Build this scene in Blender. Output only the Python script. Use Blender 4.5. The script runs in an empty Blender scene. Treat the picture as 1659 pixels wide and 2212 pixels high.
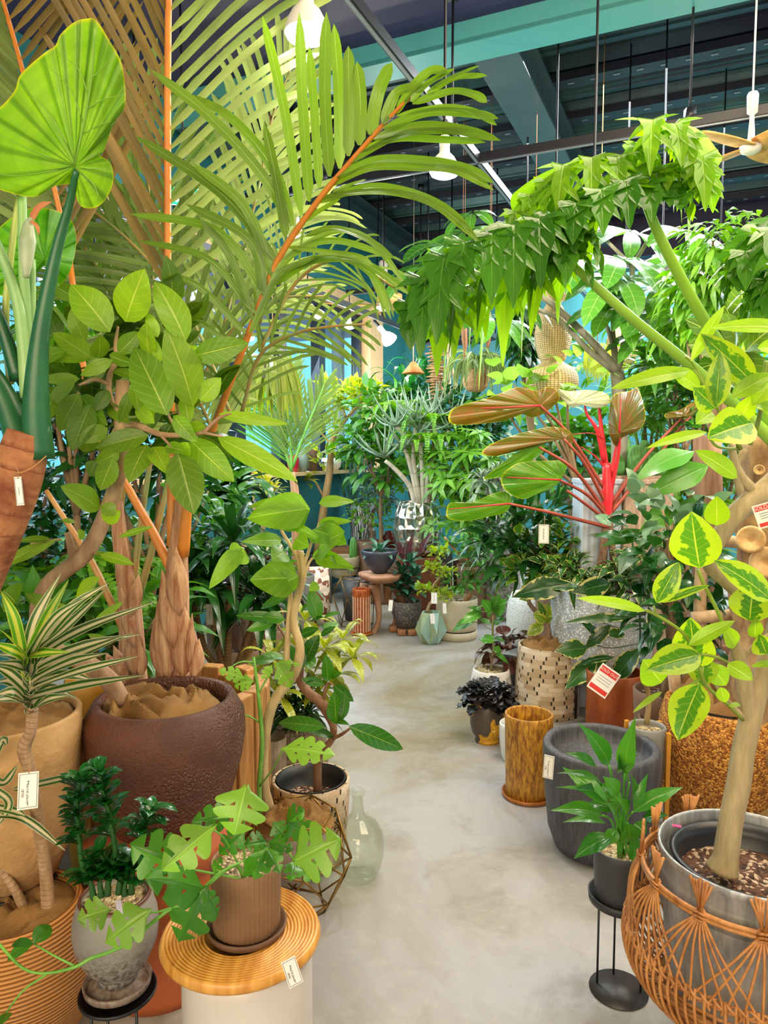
import bpy, math, random
from math import sin, cos, pi, radians, tan, atan, sqrt
from mathutils import Vector, noise
import numpy as np
R = random.Random(7)
SC = bpy.context.scene
COL = SC.collection
# ---------------------------------------------------------------- camera, world, lights, exposure
F, CX, CY, H, PIT = 1574.0, 829.5, 1106.0, 1.5, radians(4.68)
cd = bpy.data.cameras.new('camera'); cam = bpy.data.objects.new('camera', cd); COL.objects.link(cam)
cam.location = (0, 0, H); cam.rotation_euler = (pi/2 - PIT, 0, 0)
cd.sensor_fit = 'VERTICAL'; cd.sensor_height = 36; cd.sensor_width = 27; cd.lens = 36*F/2212
cd.clip_start = .05; cd.clip_end = 100
SC.camera = cam
SC.view_settings.view_transform = 'Standard'; SC.view_settings.look = 'None'
SC.view_settings.gamma = 1; SC.view_settings.use_curve_mapping = False
SC.view_settings.exposure = 0.28
W = bpy.data.worlds.new('sky'); SC.world = W; W.use_nodes = True
W.node_tree.nodes['Background'].inputs[0].default_value = (.80, .90, 1, 1)
W.node_tree.nodes['Background'].inputs[1].default_value = .85
CAM = Vector((0, 0, H))
AX_D = Vector((.4067, .9135, 0)); AX_E = Vector((.9135, -.4067, 0))   # along the window wall / along the back wall
def room(a, b, z): return AX_D*a + AX_E*b + Vector((0, 0, z))
def ray(px, py):
    x = (px-CX)/F; z = -(py-CY)/F
    return Vector((x, cos(PIT)+z*sin(PIT), -sin(PIT)+z*cos(PIT)))
def P(px, py, d):
    v = ray(px, py); return CAM + v*(d/v.y)
def G(px, py, z=0.0):
    v = ray(px, py); return CAM + v*((z-H)/v.z)
def ZC(p): return 4.025 if Vector(p).dot(AX_D) < 4.33 else 4.27       # underside of the ceiling above a point
def S(px, py, d): return (d/ray(px, py).y)/F          # metres per pixel there
def lamp_light(name, loc, power, col, size=.06, parent=None, spot=None):
    l = bpy.data.lights.new(name, 'SPOT' if spot else 'POINT'); l.energy = power; l.color = col; l.shadow_soft_size = size
    if spot: l.spot_size = radians(150); l.spot_blend = .6
    o = bpy.data.objects.new(name, l); COL.objects.link(o); o.location = loc
    if parent: o.parent = parent; o.location = Vector(loc)-parent.location
    return o
def area_light(name, loc, target, sx, sy, power, col):
    l = bpy.data.lights.new(name, 'AREA'); l.shape = 'RECTANGLE'; l.size = sx; l.size_y = sy; l.energy = power; l.color = col
    o = bpy.data.objects.new(name, l); COL.objects.link(o); o.location = loc
    o.rotation_euler = (Vector(target)-Vector(loc)).to_track_quat('-Z', 'Y').to_euler()
    return o
# added fill panels behind the camera and overhead; daylight at the left window
area_light('warm_front_fill', (-1.0, -2.6, 2.6), (0.3, 4, .6), 4, 2.2, 175, (1, .76, .44))  # unseen warm fill added behind the camera
area_light('overhead_fill', room(2.4, 1.0, 3.7), room(3.2, .4, 0), 2.5, 2.5, 150, (1, .82, .56))  # unseen warm fill added under the near ceiling, no fittings there
area_light('rear_overhead_fill', room(7.2, 0, 3.8), room(7.0, 0, 0), 3, 5, 560, (.92, .96, 1))  # unseen cool fill added to brighten the back of the room
area_light('window_daylight', room(5.2, -3.6, 2.2), room(6.2, 0, .4), 5.5, 1.6, 130, (.72, .88, 1))
sun = bpy.data.lights.new('sun', 'SUN'); sun.energy = 3.0; sun.angle = .02; sun.color = (1, .96, .9)
so = bpy.data.objects.new('sun', sun); COL.objects.link(so); so.rotation_euler = (AX_E*-1*.8 + Vector((0,0,-.9)) + AX_D*.1).to_track_quat('-Z', 'Y').to_euler()
so.location = (0, 0, 12)
# ---------------------------------------------------------------- materials
def lin(h):
    h = h.lstrip('#'); o = []
    for i in (0, 2, 4):
        c = int(h[i:i+2], 16)/255; o.append(c/12.92 if c <= .04045 else ((c+.055)/1.055)**2.4)
    return (*o, 1)
class NT:
    def __init__(s, name):
        s.m = bpy.data.materials.new(name); s.m.use_nodes = True; s.t = s.m.node_tree
        s.t.nodes.clear(); s.o = s.n('ShaderNodeOutputMaterial')
    def n(s, t, ins=None, **kw):
        x = s.t.nodes.new(t)
        for k, v in kw.items(): setattr(x, k, v)
        for k, v in (ins or {}).items():
            sk = x.inputs[k]
            if isinstance(v, bpy.types.NodeSocket): s.t.links.new(v, sk)
            else: sk.default_value = v
        return x
    def mth(s, op, a, b=0.0, c=0.0, clamp=False):
        return s.n('ShaderNodeMath', {0: a, 1: b, 2: c}, operation=op, use_clamp=clamp).outputs[0]
    def mix(s, f, a, b, bt='MIX'):
        return s.n('ShaderNodeMix', {0: f, 6: a, 7: b}, data_type='RGBA', blend_type=bt).outputs[2]
    def step(s, x, lo, hi):
        return s.n('ShaderNodeMapRange', {0: x, 1: lo, 2: hi, 3: 0., 4: 1.}).outputs[0]
    def noise(s, scale, vec=None, detail=3, rough=.55, dist=0.):
        i = {'Scale': scale, 'Detail': detail, 'Roughness': rough, 'Distortion': dist}
        if vec is not None: i['Vector'] = vec
        return s.n('ShaderNodeTexNoise', i).outputs[0]
    def obj(s): return s.n('ShaderNodeTexCoord').outputs['Object']
    def uv(s):
        u = s.n('ShaderNodeUVMap').outputs[0]; p = s.n('ShaderNodeSeparateXYZ', {0: u}); return p.outputs[0], p.outputs[1], u
    def scalev(s, v, sc): return s.n('ShaderNodeMapping', {0: v, 3: sc}).outputs[0]
    def bump(s, h, st=.3, d=.01): return s.n('ShaderNodeBump', {'Strength': st, 'Distance': d, 'Height': h}).outputs[0]
    def pbr(s, col, rough=.5, metal=0., bump=None, **kw):
        i = {'Base Color': col, 'Roughness': rough, 'Metallic': metal}
        if bump is not None: i['Normal'] = bump
        i.update(kw); return s.n('ShaderNodeBsdfPrincipled', i).outputs[0]
    def out(s, sh): s.t.links.new(sh, s.o.inputs[0]); return s.m
MATS = {}
def mat(key, fn):
    if key not in MATS: MATS[key] = fn()
    return MATS[key]
def plain(c, rough=.5, metal=0., c2=None, ns=8., bs=0., bsc=60., name=None, dist=.004, **kw):
    def f():
        t = NT(name or 'surface_'+c.strip('#')); v = t.obj(); col = lin(c)
        if c2: col = t.mix(t.step(t.noise(ns, v, 4, .6), .35, .65), lin(c), lin(c2))
        b = t.bump(t.noise(bsc, v, 4, .6), bs, dist) if bs else None
        return t.out(t.pbr(col, rough, metal, b, **kw))
    return mat(('plain', c, rough, metal, c2, ns, bs, bsc, name), f)
def leafm(key, c1, c2, vein=None, edge=None, nv=9, slant=.9, rough=.32, tr=.3, spots=None, stripe=None, thr=.62, back=None, vw=.10):
    def f():
        t = NT('leaf_'+key); u, v, uvv = t.uv()
        a = t.mth('MULTIPLY', t.mth('ABSOLUTE', t.mth('SUBTRACT', u, .5)), 2.)
        g = t.n('ShaderNodeNewGeometry'); rnd = g.outputs['Random Per Island']
        col = t.mix(rnd, lin(c1), lin(c2))
        r2 = t.mth('FRACT', t.mth('MULTIPLY', rnd, 37.7))
        off = t.n('ShaderNodeCombineXYZ', {0: t.mth('MULTIPLY', rnd, 50.), 1: t.mth('MULTIPLY', rnd, 91.), 2: 0.})
        uo = t.n('ShaderNodeVectorMath', {0: uvv, 1: off.outputs[0]}, operation='ADD').outputs[0]
        if edge:
            nn = t.noise(5., t.scalev(uo, (1, 1.3, 1)), 2, .5)
            e = t.mth('ADD', a, t.mth('MULTIPLY', t.mth('SUBTRACT', nn, .5), 1.3))
            col = t.mix(t.step(e, thr-.03, thr+.03), col, lin(edge))
        if spots:
            nn = t.noise(26., t.scalev(uo, (.6, 1.6, 1)), 1, .5)
            col = t.mix(t.step(nn, .50, .53), col, lin(spots))
        if stripe:
            # centre and margins cream, dark bands between
            col = t.mix(t.step(a, .30, .36), lin(stripe), col)
            col = t.mix(t.step(a, .84, .88), col, lin(stripe))
            col = t.mix(t.step(t.mth('FRACT', t.mth('MULTIPLY', a, 5.3)), .86, .9), col, lin(c1))
        if vein:
            fr = t.mth('FRACT', t.mth('SUBTRACT', t.mth('MULTIPLY', v, float(nv)), t.mth('MULTIPLY', a, slant)))
            fr = t.mth('ABSOLUTE', t.mth('SUBTRACT', fr, .5))
            m1 = t.mth('SUBTRACT', 1., t.step(fr, 0., vw*.7))
            m1 = t.mth('MULTIPLY', m1, .38)
            m2 = t.mth('SUBTRACT', 1., t.step(a, .012, .045))
            col = t.mix(t.mth('MAXIMUM', m1, m2), col, lin(vein))
        col = t.n('ShaderNodeHueSaturation', {'Hue': .487, 'Saturation': .97, 'Value': t.mth('ADD', .56, t.mth('MULTIPLY', r2, .36)), 'Color': col}).outputs[0]
        if back: col = t.mix(g.outputs['Backfacing'], col, lin(back))
        bh = t.mth('ADD', t.mth('MULTIPLY', t.noise(3., uo, 2), .6), t.mth('MULTIPLY', t.step(a, .0, .12), .4))
        p = t.pbr(col, rough, 0., t.bump(bh, .35, .008), **{'Specular IOR Level': .45})
        tc = t.n('ShaderNodeHueSaturation', {'Hue': .49, 'Saturation': 1.1, 'Value': 1.8, 'Color': col}).outputs[0]
        tl = t.n('ShaderNodeBsdfTranslucent', {'Color': tc}).outputs[0]
        return t.out(t.n('ShaderNodeMixShader', {0: tr, 1: p, 2: tl}).outputs[0])
    return mat(('leaf', key), f)
def bark(key, c1, c2, ring=0., sc=30., bs=.6, rough=.8, stretch=(1, 1, .25)):
    def f():
        t = NT('bark_'+key); v = t.obj(); n = t.noise(sc, t.scalev(v, stretch), 5, .65)
        col = t.mix(t.step(n, .35, .68), lin(c1), lin(c2)); h = n
        if ring:
            u, vv, _ = t.uv()
            w = t.mth('FRACT', t.mth('ADD', t.mth('MULTIPLY', vv, ring), t.mth('MULTIPLY', n, .7)))
            k = t.step(w, .0, .25); col = t.mix(k, lin(c1), col); h = t.mth('ADD', h, k)
        return t.out(t.pbr(col, rough, 0., t.bump(h, bs, .006)))
    return mat(('bark', key), f)
# ---------------------------------------------------------------- mesh builder
def cat(pts, n=6):
    pts = [Vector(p) for p in pts]
    if len(pts) < 3: 
        return [pts[0].lerp(pts[-1], i/n) for i in range(n+1)]
    q = [pts[0]*2-pts[1]]+pts+[pts[-1]*2-pts[-2]]; o = []
    for i in range(1, len(q)-2):
        a, b, c, d = q[i-1:i+3]
        for k in range(n):
            t = k/n; o.append(.5*((2*b)+(c-a)*t+(2*a-5*b+4*c-d)*t*t+(3*b-a-3*c+d)*t**3))
    o.append(pts[-1]); return o
def frame(ax, hint=None):
    ax = ax.normalized(); h = Vector(hint) if hint is not None else Vector((0, 0, 1))
    s = ax.cross(h)
    if s.length < 1e-4: s = ax.cross(Vector((1, 0, .1)))
    s.normalize(); return s, s.cross(ax).normalized()
class MB:
    def __init__(s): s.v = []; s.f = []; s.u = []; s.m = []; s.mi = 0
    def grid(s, rows, uvs=None, closed=False):
        b = len(s.v); nu = len(rows[0]); nr = len(rows)
        for r in rows: s.v.extend(r)
        for j in range(nr-1):
            for i in range(nu if closed else nu-1):
                k = (i+1) % nu
                s.f.append((b+j*nu+i, b+j*nu+k, b+(j+1)*nu+k, b+(j+1)*nu+i))
                if uvs: s.u.append((uvs[j][i], uvs[j][k], uvs[j+1][k], uvs[j+1][i]))
                else:
                    d = nu if closed else nu-1
                    s.u.append(((i/d, j/(nr-1)), ((i+1)/d, j/(nr-1)), ((i+1)/d, (j+1)/(nr-1)), (i/d, (j+1)/(nr-1))))
                s.m.append(s.mi)
    def face(s, pts, uv=None):
        b = len(s.v); s.v.extend(pts); s.f.append(tuple(range(b, b+len(pts))))
        s.u.append(tuple(uv) if uv else tuple((0., 0.) for _ in pts)); s.m.append(s.mi)
    def box(s, c, h, ax=None, ay=None, az=None):
        ax = Vector(ax or (1, 0, 0)); ay = Vector(ay or (0, 1, 0)); az = Vector(az or (0, 0, 1)); c = Vector(c)
        b = len(s.v)
        for k in (-1, 1):
            for j in (-1, 1):
                for i in (-1, 1): s.v.append(c+ax*h[0]*i+ay*h[1]*j+az*h[2]*k)
        for q in ((0, 2, 3, 1), (4, 5, 7, 6), (0, 1, 5, 4), (2, 6, 7, 3), (0, 4, 6, 2), (1, 3, 7, 5)):
            s.f.append(tuple(b+i for i in q)); s.u.append(((0, 0), (1, 0), (1, 1), (0, 1))); s.m.append(s.mi)
    def rbox(s, a0, a1, b0, b1, z0, z1):
        c = room((a0+a1)/2, (b0+b1)/2, (z0+z1)/2); s.box(c, ((a1-a0)/2, (b1-b0)/2, (z1-z0)/2), AX_D, AX_E)
    def bar(s, p, q, w, h=None, hint=(0, 0, 1)):
        p = Vector(p); q = Vector(q); d = q-p; L = d.length; d.normalize(); sd, up = frame(d, hint)
        s.box((p+q)/2, (L/2, w/2, (h or w)/2), d, sd, up)
    def tube(s, pts, r, n=8, cap=True, sub=0, ell=None):
        pts = [Vector(p) for p in pts]
        rr = list(r) if isinstance(r, (list, tuple)) else [r]*len(pts)
        if sub:
            m = len(pts); pts = cat(pts, sub); k = len(pts)
            rr = [rr[min(m-2, int(i/(k-1)*(m-1)))]*(1-((i/(k-1)*(m-1)) % 1 if i < k-1 else 1))+rr[min(m-1, min(m-2, int(i/(k-1)*(m-1)))+1)]*((i/(k-1)*(m-1)) % 1 if i < k-1 else 1) for i in range(k)]
        rows = []; prev = None
        L = [0.]
        for i in range(1, len(pts)): L.append(L[-1]+(pts[i]-pts[i-1]).length)
        for i, p in enumerate(pts):
            d = pts[min(i+1, len(pts)-1)]-pts[max(i-1, 0)]
            if d.length < 1e-9: d = Vector((0, 0, 1))
            d.normalize()
            if prev is None: sd, up = frame(d, (0, 0, 1) if abs(d.z) < .9 else (0, 1, 0))
            else:
                sd = prev-d*prev.dot(d); sd.normalize(); up = sd.cross(d)
            prev = sd
            rows.append([p+(sd*cos(a)+up*sin(a)*(ell or 1))*rr[i] for a in [2*pi*k/n for k in range(n)]])
        uvs = [[(k/n, l) for k in range(n)] for l in L]
        s.grid(rows, uvs, True)
        if cap:
            b = len(s.v)-len(rows)*n
            s.f.append(tuple(b+i for i in range(n))[::-1]); s.u.append(tuple((0, 0) for _ in range(n))); s.m.append(s.mi)
            b = len(s.v)-n
            s.f.append(tuple(b+i for i in range(n))); s.u.append(tuple((0, 0) for _ in range(n))); s.m.append(s.mi)
    def lathe(s, c, prof, n=40, ax=None, fn=None):
        c = Vector(c); z = Vector(ax or (0, 0, 1)).normalized(); x, y = frame(z, (0, 1, 0) if abs(z.z) > .9 else (0, 0, 1))
        rows = []; uvs = []; L = 0; pr = None
        for (r, h) in prof:
            if pr: L += math.hypot(r-pr[0], h-pr[1])
            pr = (r, h)
            row = []
            for k in range(n):
                a = 2*pi*k/n; rr = r*(fn(a, h) if fn else 1)
                row.append(c+x*cos(a)*rr+y*sin(a)*rr+z*h)
            rows.append(row); uvs.append([(k/n, L) for k in range(n)])
        b = len(s.v); s.grid(rows, uvs, True)
    def disc(s, c, r, n=32, ax=None, fn=None):
        s.lathe(c, [(.0005, 0), (r*.5, 0), (r, 0)], n, ax, fn)
    def sphere(s, c, r, n=12, sq=1., ax=None):
        s.lathe(c, [(max(.0003, r*sin(pi*k/n)), -r*cos(pi*k/n)*sq) for k in range(n+1)], n*2, ax)
    def build(s, name, m, parent=None, smooth=True, origin=None, bevel=0, solid=0):
        me = bpy.data.meshes.new(name); 
        if parent is not None:
            off = Vector((0, 0, 0)); p = parent
            while p: off += p.location; p = p.parent
        else:
            if origin is None:
                a = np.array([tuple(v) for v in s.v]); lo = a.min(0); hi = a.max(0); origin = Vector(((lo[0]+hi[0])/2, (lo[1]+hi[1])/2, lo[2]))
            off = Vector(origin)
        me.from_pydata([tuple(v-off) for v in s.v], [], s.f)
        ms = m if isinstance(m, (list, tuple)) else [m]
        for x in ms: me.materials.append(x)
        if len(ms) > 1: me.polygons.foreach_set('material_index', s.m)
        uv = me.uv_layers.new(name='UVMap'); flat = [c for q in s.u for p in q for c in p]
        uv.data.foreach_set('uv', flat)
        if smooth: me.polygons.foreach_set('use_smooth', [True]*len(me.polygons))
        me.update()
        o = bpy.data.objects.new(name, me); COL.objects.link(o)
        if parent is not None: o.parent = parent; o.location = (0, 0, 0)
        else: o.location = off
        if solid:
            md = o.modifiers.new('thickness', 'SOLIDIFY'); md.thickness = solid; md.offset = 0
        if bevel:
            md = o.modifiers.new('bevel', 'BEVEL'); md.width = bevel; md.segments = 2; md.limit_method = 'ANGLE'
        if smooth == 'auto':
            me.polygons.foreach_set('use_smooth', [False]*len(me.polygons))
        return o
def tag(o, label, category, group=None, kind=None):
    o['label'] = label; o['category'] = category
    if group: o['group'] = group
    if kind: o['kind'] = kind
    return o
def thing(name, loc, label, category, group=None):
    o = bpy.data.objects.new(name, None); COL.objects.link(o); o.location = loc; o.empty_display_size = .05
    return tag(o, label, category, group)
def struct(mb, name, m, smooth=False, **kw):
    o = mb.build(name, m, None, smooth, **kw); o['kind'] = 'structure'; return o
def part(mb, name, m, parent, smooth=True, label=None, **kw):
    o = mb.build(name, m, parent, smooth, **kw)
    if label: o['label'] = label
    return o
def copy_tree(o, parent=None):
    c = o.copy(); COL.objects.link(c)
    if parent: c.parent = parent
    for ch in list(o.children): copy_tree(ch, c)
    return c
# ---------------------------------------------------------------- leaves
def shp(kind):
    return {
        'oval': lambda v: sin(pi*min(1, v**.85))**.75 if v < 1 else 0,
        'obov': lambda v: sin(pi*v**1.35)**.7 if 0 < v < 1 else 0,
        'ovate': lambda v: sin(pi*v**.62)**.8 if 0 < v < 1 else 0,
        'lance': lambda v: sin(pi*v**.8)**1.15 if 0 < v < 1 else 0,
        'strap': lambda v: min(1, v*6+.35)*min(1, ((1-v)*3.2)**.8),
        'blade': lambda v: min(1, v*10+.25)*min(1, ((1-v)*7)**.6),
        'heart': lambda v: (min(1., (v*9)**.5)*(1-v)**.62*1.12 if v < 1 else 0),
        'round': lambda v: sqrt(max(0, 1-(2*v-1)**2)),
    }[kind]
def leaf(mb, b, t, w, n=None, shape='oval', bow=.08, fold=.12, nv=8, nu=4, tipdroop=0., wave=0., roll=0.):
    """one leaf blade from its base b to its tip t, w wide, facing n"""
    b = Vector(b); t = Vector(t); ax = t-b; L = ax.length
    if L < 1e-5: return
    n = Vector(n) if n is not None else Vector((0, 0, 1))
    sd, up = frame(ax, n)
    if roll: sd, up = sd*cos(roll)+up*sin(roll), up*cos(roll)-sd*sin(roll)
    f = shp(shape); rows = []; uvs = []; ph = R.random()*6
    for j in range(nv+1):
        v = j/nv; c = b+ax*v+up*(bow*L*sin(pi*v)) - Vector((0, 0, tipdroop*L*v*v)); hw = w/2*max(f(v), .012)
        row = []; uu = []
        for i in range(nu+1):
            a = i/nu*2-1
            row.append(c+sd*(a*hw)+up*(fold*abs(a)*hw+wave*w*sin(v*11+ph+a*1.3)*a*a)); uu.append((i/nu, v))
        rows.append(row); uvs.append(uu)
    mb.grid(rows, uvs)
def ribbon(mb, pts, w, n=None, shape='strap', fold=.15, nu=2, sub=5, wave=0):
    """long strap leaf following a curve"""
    c = cat(pts, sub); m = len(c)-1; f = shp(shape); n = Vector(n) if n is not None else None; rows = []; uvs = []
    for j, p in enumerate(c):
        v = j/m; d = c[min(j+1, m)]-c[max(j-1, 0)]; h = n if n is not None else (CAM-p).normalized()+Vector((0, 0, .6))
        sd, up = frame(d, h); hw = w/2*max(f(v), .03)
        rows.append([p+sd*(a*hw)+up*(fold*abs(a)*hw) for a in [i/nu*2-1 for i in range(nu+1)]]); uvs.append([(i/nu, v) for i in range(nu+1)])
    mb.grid(rows, uvs)
def facing(p, up=.5, jit=.35):
    return (CAM-Vector(p)).normalized()+Vector((R.uniform(-jit, jit), R.uniform(-jit, jit), up+R.uniform(-jit, jit)))
def pxleaf(mb, d, b, t, w, off=(0, 0), sc=1., up=.35, jit=.35, dj=.05, **kw):
    """leaf from photo pixels: base, tip, width"""
    bx, by = off[0]+b[0]/sc, off[1]+b[1]/sc; tx, ty = off[0]+t[0]/sc, off[1]+t[1]/sc
    B = P(bx, by, d+R.uniform(-dj, dj)); T = P(tx, ty, d+R.uniform(-dj, dj)-.02)
    leaf(mb, B, T, w/sc*S(bx, by, d), facing(B, up, jit), **kw)
def rdir(up=0., jit=1.):
    a = R.uniform(0, 2*pi); z = R.uniform(-1, 1)*jit+up; v = Vector((cos(a), sin(a), z)); return v.normalized()
def bush(mb, c, rad, n, L, w, shape='oval', droop=.3, up=.2, shell=.55, nv=5, nu=2, stems=None, bow=.12, fold=.15, outward=1.):
    """leaves through an ellipsoid, each growing outward from the middle"""
    c = Vector(c); rad = Vector(rad)
    for _ in range(n):
        d = rdir(.15, .9); r = shell+(1-shell)*R.random()**.7
        p = Vector((c.x+d.x*rad.x*r, c.y+d.y*rad.y*r, c.z+d.z*rad.z*r))
        g = (d*outward+rdir(up, .6)*.7+Vector((0, 0, up-droop))).normalized(); l = L*R.uniform(.65, 1.15)
        leaf(mb, p, p+g*l, w*l/L*R.uniform(.85, 1.15), d*.6+Vector((0, 0, 1))+rdir()*.35, shape, bow, fold, nv, nu, tipdroop=droop*R.uniform(.2, .8))
def rosette(mb, c, n, L, w, el0=10, el1=80, droop=.5, shape='strap', ax=None, nu=2, sub=4, fold=.2):
    c = Vector(c)
    for i in range(n):
        a = i*2.399+R.uniform(-.2, .2); k = (i+.5)/n; el = radians(el1+(el0-el1)*k+R.uniform(-6, 6)); l = L*R.uniform(.8, 1.1)*(1-.15*(1-k))
        h = Vector((cos(a), sin(a), 0)); d = h*cos(el)+Vector((0, 0, sin(el)))
        p1 = c+d*l*.45; p2 = c+d*l*.8-Vector((0, 0, droop*l*.18)); p3 = c+d*l-Vector((0, 0, droop*l*.5))+h*l*.02
        ribbon(mb, [c+h*.005, p1, p2, p3], w, Vector((0, 0, 1))-h*.3, shape, fold, nu, sub)
def palmate(mb, c, ax, k, L, w, droop=.35, shape='obov', nv=5, nu=2):
    """umbrella of k leaflets round one point"""
    ax = Vector(ax).normalized(); x, y = frame(ax)
    for i in range(k):
        a = 2*pi*i/k+R.uniform(-.15, .15); h = x*cos(a)+y*sin(a); d = (h+ax*.15).normalized(); l = L*R.uniform(.8, 1.1)
        leaf(mb, c+h*.01, c+d*l-Vector((0, 0, droop*l)), w, ax+h*.2, shape, .12, .15, nv, nu)
def frond(mb, rach, n, Lf, w, ang=60, droop=.25, nrm=None, start=.12, side=(1, -1), vdir=0., shape='blade', tipang=25, sub=4, jit=.06, nu=2, back=0.):
    """feather leaf: leaflets both sides of a rachis (list of points)"""
    c = cat(rach, 10); m = len(c)-1; L = [0.]
    for i in range(m): L.append(L[-1]+(c[i+1]-c[i]).length)
    T = L[-1]
    for k in range(n):
        s = start+(1-start)*k/(n-1); x = s*T; i = 0
        while i < m-1 and L[i+1] < x: i += 1
        f = (x-L[i])/max(1e-6, L[i+1]-L[i]); p = c[i].lerp(c[i+1], min(1, f)); d = (c[i+1]-c[i]).normalized()
        N = Vector(nrm) if nrm is not None else Vector((0, 0, 1)); sd, up = frame(d, N)
        an = radians(ang+(tipang-ang)*s)
        for sg in side:
            l = Lf(s)*R.uniform(.9, 1.08); j = R.uniform(-jit, jit)
            q = (d*cos(an+j)+sd*sg*sin(an+j)+up*(vdir+R.uniform(-jit, jit))).normalized()
            p1 = p+q*l*.4+up*l*.03; p2 = p+q*l*.75-Vector((0, 0, droop*l*.2)); p3 = p+q*l-Vector((0, 0, droop*l*.6))+d*l*back
            ribbon(mb, [p, p1, p2, p3], w, up+q*.2, shape, .25, nu, sub)
# ---------------------------------------------------------------- the room
def wallm(name, c, c2):
    t = NT(name); v = t.obj(); n = t.noise(1.4, v, 4, .6)
    return t.out(t.pbr(t.mix(t.step(n, .3, .7), lin(c), lin(c2)), .55, 0., t.bump(t.noise(40, v, 3), .08, .004)))
M_TEAL = wallm('teal_wall_paint', '#27747a', '#1f666c'); M_TEAL_LIT = wallm('teal_wall_paint_lit', '#2b7c84', '#236f78')  # back wall: same teal paint, lightened in colour for the light on it
def floorm():
    t = NT('polished_concrete'); v = t.obj()
    n1 = t.noise(.75, v, 5, .6, .6); n2 = t.noise(3.2, v, 6, .65, .8); n3 = t.noise(26, v, 4, .7)
    col = t.mix(t.step(n1, .40, .62), lin('#81755a'), lin('#a0a0a2'))
    col = t.mix(t.mth('MULTIPLY', t.step(n2, .52, .72), .55), col, lin('#6c5f44'))
    col = t.mix(t.mth('MULTIPLY', t.step(n3, .5, .75), .18), col, lin('#c4bca8'))
    rg = t.mth('ADD', .27, t.mth('MULTIPLY', n2, .25))
    return t.out(t.pbr(col, rg, 0., t.bump(n2, .04, .01), **{'Specular IOR Level': .5}))
mb = MB(); mb.rbox(-4, 9.6, -4.0, 8, -.2, 0); struct(mb, 'floor', floorm())
M_CEIL = plain('#2a2146', .5, c2='#332a55', ns=.8, name='dark_ceiling_paint')
M_BEAM = plain('#4d9c9c', .4, c2='#549e98', ns=.7, name='teal_beam_paint')
M_IB = plain('#3e5357', .42, c2='#374a50', ns=.9, name='grey_green_steel')
M_BLACK = plain('#15151b', .4, name='black_metal')
WB = -3.90; ZS, ZT = 1.30, 3.17
def a_at(px):       # where the pixel column meets the window wall
    r = ray(px, 977); k = r.x/r.y
    # pos = a*D + WB*E ; x/y = k
    return (k*(WB*AX_E.y)-WB*AX_E.x)/(AX_D.x-k*AX_D.y)
A1 = a_at(796); A2 = a_at(823); AC = 9.48
# window wall: below sill, above head, end piece
mb = MB(); mb.rbox(-2, AC+.1, WB-.2, WB, 0, ZS); mb.rbox(-2, AC+.1, WB-.2, WB, ZT+.16, 4.4); mb.rbox(A2, AC+.1, WB-.2, WB, ZS, ZT+.16); mb.rbox(-2, 1.2, WB-.2, WB, ZS, ZT+.16)
struct(mb, 'wall_left', M_TEAL)
mb = MB(); mb.rbox(AC, AC+.15, WB, 8, 0, 4.4); struct(mb, 'wall_back', M_TEAL_LIT)
M_OAK = (lambda: (lambda t: t.out(t.pbr(t.mix(t.step(t.noise(5, t.scalev(t.obj(), (6, 6, .6)), 5, .6), .3, .7), lin('#c9a576'), lin('#e0c294')), .45)))(NT('pale_oak')))()
mb = MB(); mb.rbox(A1, A2, WB-.18, WB+.03, ZS, ZT+.16); mb.rbox(1.2, A1, WB-.18, WB+.03, ZT, ZT+.16); struct(mb, 'trim_1', M_OAK)
mb = MB(); mb.rbox(1.2, A2+.02, WB-.2, WB+.16, ZS-.035, ZS); struct(mb, 'trim_2', M_OAK)
# window frame, mullions, glass
wn = bpy.data.objects.new('window_1', None); COL.objects.link(wn); wn.location = room(5, WB, ZS); wn['kind'] = 'structure'
M_FR = plain('#1c2430', .35, name='dark_window_frame')
mb = MB()
mb.rbox(1.2, A1, WB-.16, WB-.08, ZS, ZS+.05); mb.rbox(1.2, A1, WB-.16, WB-.08, ZT-.07, ZT)
for px, w in ((790, .05), (712, .11), (630, .12), (540, .12), (420, .12), (260, .12)):
    a = a_at(px); mb.rbox(a-w, a+w*.2, WB-.17, WB-.06, ZS, ZT)
part(mb, 'window_frame', M_FR, wn, False)
t = NT('window_glass'); gl = t.n('ShaderNodeBsdfGlass', {'IOR': 1.02, 'Roughness': 0., 'Color': (.97, 1, 1, 1)}).outputs[0]
tp = t.n('ShaderNodeBsdfTransparent', {'Color': (.93, .98, 1, 1)}).outputs[0]; gs = t.n('ShaderNodeBsdfGlossy', {'Roughness': .02}).outputs[0]
M_PANE = t.out(t.n('ShaderNodeMixShader', {0: .05, 1: tp, 2: gs}).outputs[0])
mb = MB(); mb.rbox(1.2, A1, WB-.125, WB-.115, ZS, ZT); part(mb, 'glass_pane', M_PANE, wn, False)
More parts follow.
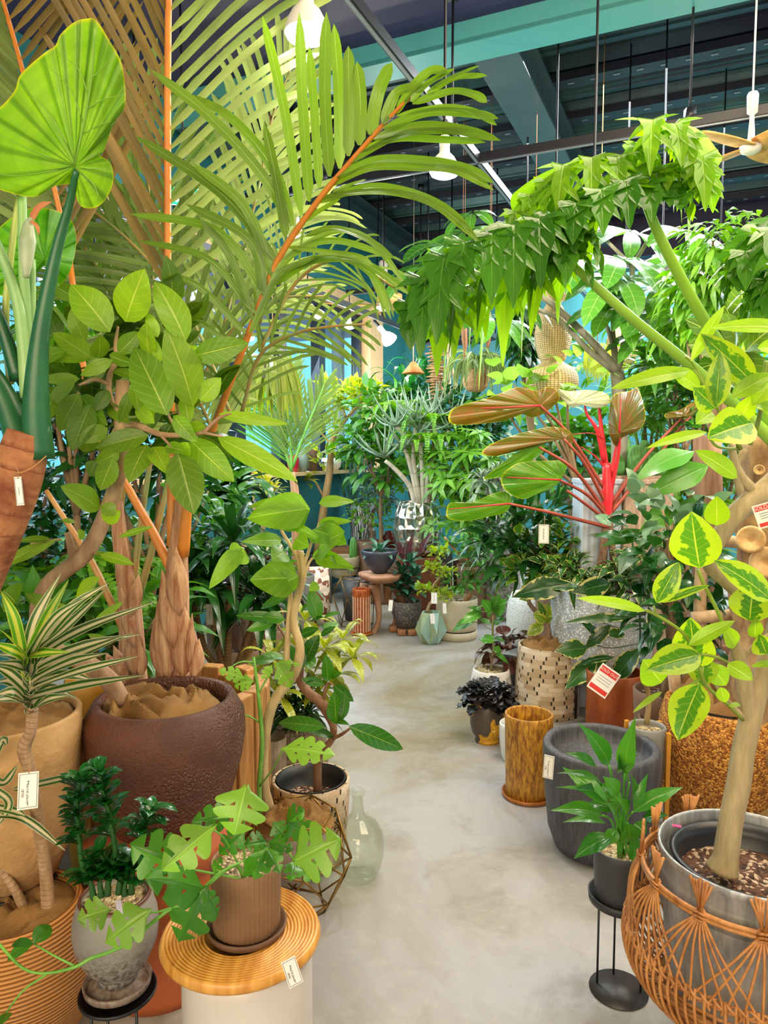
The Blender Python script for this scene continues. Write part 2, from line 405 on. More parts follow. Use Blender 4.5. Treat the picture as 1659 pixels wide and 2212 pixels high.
# outside: soffit, blue cladding, downpipe, ground
def cladm():
    t = NT('sky_blue_cladding'); v = t.obj(); s = t.n('ShaderNodeSeparateXYZ', {0: v})
    k = t.mth('ADD', t.mth('MULTIPLY', s.outputs[0], float(AX_D.x)), t.mth('MULTIPLY', s.outputs[1], float(AX_D.y)))
    w = t.mth('FRACT', t.mth('MULTIPLY', k, 3.2)); m = t.step(w, .0, .06)
    return t.out(t.pbr(t.mix(m, lin('#3d94ad'), lin('#7fd6ec')), .5))
mb = MB(); mb.rbox(-3, 19, -9.2, -9.0, -.2, 7.5); o = struct(mb, 'wall_outside', cladm())
mb = MB(); mb.rbox(-3, 19, -9, -4.1, -.25, -.05); struct(mb, 'ground_outside', plain('#9aa0a0', .8, c2='#828a88', ns=2))
mb = MB(); mb.rbox(-2, 9.4, -5.9, -4.1, 3.12, 3.3); struct(mb, 'roof_outside', plain('#a9a2c4', .6, name='lavender_soffit'))
mb = MB(); mb.tube([room(a_at(776)+.7, -4.55, 0), room(a_at(776)+.7, -4.55, 3.12)], .085, 14)
tag(mb.build('downpipe', plain('#dfe3e6', .4)), 'thick white rain pipe outside the right end of the window', 'pipe')
mb = MB()
for i in range(9):
    bush(mb, room(3.2+i*.95, -6.4+R.uniform(-.3, .3), .75), (.6, .6, .85), 200, .12, .05, 'oval', .2, .2, .4, 3, 1)
tag(mb.build('hedge', leafm('hedge', '#2f7f5a', '#5aa77a', tr=.2)), 'blue-green hedge growing outside behind the shop window', 'hedge')
# ceiling: smooth panels, cross beam, corrugated deck, joists
mb = MB(); mb.rbox(-4, 4.35, -4.0, 8, 4.03, 4.2)
for b in (-2.2, .4, 3.0): mb.rbox(-4, 4.35, b-.01, b+.01, 4.02, 4.031)
struct(mb, 'ceiling', M_CEIL)
mb = MB(); mb.rbox(4.31, 4.53, -4.0, 8, 3.9, 3.93); mb.rbox(4.41, 4.43, -4.0, 8, 3.93, 4.3); mb.rbox(4.31, 4.33, -4, 8, 3.905, 4.03); struct(mb, 'ceiling_beam', M_BEAM)
def deckm():
    t = NT('dark_corrugated_steel'); v = t.obj()
    return t.out(t.pbr(t.mix(t.step(t.noise(.6, v, 3), .35, .65), lin('#28293c'), lin('#3c5f5c')), .38, .35))
mb = MB(); PER = .36; a = 4.5; prof = []
while a < 9.7:
    prof += [(a, 4.36), (a+.03, 4.28), (a+.07, 4.28), (a+.075, 4.265), (a+.085, 4.28), (a+.16, 4.28), (a+.19, 4.36), (a+PER-.001, 4.36)]; a += PER
mb.grid([[room(x, -4.0, z) for x, z in prof], [room(x, 8, z) for x, z in prof]])
mb.rbox(4.4, 9.8, -4, 8, 4.37, 4.45)
struct(mb, 'ceiling_deck', deckm())
# perforated purlins under the deck
M_PUR = plain('#22222c', .5, name='purlin_steel'); M_SLOT = plain('#6d7486', .5, name='slot_edge')
for i, a in enumerate((4.95, 5.6, 6.25, 6.9, 7.55, 8.2, 8.85)):
    mb = MB(); mb.rbox(a, a+.14, -3.9, 8, 4.2, 4.26)
    mb.mi = 1; b = -3.6
    while b < 7.5: mb.rbox(a+.05, a+.07, b, b+.045, 4.196, 4.199); b += .16
    struct(mb, 'ceiling_purlin', [M_PUR, M_SLOT])
for b in (-3.75, -1.42, 1.2, 3.8):
    mb = MB()
    mb.rbox(4.45, 9.48, b, b+.28, 3.92, 3.945); mb.rbox(4.45, 9.48, b+.125, b+.145, 3.945, 4.2); mb.rbox(4.45, 9.48, b, b+.28, 4.18, 4.2)
    struct(mb, 'ceiling_joist', M_IB)
mb = MB(); mb.rbox(AC-.3, AC, -3.9, 8, 3.78, 4.3); struct(mb, 'trim_3', plain('#221b36', .5, name='dark_bulkhead'))
# lighting track: rails on rods
def track(p, q, rods, label):
    o = thing('lighting_track', (Vector(p)+Vector(q))/2, label, 'lighting track', 'black lighting tracks under the ceiling')
    mb = MB(); mb.bar(p, q, .036, .05); part(mb, 'rail', M_BLACK, o, False)
    mb = MB(); mb.bar(Vector(p)-Vector((0, 0, .028)), Vector(q)-Vector((0, 0, .028)), .014, .008); part(mb, 'power_slot', plain('#8b8f96', .3, .6), o, False)
    for s in rods:
        r = Vector(p).lerp(Vector(q), s); zt = ZC(r); mb = MB(); mb.tube([r, Vector((r.x, r.y, zt))], .007, 8); mb.box(r+Vector((0, 0, .04)), (.025, .025, .035)); mb.box(Vector((r.x, r.y, zt-.03)), (.03, .03, .03)); part(mb, 'hanging_rod', M_BLACK, o)
    return o
track(room(.2, -1.36, 3.3), room(9.2, -1.36, 3.3), (.12, .42, .62, .82), 'black lighting track running from the top of the photo into the room')
track(room(4.475, -3.7, 3.3), room(4.475, 6, 3.3), (.13, .365, .56, .75), 'black lighting track crossing the room under the teal beam')
track(room(2.5, -3.2, 2.9), room(7.7, -3.2, 2.9), (.2, .55, .9), 'black lighting track running along in front of the window')
track(room(7.3, -3.7, 3.25), room(7.3, 5, 3.25), (.1, .3, .5, .7), 'black lighting track crossing near the back wall')
# ---------------------------------------------------------------- pots, fillings, price tags
_shp = shp
def shp(kind):
    if kind == 'lobe': return lambda v: (.75+.25*min(1, v*4))*(1 if v < .55 else sqrt(max(0, 1-((v-.55)/.45)**2)))
    if kind == 'wavy': return lambda v: sin(pi*min(1, v**.8))**.7*(1+.22*sin(v*26))
    return _shp(kind)
def pot(parent, c, prof, m, th=.012, inner=.04, n=48, fn=None, name='pot', label=None):
    """prof: outer outline (radius, height) from the foot up; c: centre of the foot"""
    r, h = prof[-1]
    p = [(.0005, 0)]+list(prof)+[(r-th*.25, h+th*.35), (r-th*.8, h+th*.3), (r-th, h-.003), (r-th, h-inner*.5), (r-th, h-inner), (.0005, h-inner)]
    mb = MB(); mb.lathe(c, p, n, fn=fn); o = part(mb, name, m, parent, label=label); return o
def cyl(r0, r1, h, bulge=0, k=8, foot=.004):
    o = [(r0-foot, 0), (r0, foot)]
    for i in range(1, k+1):
        v = i/k; o.append((r0+(r1-r0)*v+bulge*sin(pi*v), foot+(h-foot)*v))
    return o
def soilm(key, c1, c2, c3, sc=70, st=1.):
    def f():
        t = NT(key); v = t.obj(); vo = t.n('ShaderNodeTexVoronoi', {'Vector': v, 'Scale': sc}); rgb = t.n('ShaderNodeSeparateColor', {0: vo.outputs['Color']}).outputs[0]
        col = t.mix(t.step(rgb, .3, .35), lin(c1), lin(c2)); col = t.mix(t.step(rgb, .72, .76), col, lin(c3))
        b = t.mth('SUBTRACT', 1., vo.outputs['Distance'])
        return t.out(t.pbr(col, .85, 0., t.bump(b, st, .008)))
    return mat(('soil', key), f)
SOIL = soilm('potting_soil_with_perlite', '#3a2418', '#5c3a24', '#b8a088', 110)
PEB = soilm('gravel_topping', '#a08a60', '#c9b78e', '#75654a', 120)
def soil(parent, c, r, m=None, name='soil', lump=.006):
    mb = MB(); c = Vector(c)
    rows = []
    for j in range(9):
        rr = r*j/8+.0004
        rows.append([c+Vector((rr*cos(2*pi*k/36), rr*sin(2*pi*k/36), lump*noise.noise(Vector((c.x*9+rr*cos(2*pi*k/36)*26, rr*sin(2*pi*k/36)*26, c.y*5))))) for k in range(36)])
    mb.grid(rows, None, True); return part(mb, name, m or SOIL, parent)
def burlapm():
    t = NT('burlap_cloth'); v = t.obj()
    w1 = t.n('ShaderNodeTexWave', {'Vector': v, 'Scale': 110., 'Distortion': 1.5, 'Detail': 1.}, bands_direction='X').outputs['Fac']
    w2 = t.n('ShaderNodeTexWave', {'Vector': v, 'Scale': 110., 'Distortion': 1.5, 'Detail': 1.}, bands_direction='Y').outputs['Fac']
    h = t.mth('MULTIPLY', w1, w2); col = t.mix(t.step(h, .0, .35), lin('#5e3f20'), lin('#a87c44'))
    return t.out(t.pbr(t.mix(t.step(t.noise(7, v, 3), .3, .7), col, lin('#9a7440')), .95, 0., t.bump(h, .8, .002)))
BUR = burlapm()
def burlap(parent, c, r, amp=.05, seed=0, tall=None):
    mb = MB(); c = Vector(c); N = 44; rows = []
    for j in range(25):
        rr = r*j/24+.0004; row = []
        for k in range(N):
            a = 2*pi*k/N; x, y = rr*cos(a), rr*sin(a)
            q = Vector((x*8.5/(r/.2)+seed*3.1, y*8.5/(r/.2)+seed, seed*.7)); q += Vector((noise.noise(q*.8), noise.noise(q*.8+Vector((9, 3, 1))), 0))*.9
            n1 = 1-abs(noise.noise(q*1.2))*1.9; n2 = noise.noise(q*2.7+Vector((4, 1, 2))); n3 = noise.noise(q*9)
            e = 1-(rr/r)**6
            row.append(c+Vector((x, y, (amp*(n1*.9+n2*.5)+.006*n3)*e+.15*amp)))
        rows.append(row)
    mb.grid(rows, None, True); return part(mb, 'burlap_cloth', BUR, parent)
def text_mesh(s, size, mtx, name, m, parent):
    cu = bpy.data.curves.new('t', 'FONT'); cu.body = s; cu.size = size; cu.align_x = 'CENTER'; cu.align_y = 'CENTER'; cu.extrude = .0001; cu.resolution_u = 3
    ob = bpy.data.objects.new('t', cu); me = bpy.data.meshes.new_from_object(ob); bpy.data.objects.remove(ob); bpy.data.curves.remove(cu)
    off = Vector((0, 0, 0)); p = parent
    while p: off += p.location; p = p.parent
    from mathutils import Matrix
    me.transform(Matrix.Translation(-off) @ mtx); me.materials.clear(); me.materials.append(m); me.name = name
    o = bpy.data.objects.new(name, me); COL.objects.link(o); o.parent = parent; return o
INK = plain('#1b1b1e', .7, name='black_ink'); CARD = plain('#ece9e2', .7, name='tag_card'); RED = plain('#d8281c', .6, name='red_print'); STR = plain('#b58a52', .9, name='jute_string')
from mathutils import Matrix
def price_tag(px, py, d, w, h, label, rot=0., style='logo', face=None, string=.03, group='white price tags hanging in the shop', big=True):
    """card whose top middle hangs at the pixel; w,h in pixels; rot clockwise radians"""
    c = P(px, py, d); s = S(px, py, d); w *= s; h *= s
    n = Vector(face).normalized() if face is not None else (CAM-c).normalized()
    x = Vector((0, 0, 1)).cross(n).normalized(); y = n.cross(x)
    x, y = x*cos(rot)-y*sin(rot), y*cos(rot)+x*sin(rot)
    o = thing('price_tag', c, label, 'price tag', group)
    m = c-y*h/2; mb = MB(); mb.box(m, (w/2, h/2, .0006), x, y, n); part(mb, 'card', CARD, o, False)
    if string:
        mb = MB(); mb.tube([c-y*.004+n*.001, c+y*string*.5+x*.003, c+y*string], .0009, 5); part(mb, 'string', STR, o)
    if w > .006:
        f = n*.0009; mb = MB(); t = max(w*.02, .0005)
        if style in ('logo', 'plain'):
            for sg in (-1, 1):
                mb.box(m+x*sg*w*.43+f, (t/2, h*.45, .0002), x, y, n); mb.box(m+y*sg*h*.45+f, (w*.43, t/2, .0002), x, y, n)
            part(mb, 'printed_border', INK, o, False)
            def M(u, v, a=0):
                xx = x*cos(a)+y*sin(a); yy = y*cos(a)-x*sin(a); q = m+x*u*w+y*v*h+f
                return Matrix(((xx.x, yy.x, n.x, q.x), (xx.y, yy.y, n.y, q.y), (xx.z, yy.z, n.z, q.z), (0, 0, 0, 1)))
            if big:
                text_mesh('T', w*.3, M(0, .2, 0), 'printed_text', INK, o)
                text_mesh('barrel plants', w*.2, M(-.02, -.08, -pi/2), 'printed_text', INK, o)
                text_mesh('I', w*.3, M(0, -.36, 0), 'printed_text', INK, o)
                text_mesh('18700', w*.18, M(-.27, -.05, -pi/2), 'printed_text', INK, o)
            else: text_mesh('barrel plants', w*.22, M(0, 0, -pi/2), 'printed_text', INK, o)
        else:
            mb.box(m+y*h*.33+f, (w*.45, h*.11, .0003), x, y, n); mb.box(m-y*h*.36+f, (w*.45, h*.08, .0003), x, y, n); part(mb, 'red_band', RED, o, False)
            q = m+y*h*.33+f*1.7
            text_mesh('SOLD OUT', w*.19, Matrix(((x.x, y.x, n.x, q.x), (x.y, y.y, n.y, q.y), (x.z, y.z, n.z, q.z), (0, 0, 0, 1))), 'printed_text', CARD, o)
            mb = MB()
            for k in range(3): mb.box(m+y*h*(.1-.1*k)+f, (w*.35, w*.008, .0002), x, y, n)
            part(mb, 'printed_lines', INK, o, False)
    return o
def splitleaf(mb, b, t, w, n, k=4, bow=.08, slit=.25, core=.22):
    """split (monstera) leaf: one blade whose margin is cut into k+1 swept lobes each side by real slits"""
    b = Vector(b); t = Vector(t); ax = t-b; L = ax.length; sd, up = frame(ax, Vector(n)); k += (k < 3); per = 9; nv = k*per; h = .5*w*1.12
    aa = (0, .5*core, core, .45, .7, .88, 1.)
    for sg in (-1, 1):
        ph = R.uniform(-.03, .03); B = len(mb.v)
        for j in range(nv+1):
            v = j/nv; f = shp('ovate')(min(.999, max(.001, v)))
            s = (j % per)/per; lob = min(1, sin(pi*min(1, max(0, (s-slit*.4)/(1-slit*.4))))**.2+.0) if 0 < j < nv else 0
            last = j >= nv-per
            for a in aa:
                r = a if a <= core else core+(a-core)*(max(lob, .25) if not last else 1)
                vv = v+(.20*a*a*(1-v))*(1 if j else 0)+ph*a-.10*a*(1-v)**3
                p = b+ax*vv+sd*(sg*r*h*max(f, .02))+up*(bow*L*sin(pi*min(1, vv))-.10*r*r*h)
                mb.v.append(p)
        m = len(aa)
        for j in range(nv):
            for i in range(m-1):
                if i >= 2 and (j % per) in (0, 1) and 1 < j < nv-per+2: continue
                if i >= 3 and (j % per) == per-1 and j < nv-per: 
                    pass
                q = (B+j*m+i, B+j*m+i+1, B+(j+1)*m+i+1, B+(j+1)*m+i)
                mb.f.append(q if sg > 0 else q[::-1]); uv = [(.5+sg*aa[i]/2, j/nv), (.5+sg*aa[i+1]/2, j/nv), (.5+sg*aa[i+1]/2, (j+1)/nv), (.5+sg*aa[i]/2, (j+1)/nv)]
                mb.u.append(tuple(uv if sg > 0 else uv[::-1])); mb.m.append(mb.mi)
def pxsplit(mb, d, b, t, w, off, sc, k=4, up=.35, **kw):
    bx, by = off[0]+b[0]/sc, off[1]+b[1]/sc; tx, ty = off[0]+t[0]/sc, off[1]+t[1]/sc
    B = P(bx, by, d+R.uniform(-.02, .02)); T = P(tx, ty, d-R.uniform(0, .06)); splitleaf(mb, B, T, w/sc*S(bx, by, d), facing(B, up, .25), k, **kw)
def pxpath(pts, off=(0, 0), sc=1.): # (px,py,d) list
    return [P(off[0]+p[0]/sc, off[1]+p[1]/sc, p[2]) for p in pts]
# ================================================================ left foreground
# ---- rattan basket with white-striped dracaena
def coilm():
    t = NT('coiled_rattan'); u, v, uvv = t.uv(); n = t.noise(4, t.scalev(uvv, (30, 260, 1)), 3)
    w = t.mth('FRACT', t.mth('MULTIPLY', v, 105.)); h = t.mth('SINE', t.mth('MULTIPLY', w, pi))
    col = t.mix(t.step(h, .1, .7), lin('#7a4519'), lin('#cf9350')); col = t.mix(t.mth('MULTIPLY', n, .5), col, lin('#b26f31'))
    return t.out(t.pbr(col, .45, 0., t.bump(h, .9, .004)))
RAT = coilm()
c = G(38, 1952, .36); base = Vector((c.x-.01, c.y, 0))
o = thing('dracaena_in_rattan_basket', base, 'striped white and green dracaena with bare canes in a coiled rattan basket', 'potted plant')
pot(o, base, [(.135, 0), (.165, .06), (.195, .14), (.205, .2), (.195, .27), (.172, .33), (.16, .36)], RAT, .014, .06, 56, name='basket')
burlap(o, base+Vector((0, 0, .335)), .146, .03, 3)
DT = bark('dracaena_cane', '#8a6a48', '#c4a27c', ring=70, bs=.9)
mb = MB(); tr = pxpath([(105, 1968, 1.76), (98, 1880, 1.75), (78, 1745, 1.7), (64, 1665, 1.66), (52, 1618, 1.65), (66, 1580, 1.64), (70, 1530, 1.63)])
mb.tube(tr, [.017, .0155, .0145, .0135, .016, .0125, .0125], 14, sub=8)
mb.tube(pxpath([(58, 1975, 1.76), (28, 1915, 1.74), (-30, 1840, 1.72), (-60, 1760, 1.7)]), [.0125, .011, .01, .01], 12, sub=6); part(mb, 'cane', DT, o)
DR = leafm('striped_dracaena', '#2c5a1e', '#3a7424', vein=None, stripe='#dfd7a4', rough=.35, tr=.25)
DRB = leafm('bright_striped_dracaena', '#3f9a12', '#55ad18', stripe='#cfe04a', rough=.35, tr=.35)
mb = MB(); m2 = MB(); of = (0, 1100); k = 2.963
for i, q in enumerate([((150, 960), (90, 700), (5, 520)), ((170, 960), (60, 830), (0, 770)), ((180, 930), (230, 700), (390, 410)), ((190, 950), (300, 700), (440, 450)),
    ((215, 940), (450, 640), (700, 470)), ((235, 920), (420, 760), (690, 500)), ((230, 960), (500, 780), (1000, 590)), ((235, 1000), (550, 870), (900, 800)),
    ((225, 1030), (500, 930), (840, 790)), ((225, 1090), (450, 980), (690, 920)), ((225, 1140), (500, 1040), (890, 940)), ((215, 1200), (500, 1130), (940, 1060)),
    ((200, 1250), (320, 1145), (500, 1215)), ((205, 1290), (300, 1220), (450, 1190)), ((170, 1150), (60, 1050), (-50, 1000)), ((160, 1180), (60, 1100), (-60, 1120)),
    ((160, 1230), (80, 1170), (-60, 1200)), ((160, 1250), (60, 1215), (-40, 1225)), ((160, 1000), (100, 940), (-40, 930)), ((170, 1060), (120, 1000), (-30, 980)),
    ((175, 960), (260, 920), (450, 915)), ((200, 940), (350, 700), (560, 560)), ((160, 960), (70, 900), (-70, 850)), ((230, 1110), (420, 1060), (620, 1100))]):
    (x0, y0), (x1, y1), (x2, y2) = q; d0 = 1.63; e = R.uniform(-.12, .1)
    pts = [P(of[0]+190/k, of[1]+(y0+1150)/2/k+14, d0), P(of[0]+x0/k, of[1]+y0/k, d0+e*.1), P(of[0]+x1/k, of[1]+y1/k, d0-.03+e), P(of[0]+x2/k, of[1]+y2/k, d0-.02+e*1.7)]
    ribbon(m2 if i in (0, 1, 3, 20, 22) else mb, pts, .026, None, 'strap', .18, 4, 6)
for q in [((-20, 1680), (10, 1690), (40, 1650)), ((-30, 1760), (50, 1768), (142, 1838)), ((-20, 1742), (30, 1752), (55, 1762)), ((-20, 1650), (5, 1600), (15, 1520+90)), ((30, 1705), (100, 1690), (180, 1672)), ((-20, 1700), (20, 1735), (-10, 1790))]:
    ribbon(mb, [P(x, y, 1.66) for x, y in q], .02, None, 'strap', .2, 4, 6)
part(mb, 'foliage', DR, o); part(m2, 'young_leaves', DRB, o, label='fresh yellow-green young leaves')
price_tag(62, 1668, 1.58, 40, 75, 'white bordered price tag tied to the dracaena cane', rot=.07, string=.02)
# ---- big sand pot on black stand
c = G(10, 1552, .80)
o = thing('sand_pot', Vector((c.x, c.y, .36)), 'large tapering sand-coloured pot filled with burlap, at the left edge', 'pot')
SAND = plain('#c79f69', .8, c2='#b38b58', ns=7, bs=.5, bsc=35, name='sandstone_finish', dist=.01)
pot(o, Vector((c.x, c.y, .36)), [(.09, 0), (.12, .02), (.155, .1), (.178, .22), (.188, .36), (.19, .45)], SAND, .016, .05, 56)
burlap(o, Vector((c.x, c.y, .79)), .168, .045, 8)
b0 = Vector((c.x, c.y, 0)); s = thing('wire_pot_stand', b0, 'black wire stand under the large sand-coloured pot', 'plant stand')
mb = MB()
for z, r in ((.355, .11), (.02, .15)): mb.lathe(b0, [(r, z-.004), (r+.006, z), (r, z+.004), (r-.006, z), (r, z-.004)], 24)
part(mb, 'ring', M_BLACK, s); 
for i in range(4):
    a = pi/4+i*pi/2; mb = MB(); mb.tube([b0+Vector((.11*cos(a), .11*sin(a), .355)), b0+Vector((.15*cos(a), .15*sin(a), .008))], .006, 8); part(mb, 'leg', M_BLACK, s)
# ---- terracotta pedestal and dark lava pot
cl = P(357, 1512, 2.03); zb = cl.z-.37
TER = plain('#b5602c', .75, c2='#a5522a', ns=5, bs=.25, bsc=25, name='terracotta', dist=.006)
ped = Vector((cl.x-.02, cl.y-.04, 0))
mb = MB(); H_ = zb; mb.lathe(ped, [(.0005, 0), (.165, 0), (.17, .03), (.165, H_*.25), (.14, H_*.42), (.15, H_*.5), (.185, H_*.62), (.19, H_*.78), (.18, H_*.84), (.195, H_*.88), (.2, H_*.97), (.195, H_), (.0005, H_)], 48)
tag(mb.build('terracotta_pedestal', TER), 'orange terracotta pedestal under the dark brown lava pot', 'pedestal')
def lavam():
    t = NT('brown_lava_glaze'); v = t.obj(); n = t.noise(2.6, v, 3, .5); vo = t.n('ShaderNodeTexVoronoi', {'Vector': v, 'Scale': 95.}).outputs['Distance']; fi = t.noise(120, v, 4, .7)
    m = t.step(n, .48, .58); h = t.mth('MULTIPLY', m, t.mth('SUBTRACT', 1., t.step(vo, .0, .55)))
    col = t.mix(t.step(t.noise(5, v, 4), .35, .65), lin('#4e2c22'), lin('#6a3c28')); col = t.mix(t.mth('MULTIPLY', h, .55), col, lin('#99735f')); col = t.mix(t.mth('MULTIPLY', t.step(fi, .5, .7), .4), col, lin('#2b1815'))
    return t.out(t.pbr(col, .42, 0., t.bump(t.mth('ADD', t.mth('MULTIPLY', h, -.9), t.mth('MULTIPLY', fi, .45)), 1., .012)))
LAVA = lavam(); base = Vector((cl.x, cl.y, zb))
o = thing('ficus_in_lava_pot', base, 'broad-leaved ficus with a curving bare trunk in a dark brown lava-glazed pot', 'potted plant')
pot(o, base, [(.125, 0), (.15, .015), (.185, .1), (.213, .2), (.224, .27), (.222, .33), (.208, .355), (.2, .37)], LAVA, .03, .07, 64)
burlap(o, base+Vector((-.01, -.01, .335)), .168, .062, 4)
BK = bark('ficus', '#8d6a4c', '#c19f7e', sc=22)
mb = MB()
mb.tube(pxpath([(262, 1515, 2.0), (235, 1470, 1.97), (185, 1432, 1.95), (110, 1398, 1.93), (80, 1330, 1.92), (104, 1262, 1.91), (185, 1195, 1.9), (232, 1100, 1.88), (262, 1000, 1.86), (262, 900, 1.86), (265, 822, 1.86)]),
        [.026, .026, .024, .022, .02, .021, .022, .02, .019, .018, .017], 14, sub=5)
for pts, r in (([(262, 915, 1.86), (300, 920, 1.83), (345, 938, 1.8), (395, 940, 1.78), (440, 935, 1.76)], [.009, .008, .007, .006, .004]),
    ([(255, 880, 1.86), (238, 860, 1.84), (236, 815, 1.83), (250, 780, 1.82), (250, 740, 1.82), (255, 705, 1.82)], [.008, .008, .007, .006, .005, .003]),
    ([(236, 830, 1.83), (205, 820, 1.82), (170, 832, 1.8)], [.006, .005, .003]), ([(440, 935, 1.76), (470, 905, 1.76), (500, 893, 1.75)], [.005, .004, .002]),
    ([(395, 940, 1.78), (365, 900, 1.77), (360, 860, 1.77)], [.004, .003, .002]), ([(440, 935, 1.76), (480, 943, 1.74)], [.004, .002]), ([(345, 938, 1.8), (380, 975, 1.78)], [.004, .002]),
    ([(260, 905, 1.86), (225, 965, 1.84), (212, 975, 1.84)], [.004, .003, .002]), ([(160, 1215, 1.9), (150, 1165, 1.9), (145, 1150, 1.9)], [.012, .010, .008]),
    ([(350, 980, 1.8), (362, 990, 1.78), (385, 980, 1.78)], [.003]*3), ([(130, 1165, 1.9), (105, 1168, 1.88), (65, 1175, 1.86)], [.004, .003, .002]), ([(190, 1195, 1.9), (240, 1200, 1.88)], [.003, .002])):
    mb.tube(pxpath(pts), r, 8, sub=4)
part(mb, 'trunk', BK, o)
FL = leafm('broad_ficus', '#5f9a16', '#8cc21e', vein='#c8de62', nv=7, slant=1.6, rough=.38, tr=.38, back='#86b12c')
mb = MB(); of = (0, 550)
for b, t, w in [((705, 495), (455, 190), 235), ((800, 430), (925, 90), 235), ((470, 270), (320, 180), 110), ((1190, 555), (990, 172), 200), ((1235, 970), (1060, 460), 250), ((1070, 1030), (860, 590), 250),
    ((1235, 650), (1592, 565), 165), ((600, 670), (335, 500), 150), ((630, 665), (640, 515), 130), ((760, 630), (893, 495), 120), ((425, 612), (48, 725), 115), ((960, 650), (940, 430), 130),
    ((720, 675), (515, 775), 90), ((720, 740), (937, 815), 95), ((510, 795), (262, 802), 80), ((480, 800), (303, 972), 95), ((697, 868), (603, 1005), 95), ((510, 890), (380, 1130), 150),
    ((580, 960), (460, 1255), 170), ((690, 1110), (503, 1195), 115), ((950, 1155), (608, 1240), 155), ((940, 1215), (825, 1462), 170), ((930, 1090), (955, 890), 120), ((1140, 1270), (1240, 1665), 235),
    ((1110, 1030), (1260, 1200), 110), ((1216, 1185), (1500, 1455), 190), ((1392, 1168), (1905, 1450), 150), ((1400, 1020), (1850, 1085), 80), ((1190, 1110), (1318, 1105), 90), ((1280, 935), (1415, 788), 130),
    ((765, 1262), (612, 1330), 110), ((725, 1300), (640, 1510), 140), ((640, 1625), (388, 1480), 165), ((980, 1230), (1075, 1408), 130), ((545, 560), (455, 345), 120), ((1010, 530), (940, 370), 80),
    ((1020, 700), (990, 540), 60), ((1175, 625), (1275, 590), 60), ((360, 840), (292, 1065), 140), ((520, 900), (690, 1095), 130), ((600, 1130), (530, 1262), 120), ((1205, 1200), (1150, 1330), 110),
    ((845, 820), (885, 1010), 90), ((300, 660), (560, 680), 90), ((700, 640), (860, 700), 90), ((1180, 900), (1210, 1080), 100), ((700, 960), (830, 1080), 110), ((840, 870), (760, 1080), 80),
    ((620, 1320), (575, 1420), 110), ((740, 1660), (650, 1600), 100), ((1000, 960), (920, 820), 130), ((1060, 1230), (1190, 1260), 90), ((870, 980), (990, 1080), 90), ((450, 760), (330, 700), 70),
    ((1105, 1060), (1200, 1180), 80), ((660, 1700), (770, 1640), 110), ((760, 1810), (980, 1740), 50)]:
    dd = 1.80 if b[0] > 700 else 1.84
    if w > 200: dd -= .04
    pxleaf(mb, dd, b, t, w, of, 2.963, up=.25, jit=.4, dj=.04, nv=10, nu=6, bow=R.uniform(.02, .09), fold=R.uniform(.05, .2), wave=.025)
of = (0, 1100)
for b, t, w in [((330, 195), (108, 205), 60), ((310, 220), (0, 375), 95), ((370, 190), (130, 340), 40), ((640, 290), (860, 355), 70), ((480, 80), (390, 75), 40), ((530, 190), (500, 130), 60),
    ((400, 660), (160, 540), 90), ((480, 630), (640, 440), 190), ((600, 720), (790, 590), 50), ((420, 690), (350, 600), 90), ((700, 860), (560, 800), 60), ((100, 600), (20, 520), 220), ((580, 300), (720, 300), 40)]:
    pxleaf(mb, 1.86, b, t, w, of, 2.963, up=.3, jit=.4, nv=8, nu=4, bow=.06)
part(mb, 'foliage', FL, o)
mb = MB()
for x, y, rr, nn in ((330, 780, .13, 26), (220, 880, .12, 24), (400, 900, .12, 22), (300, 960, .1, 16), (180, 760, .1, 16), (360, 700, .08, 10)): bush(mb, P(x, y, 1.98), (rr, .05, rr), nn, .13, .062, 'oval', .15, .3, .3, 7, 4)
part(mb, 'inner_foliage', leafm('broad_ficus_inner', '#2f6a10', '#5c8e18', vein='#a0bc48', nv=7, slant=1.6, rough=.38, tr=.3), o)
# ---- alocasia with the huge back-lit leaf
GR = soilm('alocasia_pot_soil', '#3a2418', '#5c3a24', '#b8a088', 110)
base = P(-330, 1950, 1.75); base.z = 0
o = thing('giant_alocasia', base, 'giant alocasia with a huge glowing heart-shaped leaf and thick ringed stem', 'potted plant')
pot(o, base, cyl(.17, .21, .34), plain('#6a6660', .7), .015, .05, 40); soil(o, base+Vector((0, 0, .32)), .19)
mb = MB(); tr = [base+Vector((.02, 0, .3))]+pxpath([(-190, 1560, 1.66), (-90, 1340, 1.62), (-20, 1180, 1.6), (30, 1060, 1.58), (52, 975, 1.58), (62, 935, 1.58)])
mb.tube(tr, [.06, .058, .056, .053, .05, .049, .043], 20, sub=8)
part(mb, 'trunk', bark('alocasia_stem', '#7a3f20', '#b87c50', ring=22, sc=12, bs=1., stretch=(1, 1, 1)), o)
ST = plain('#28683a', .35, c2='#154a28', ns=3, name='alocasia_stalk'); STL = plain('#7fae62', .4, c2='#9cc27c', ns=4, name='pale_stalk')
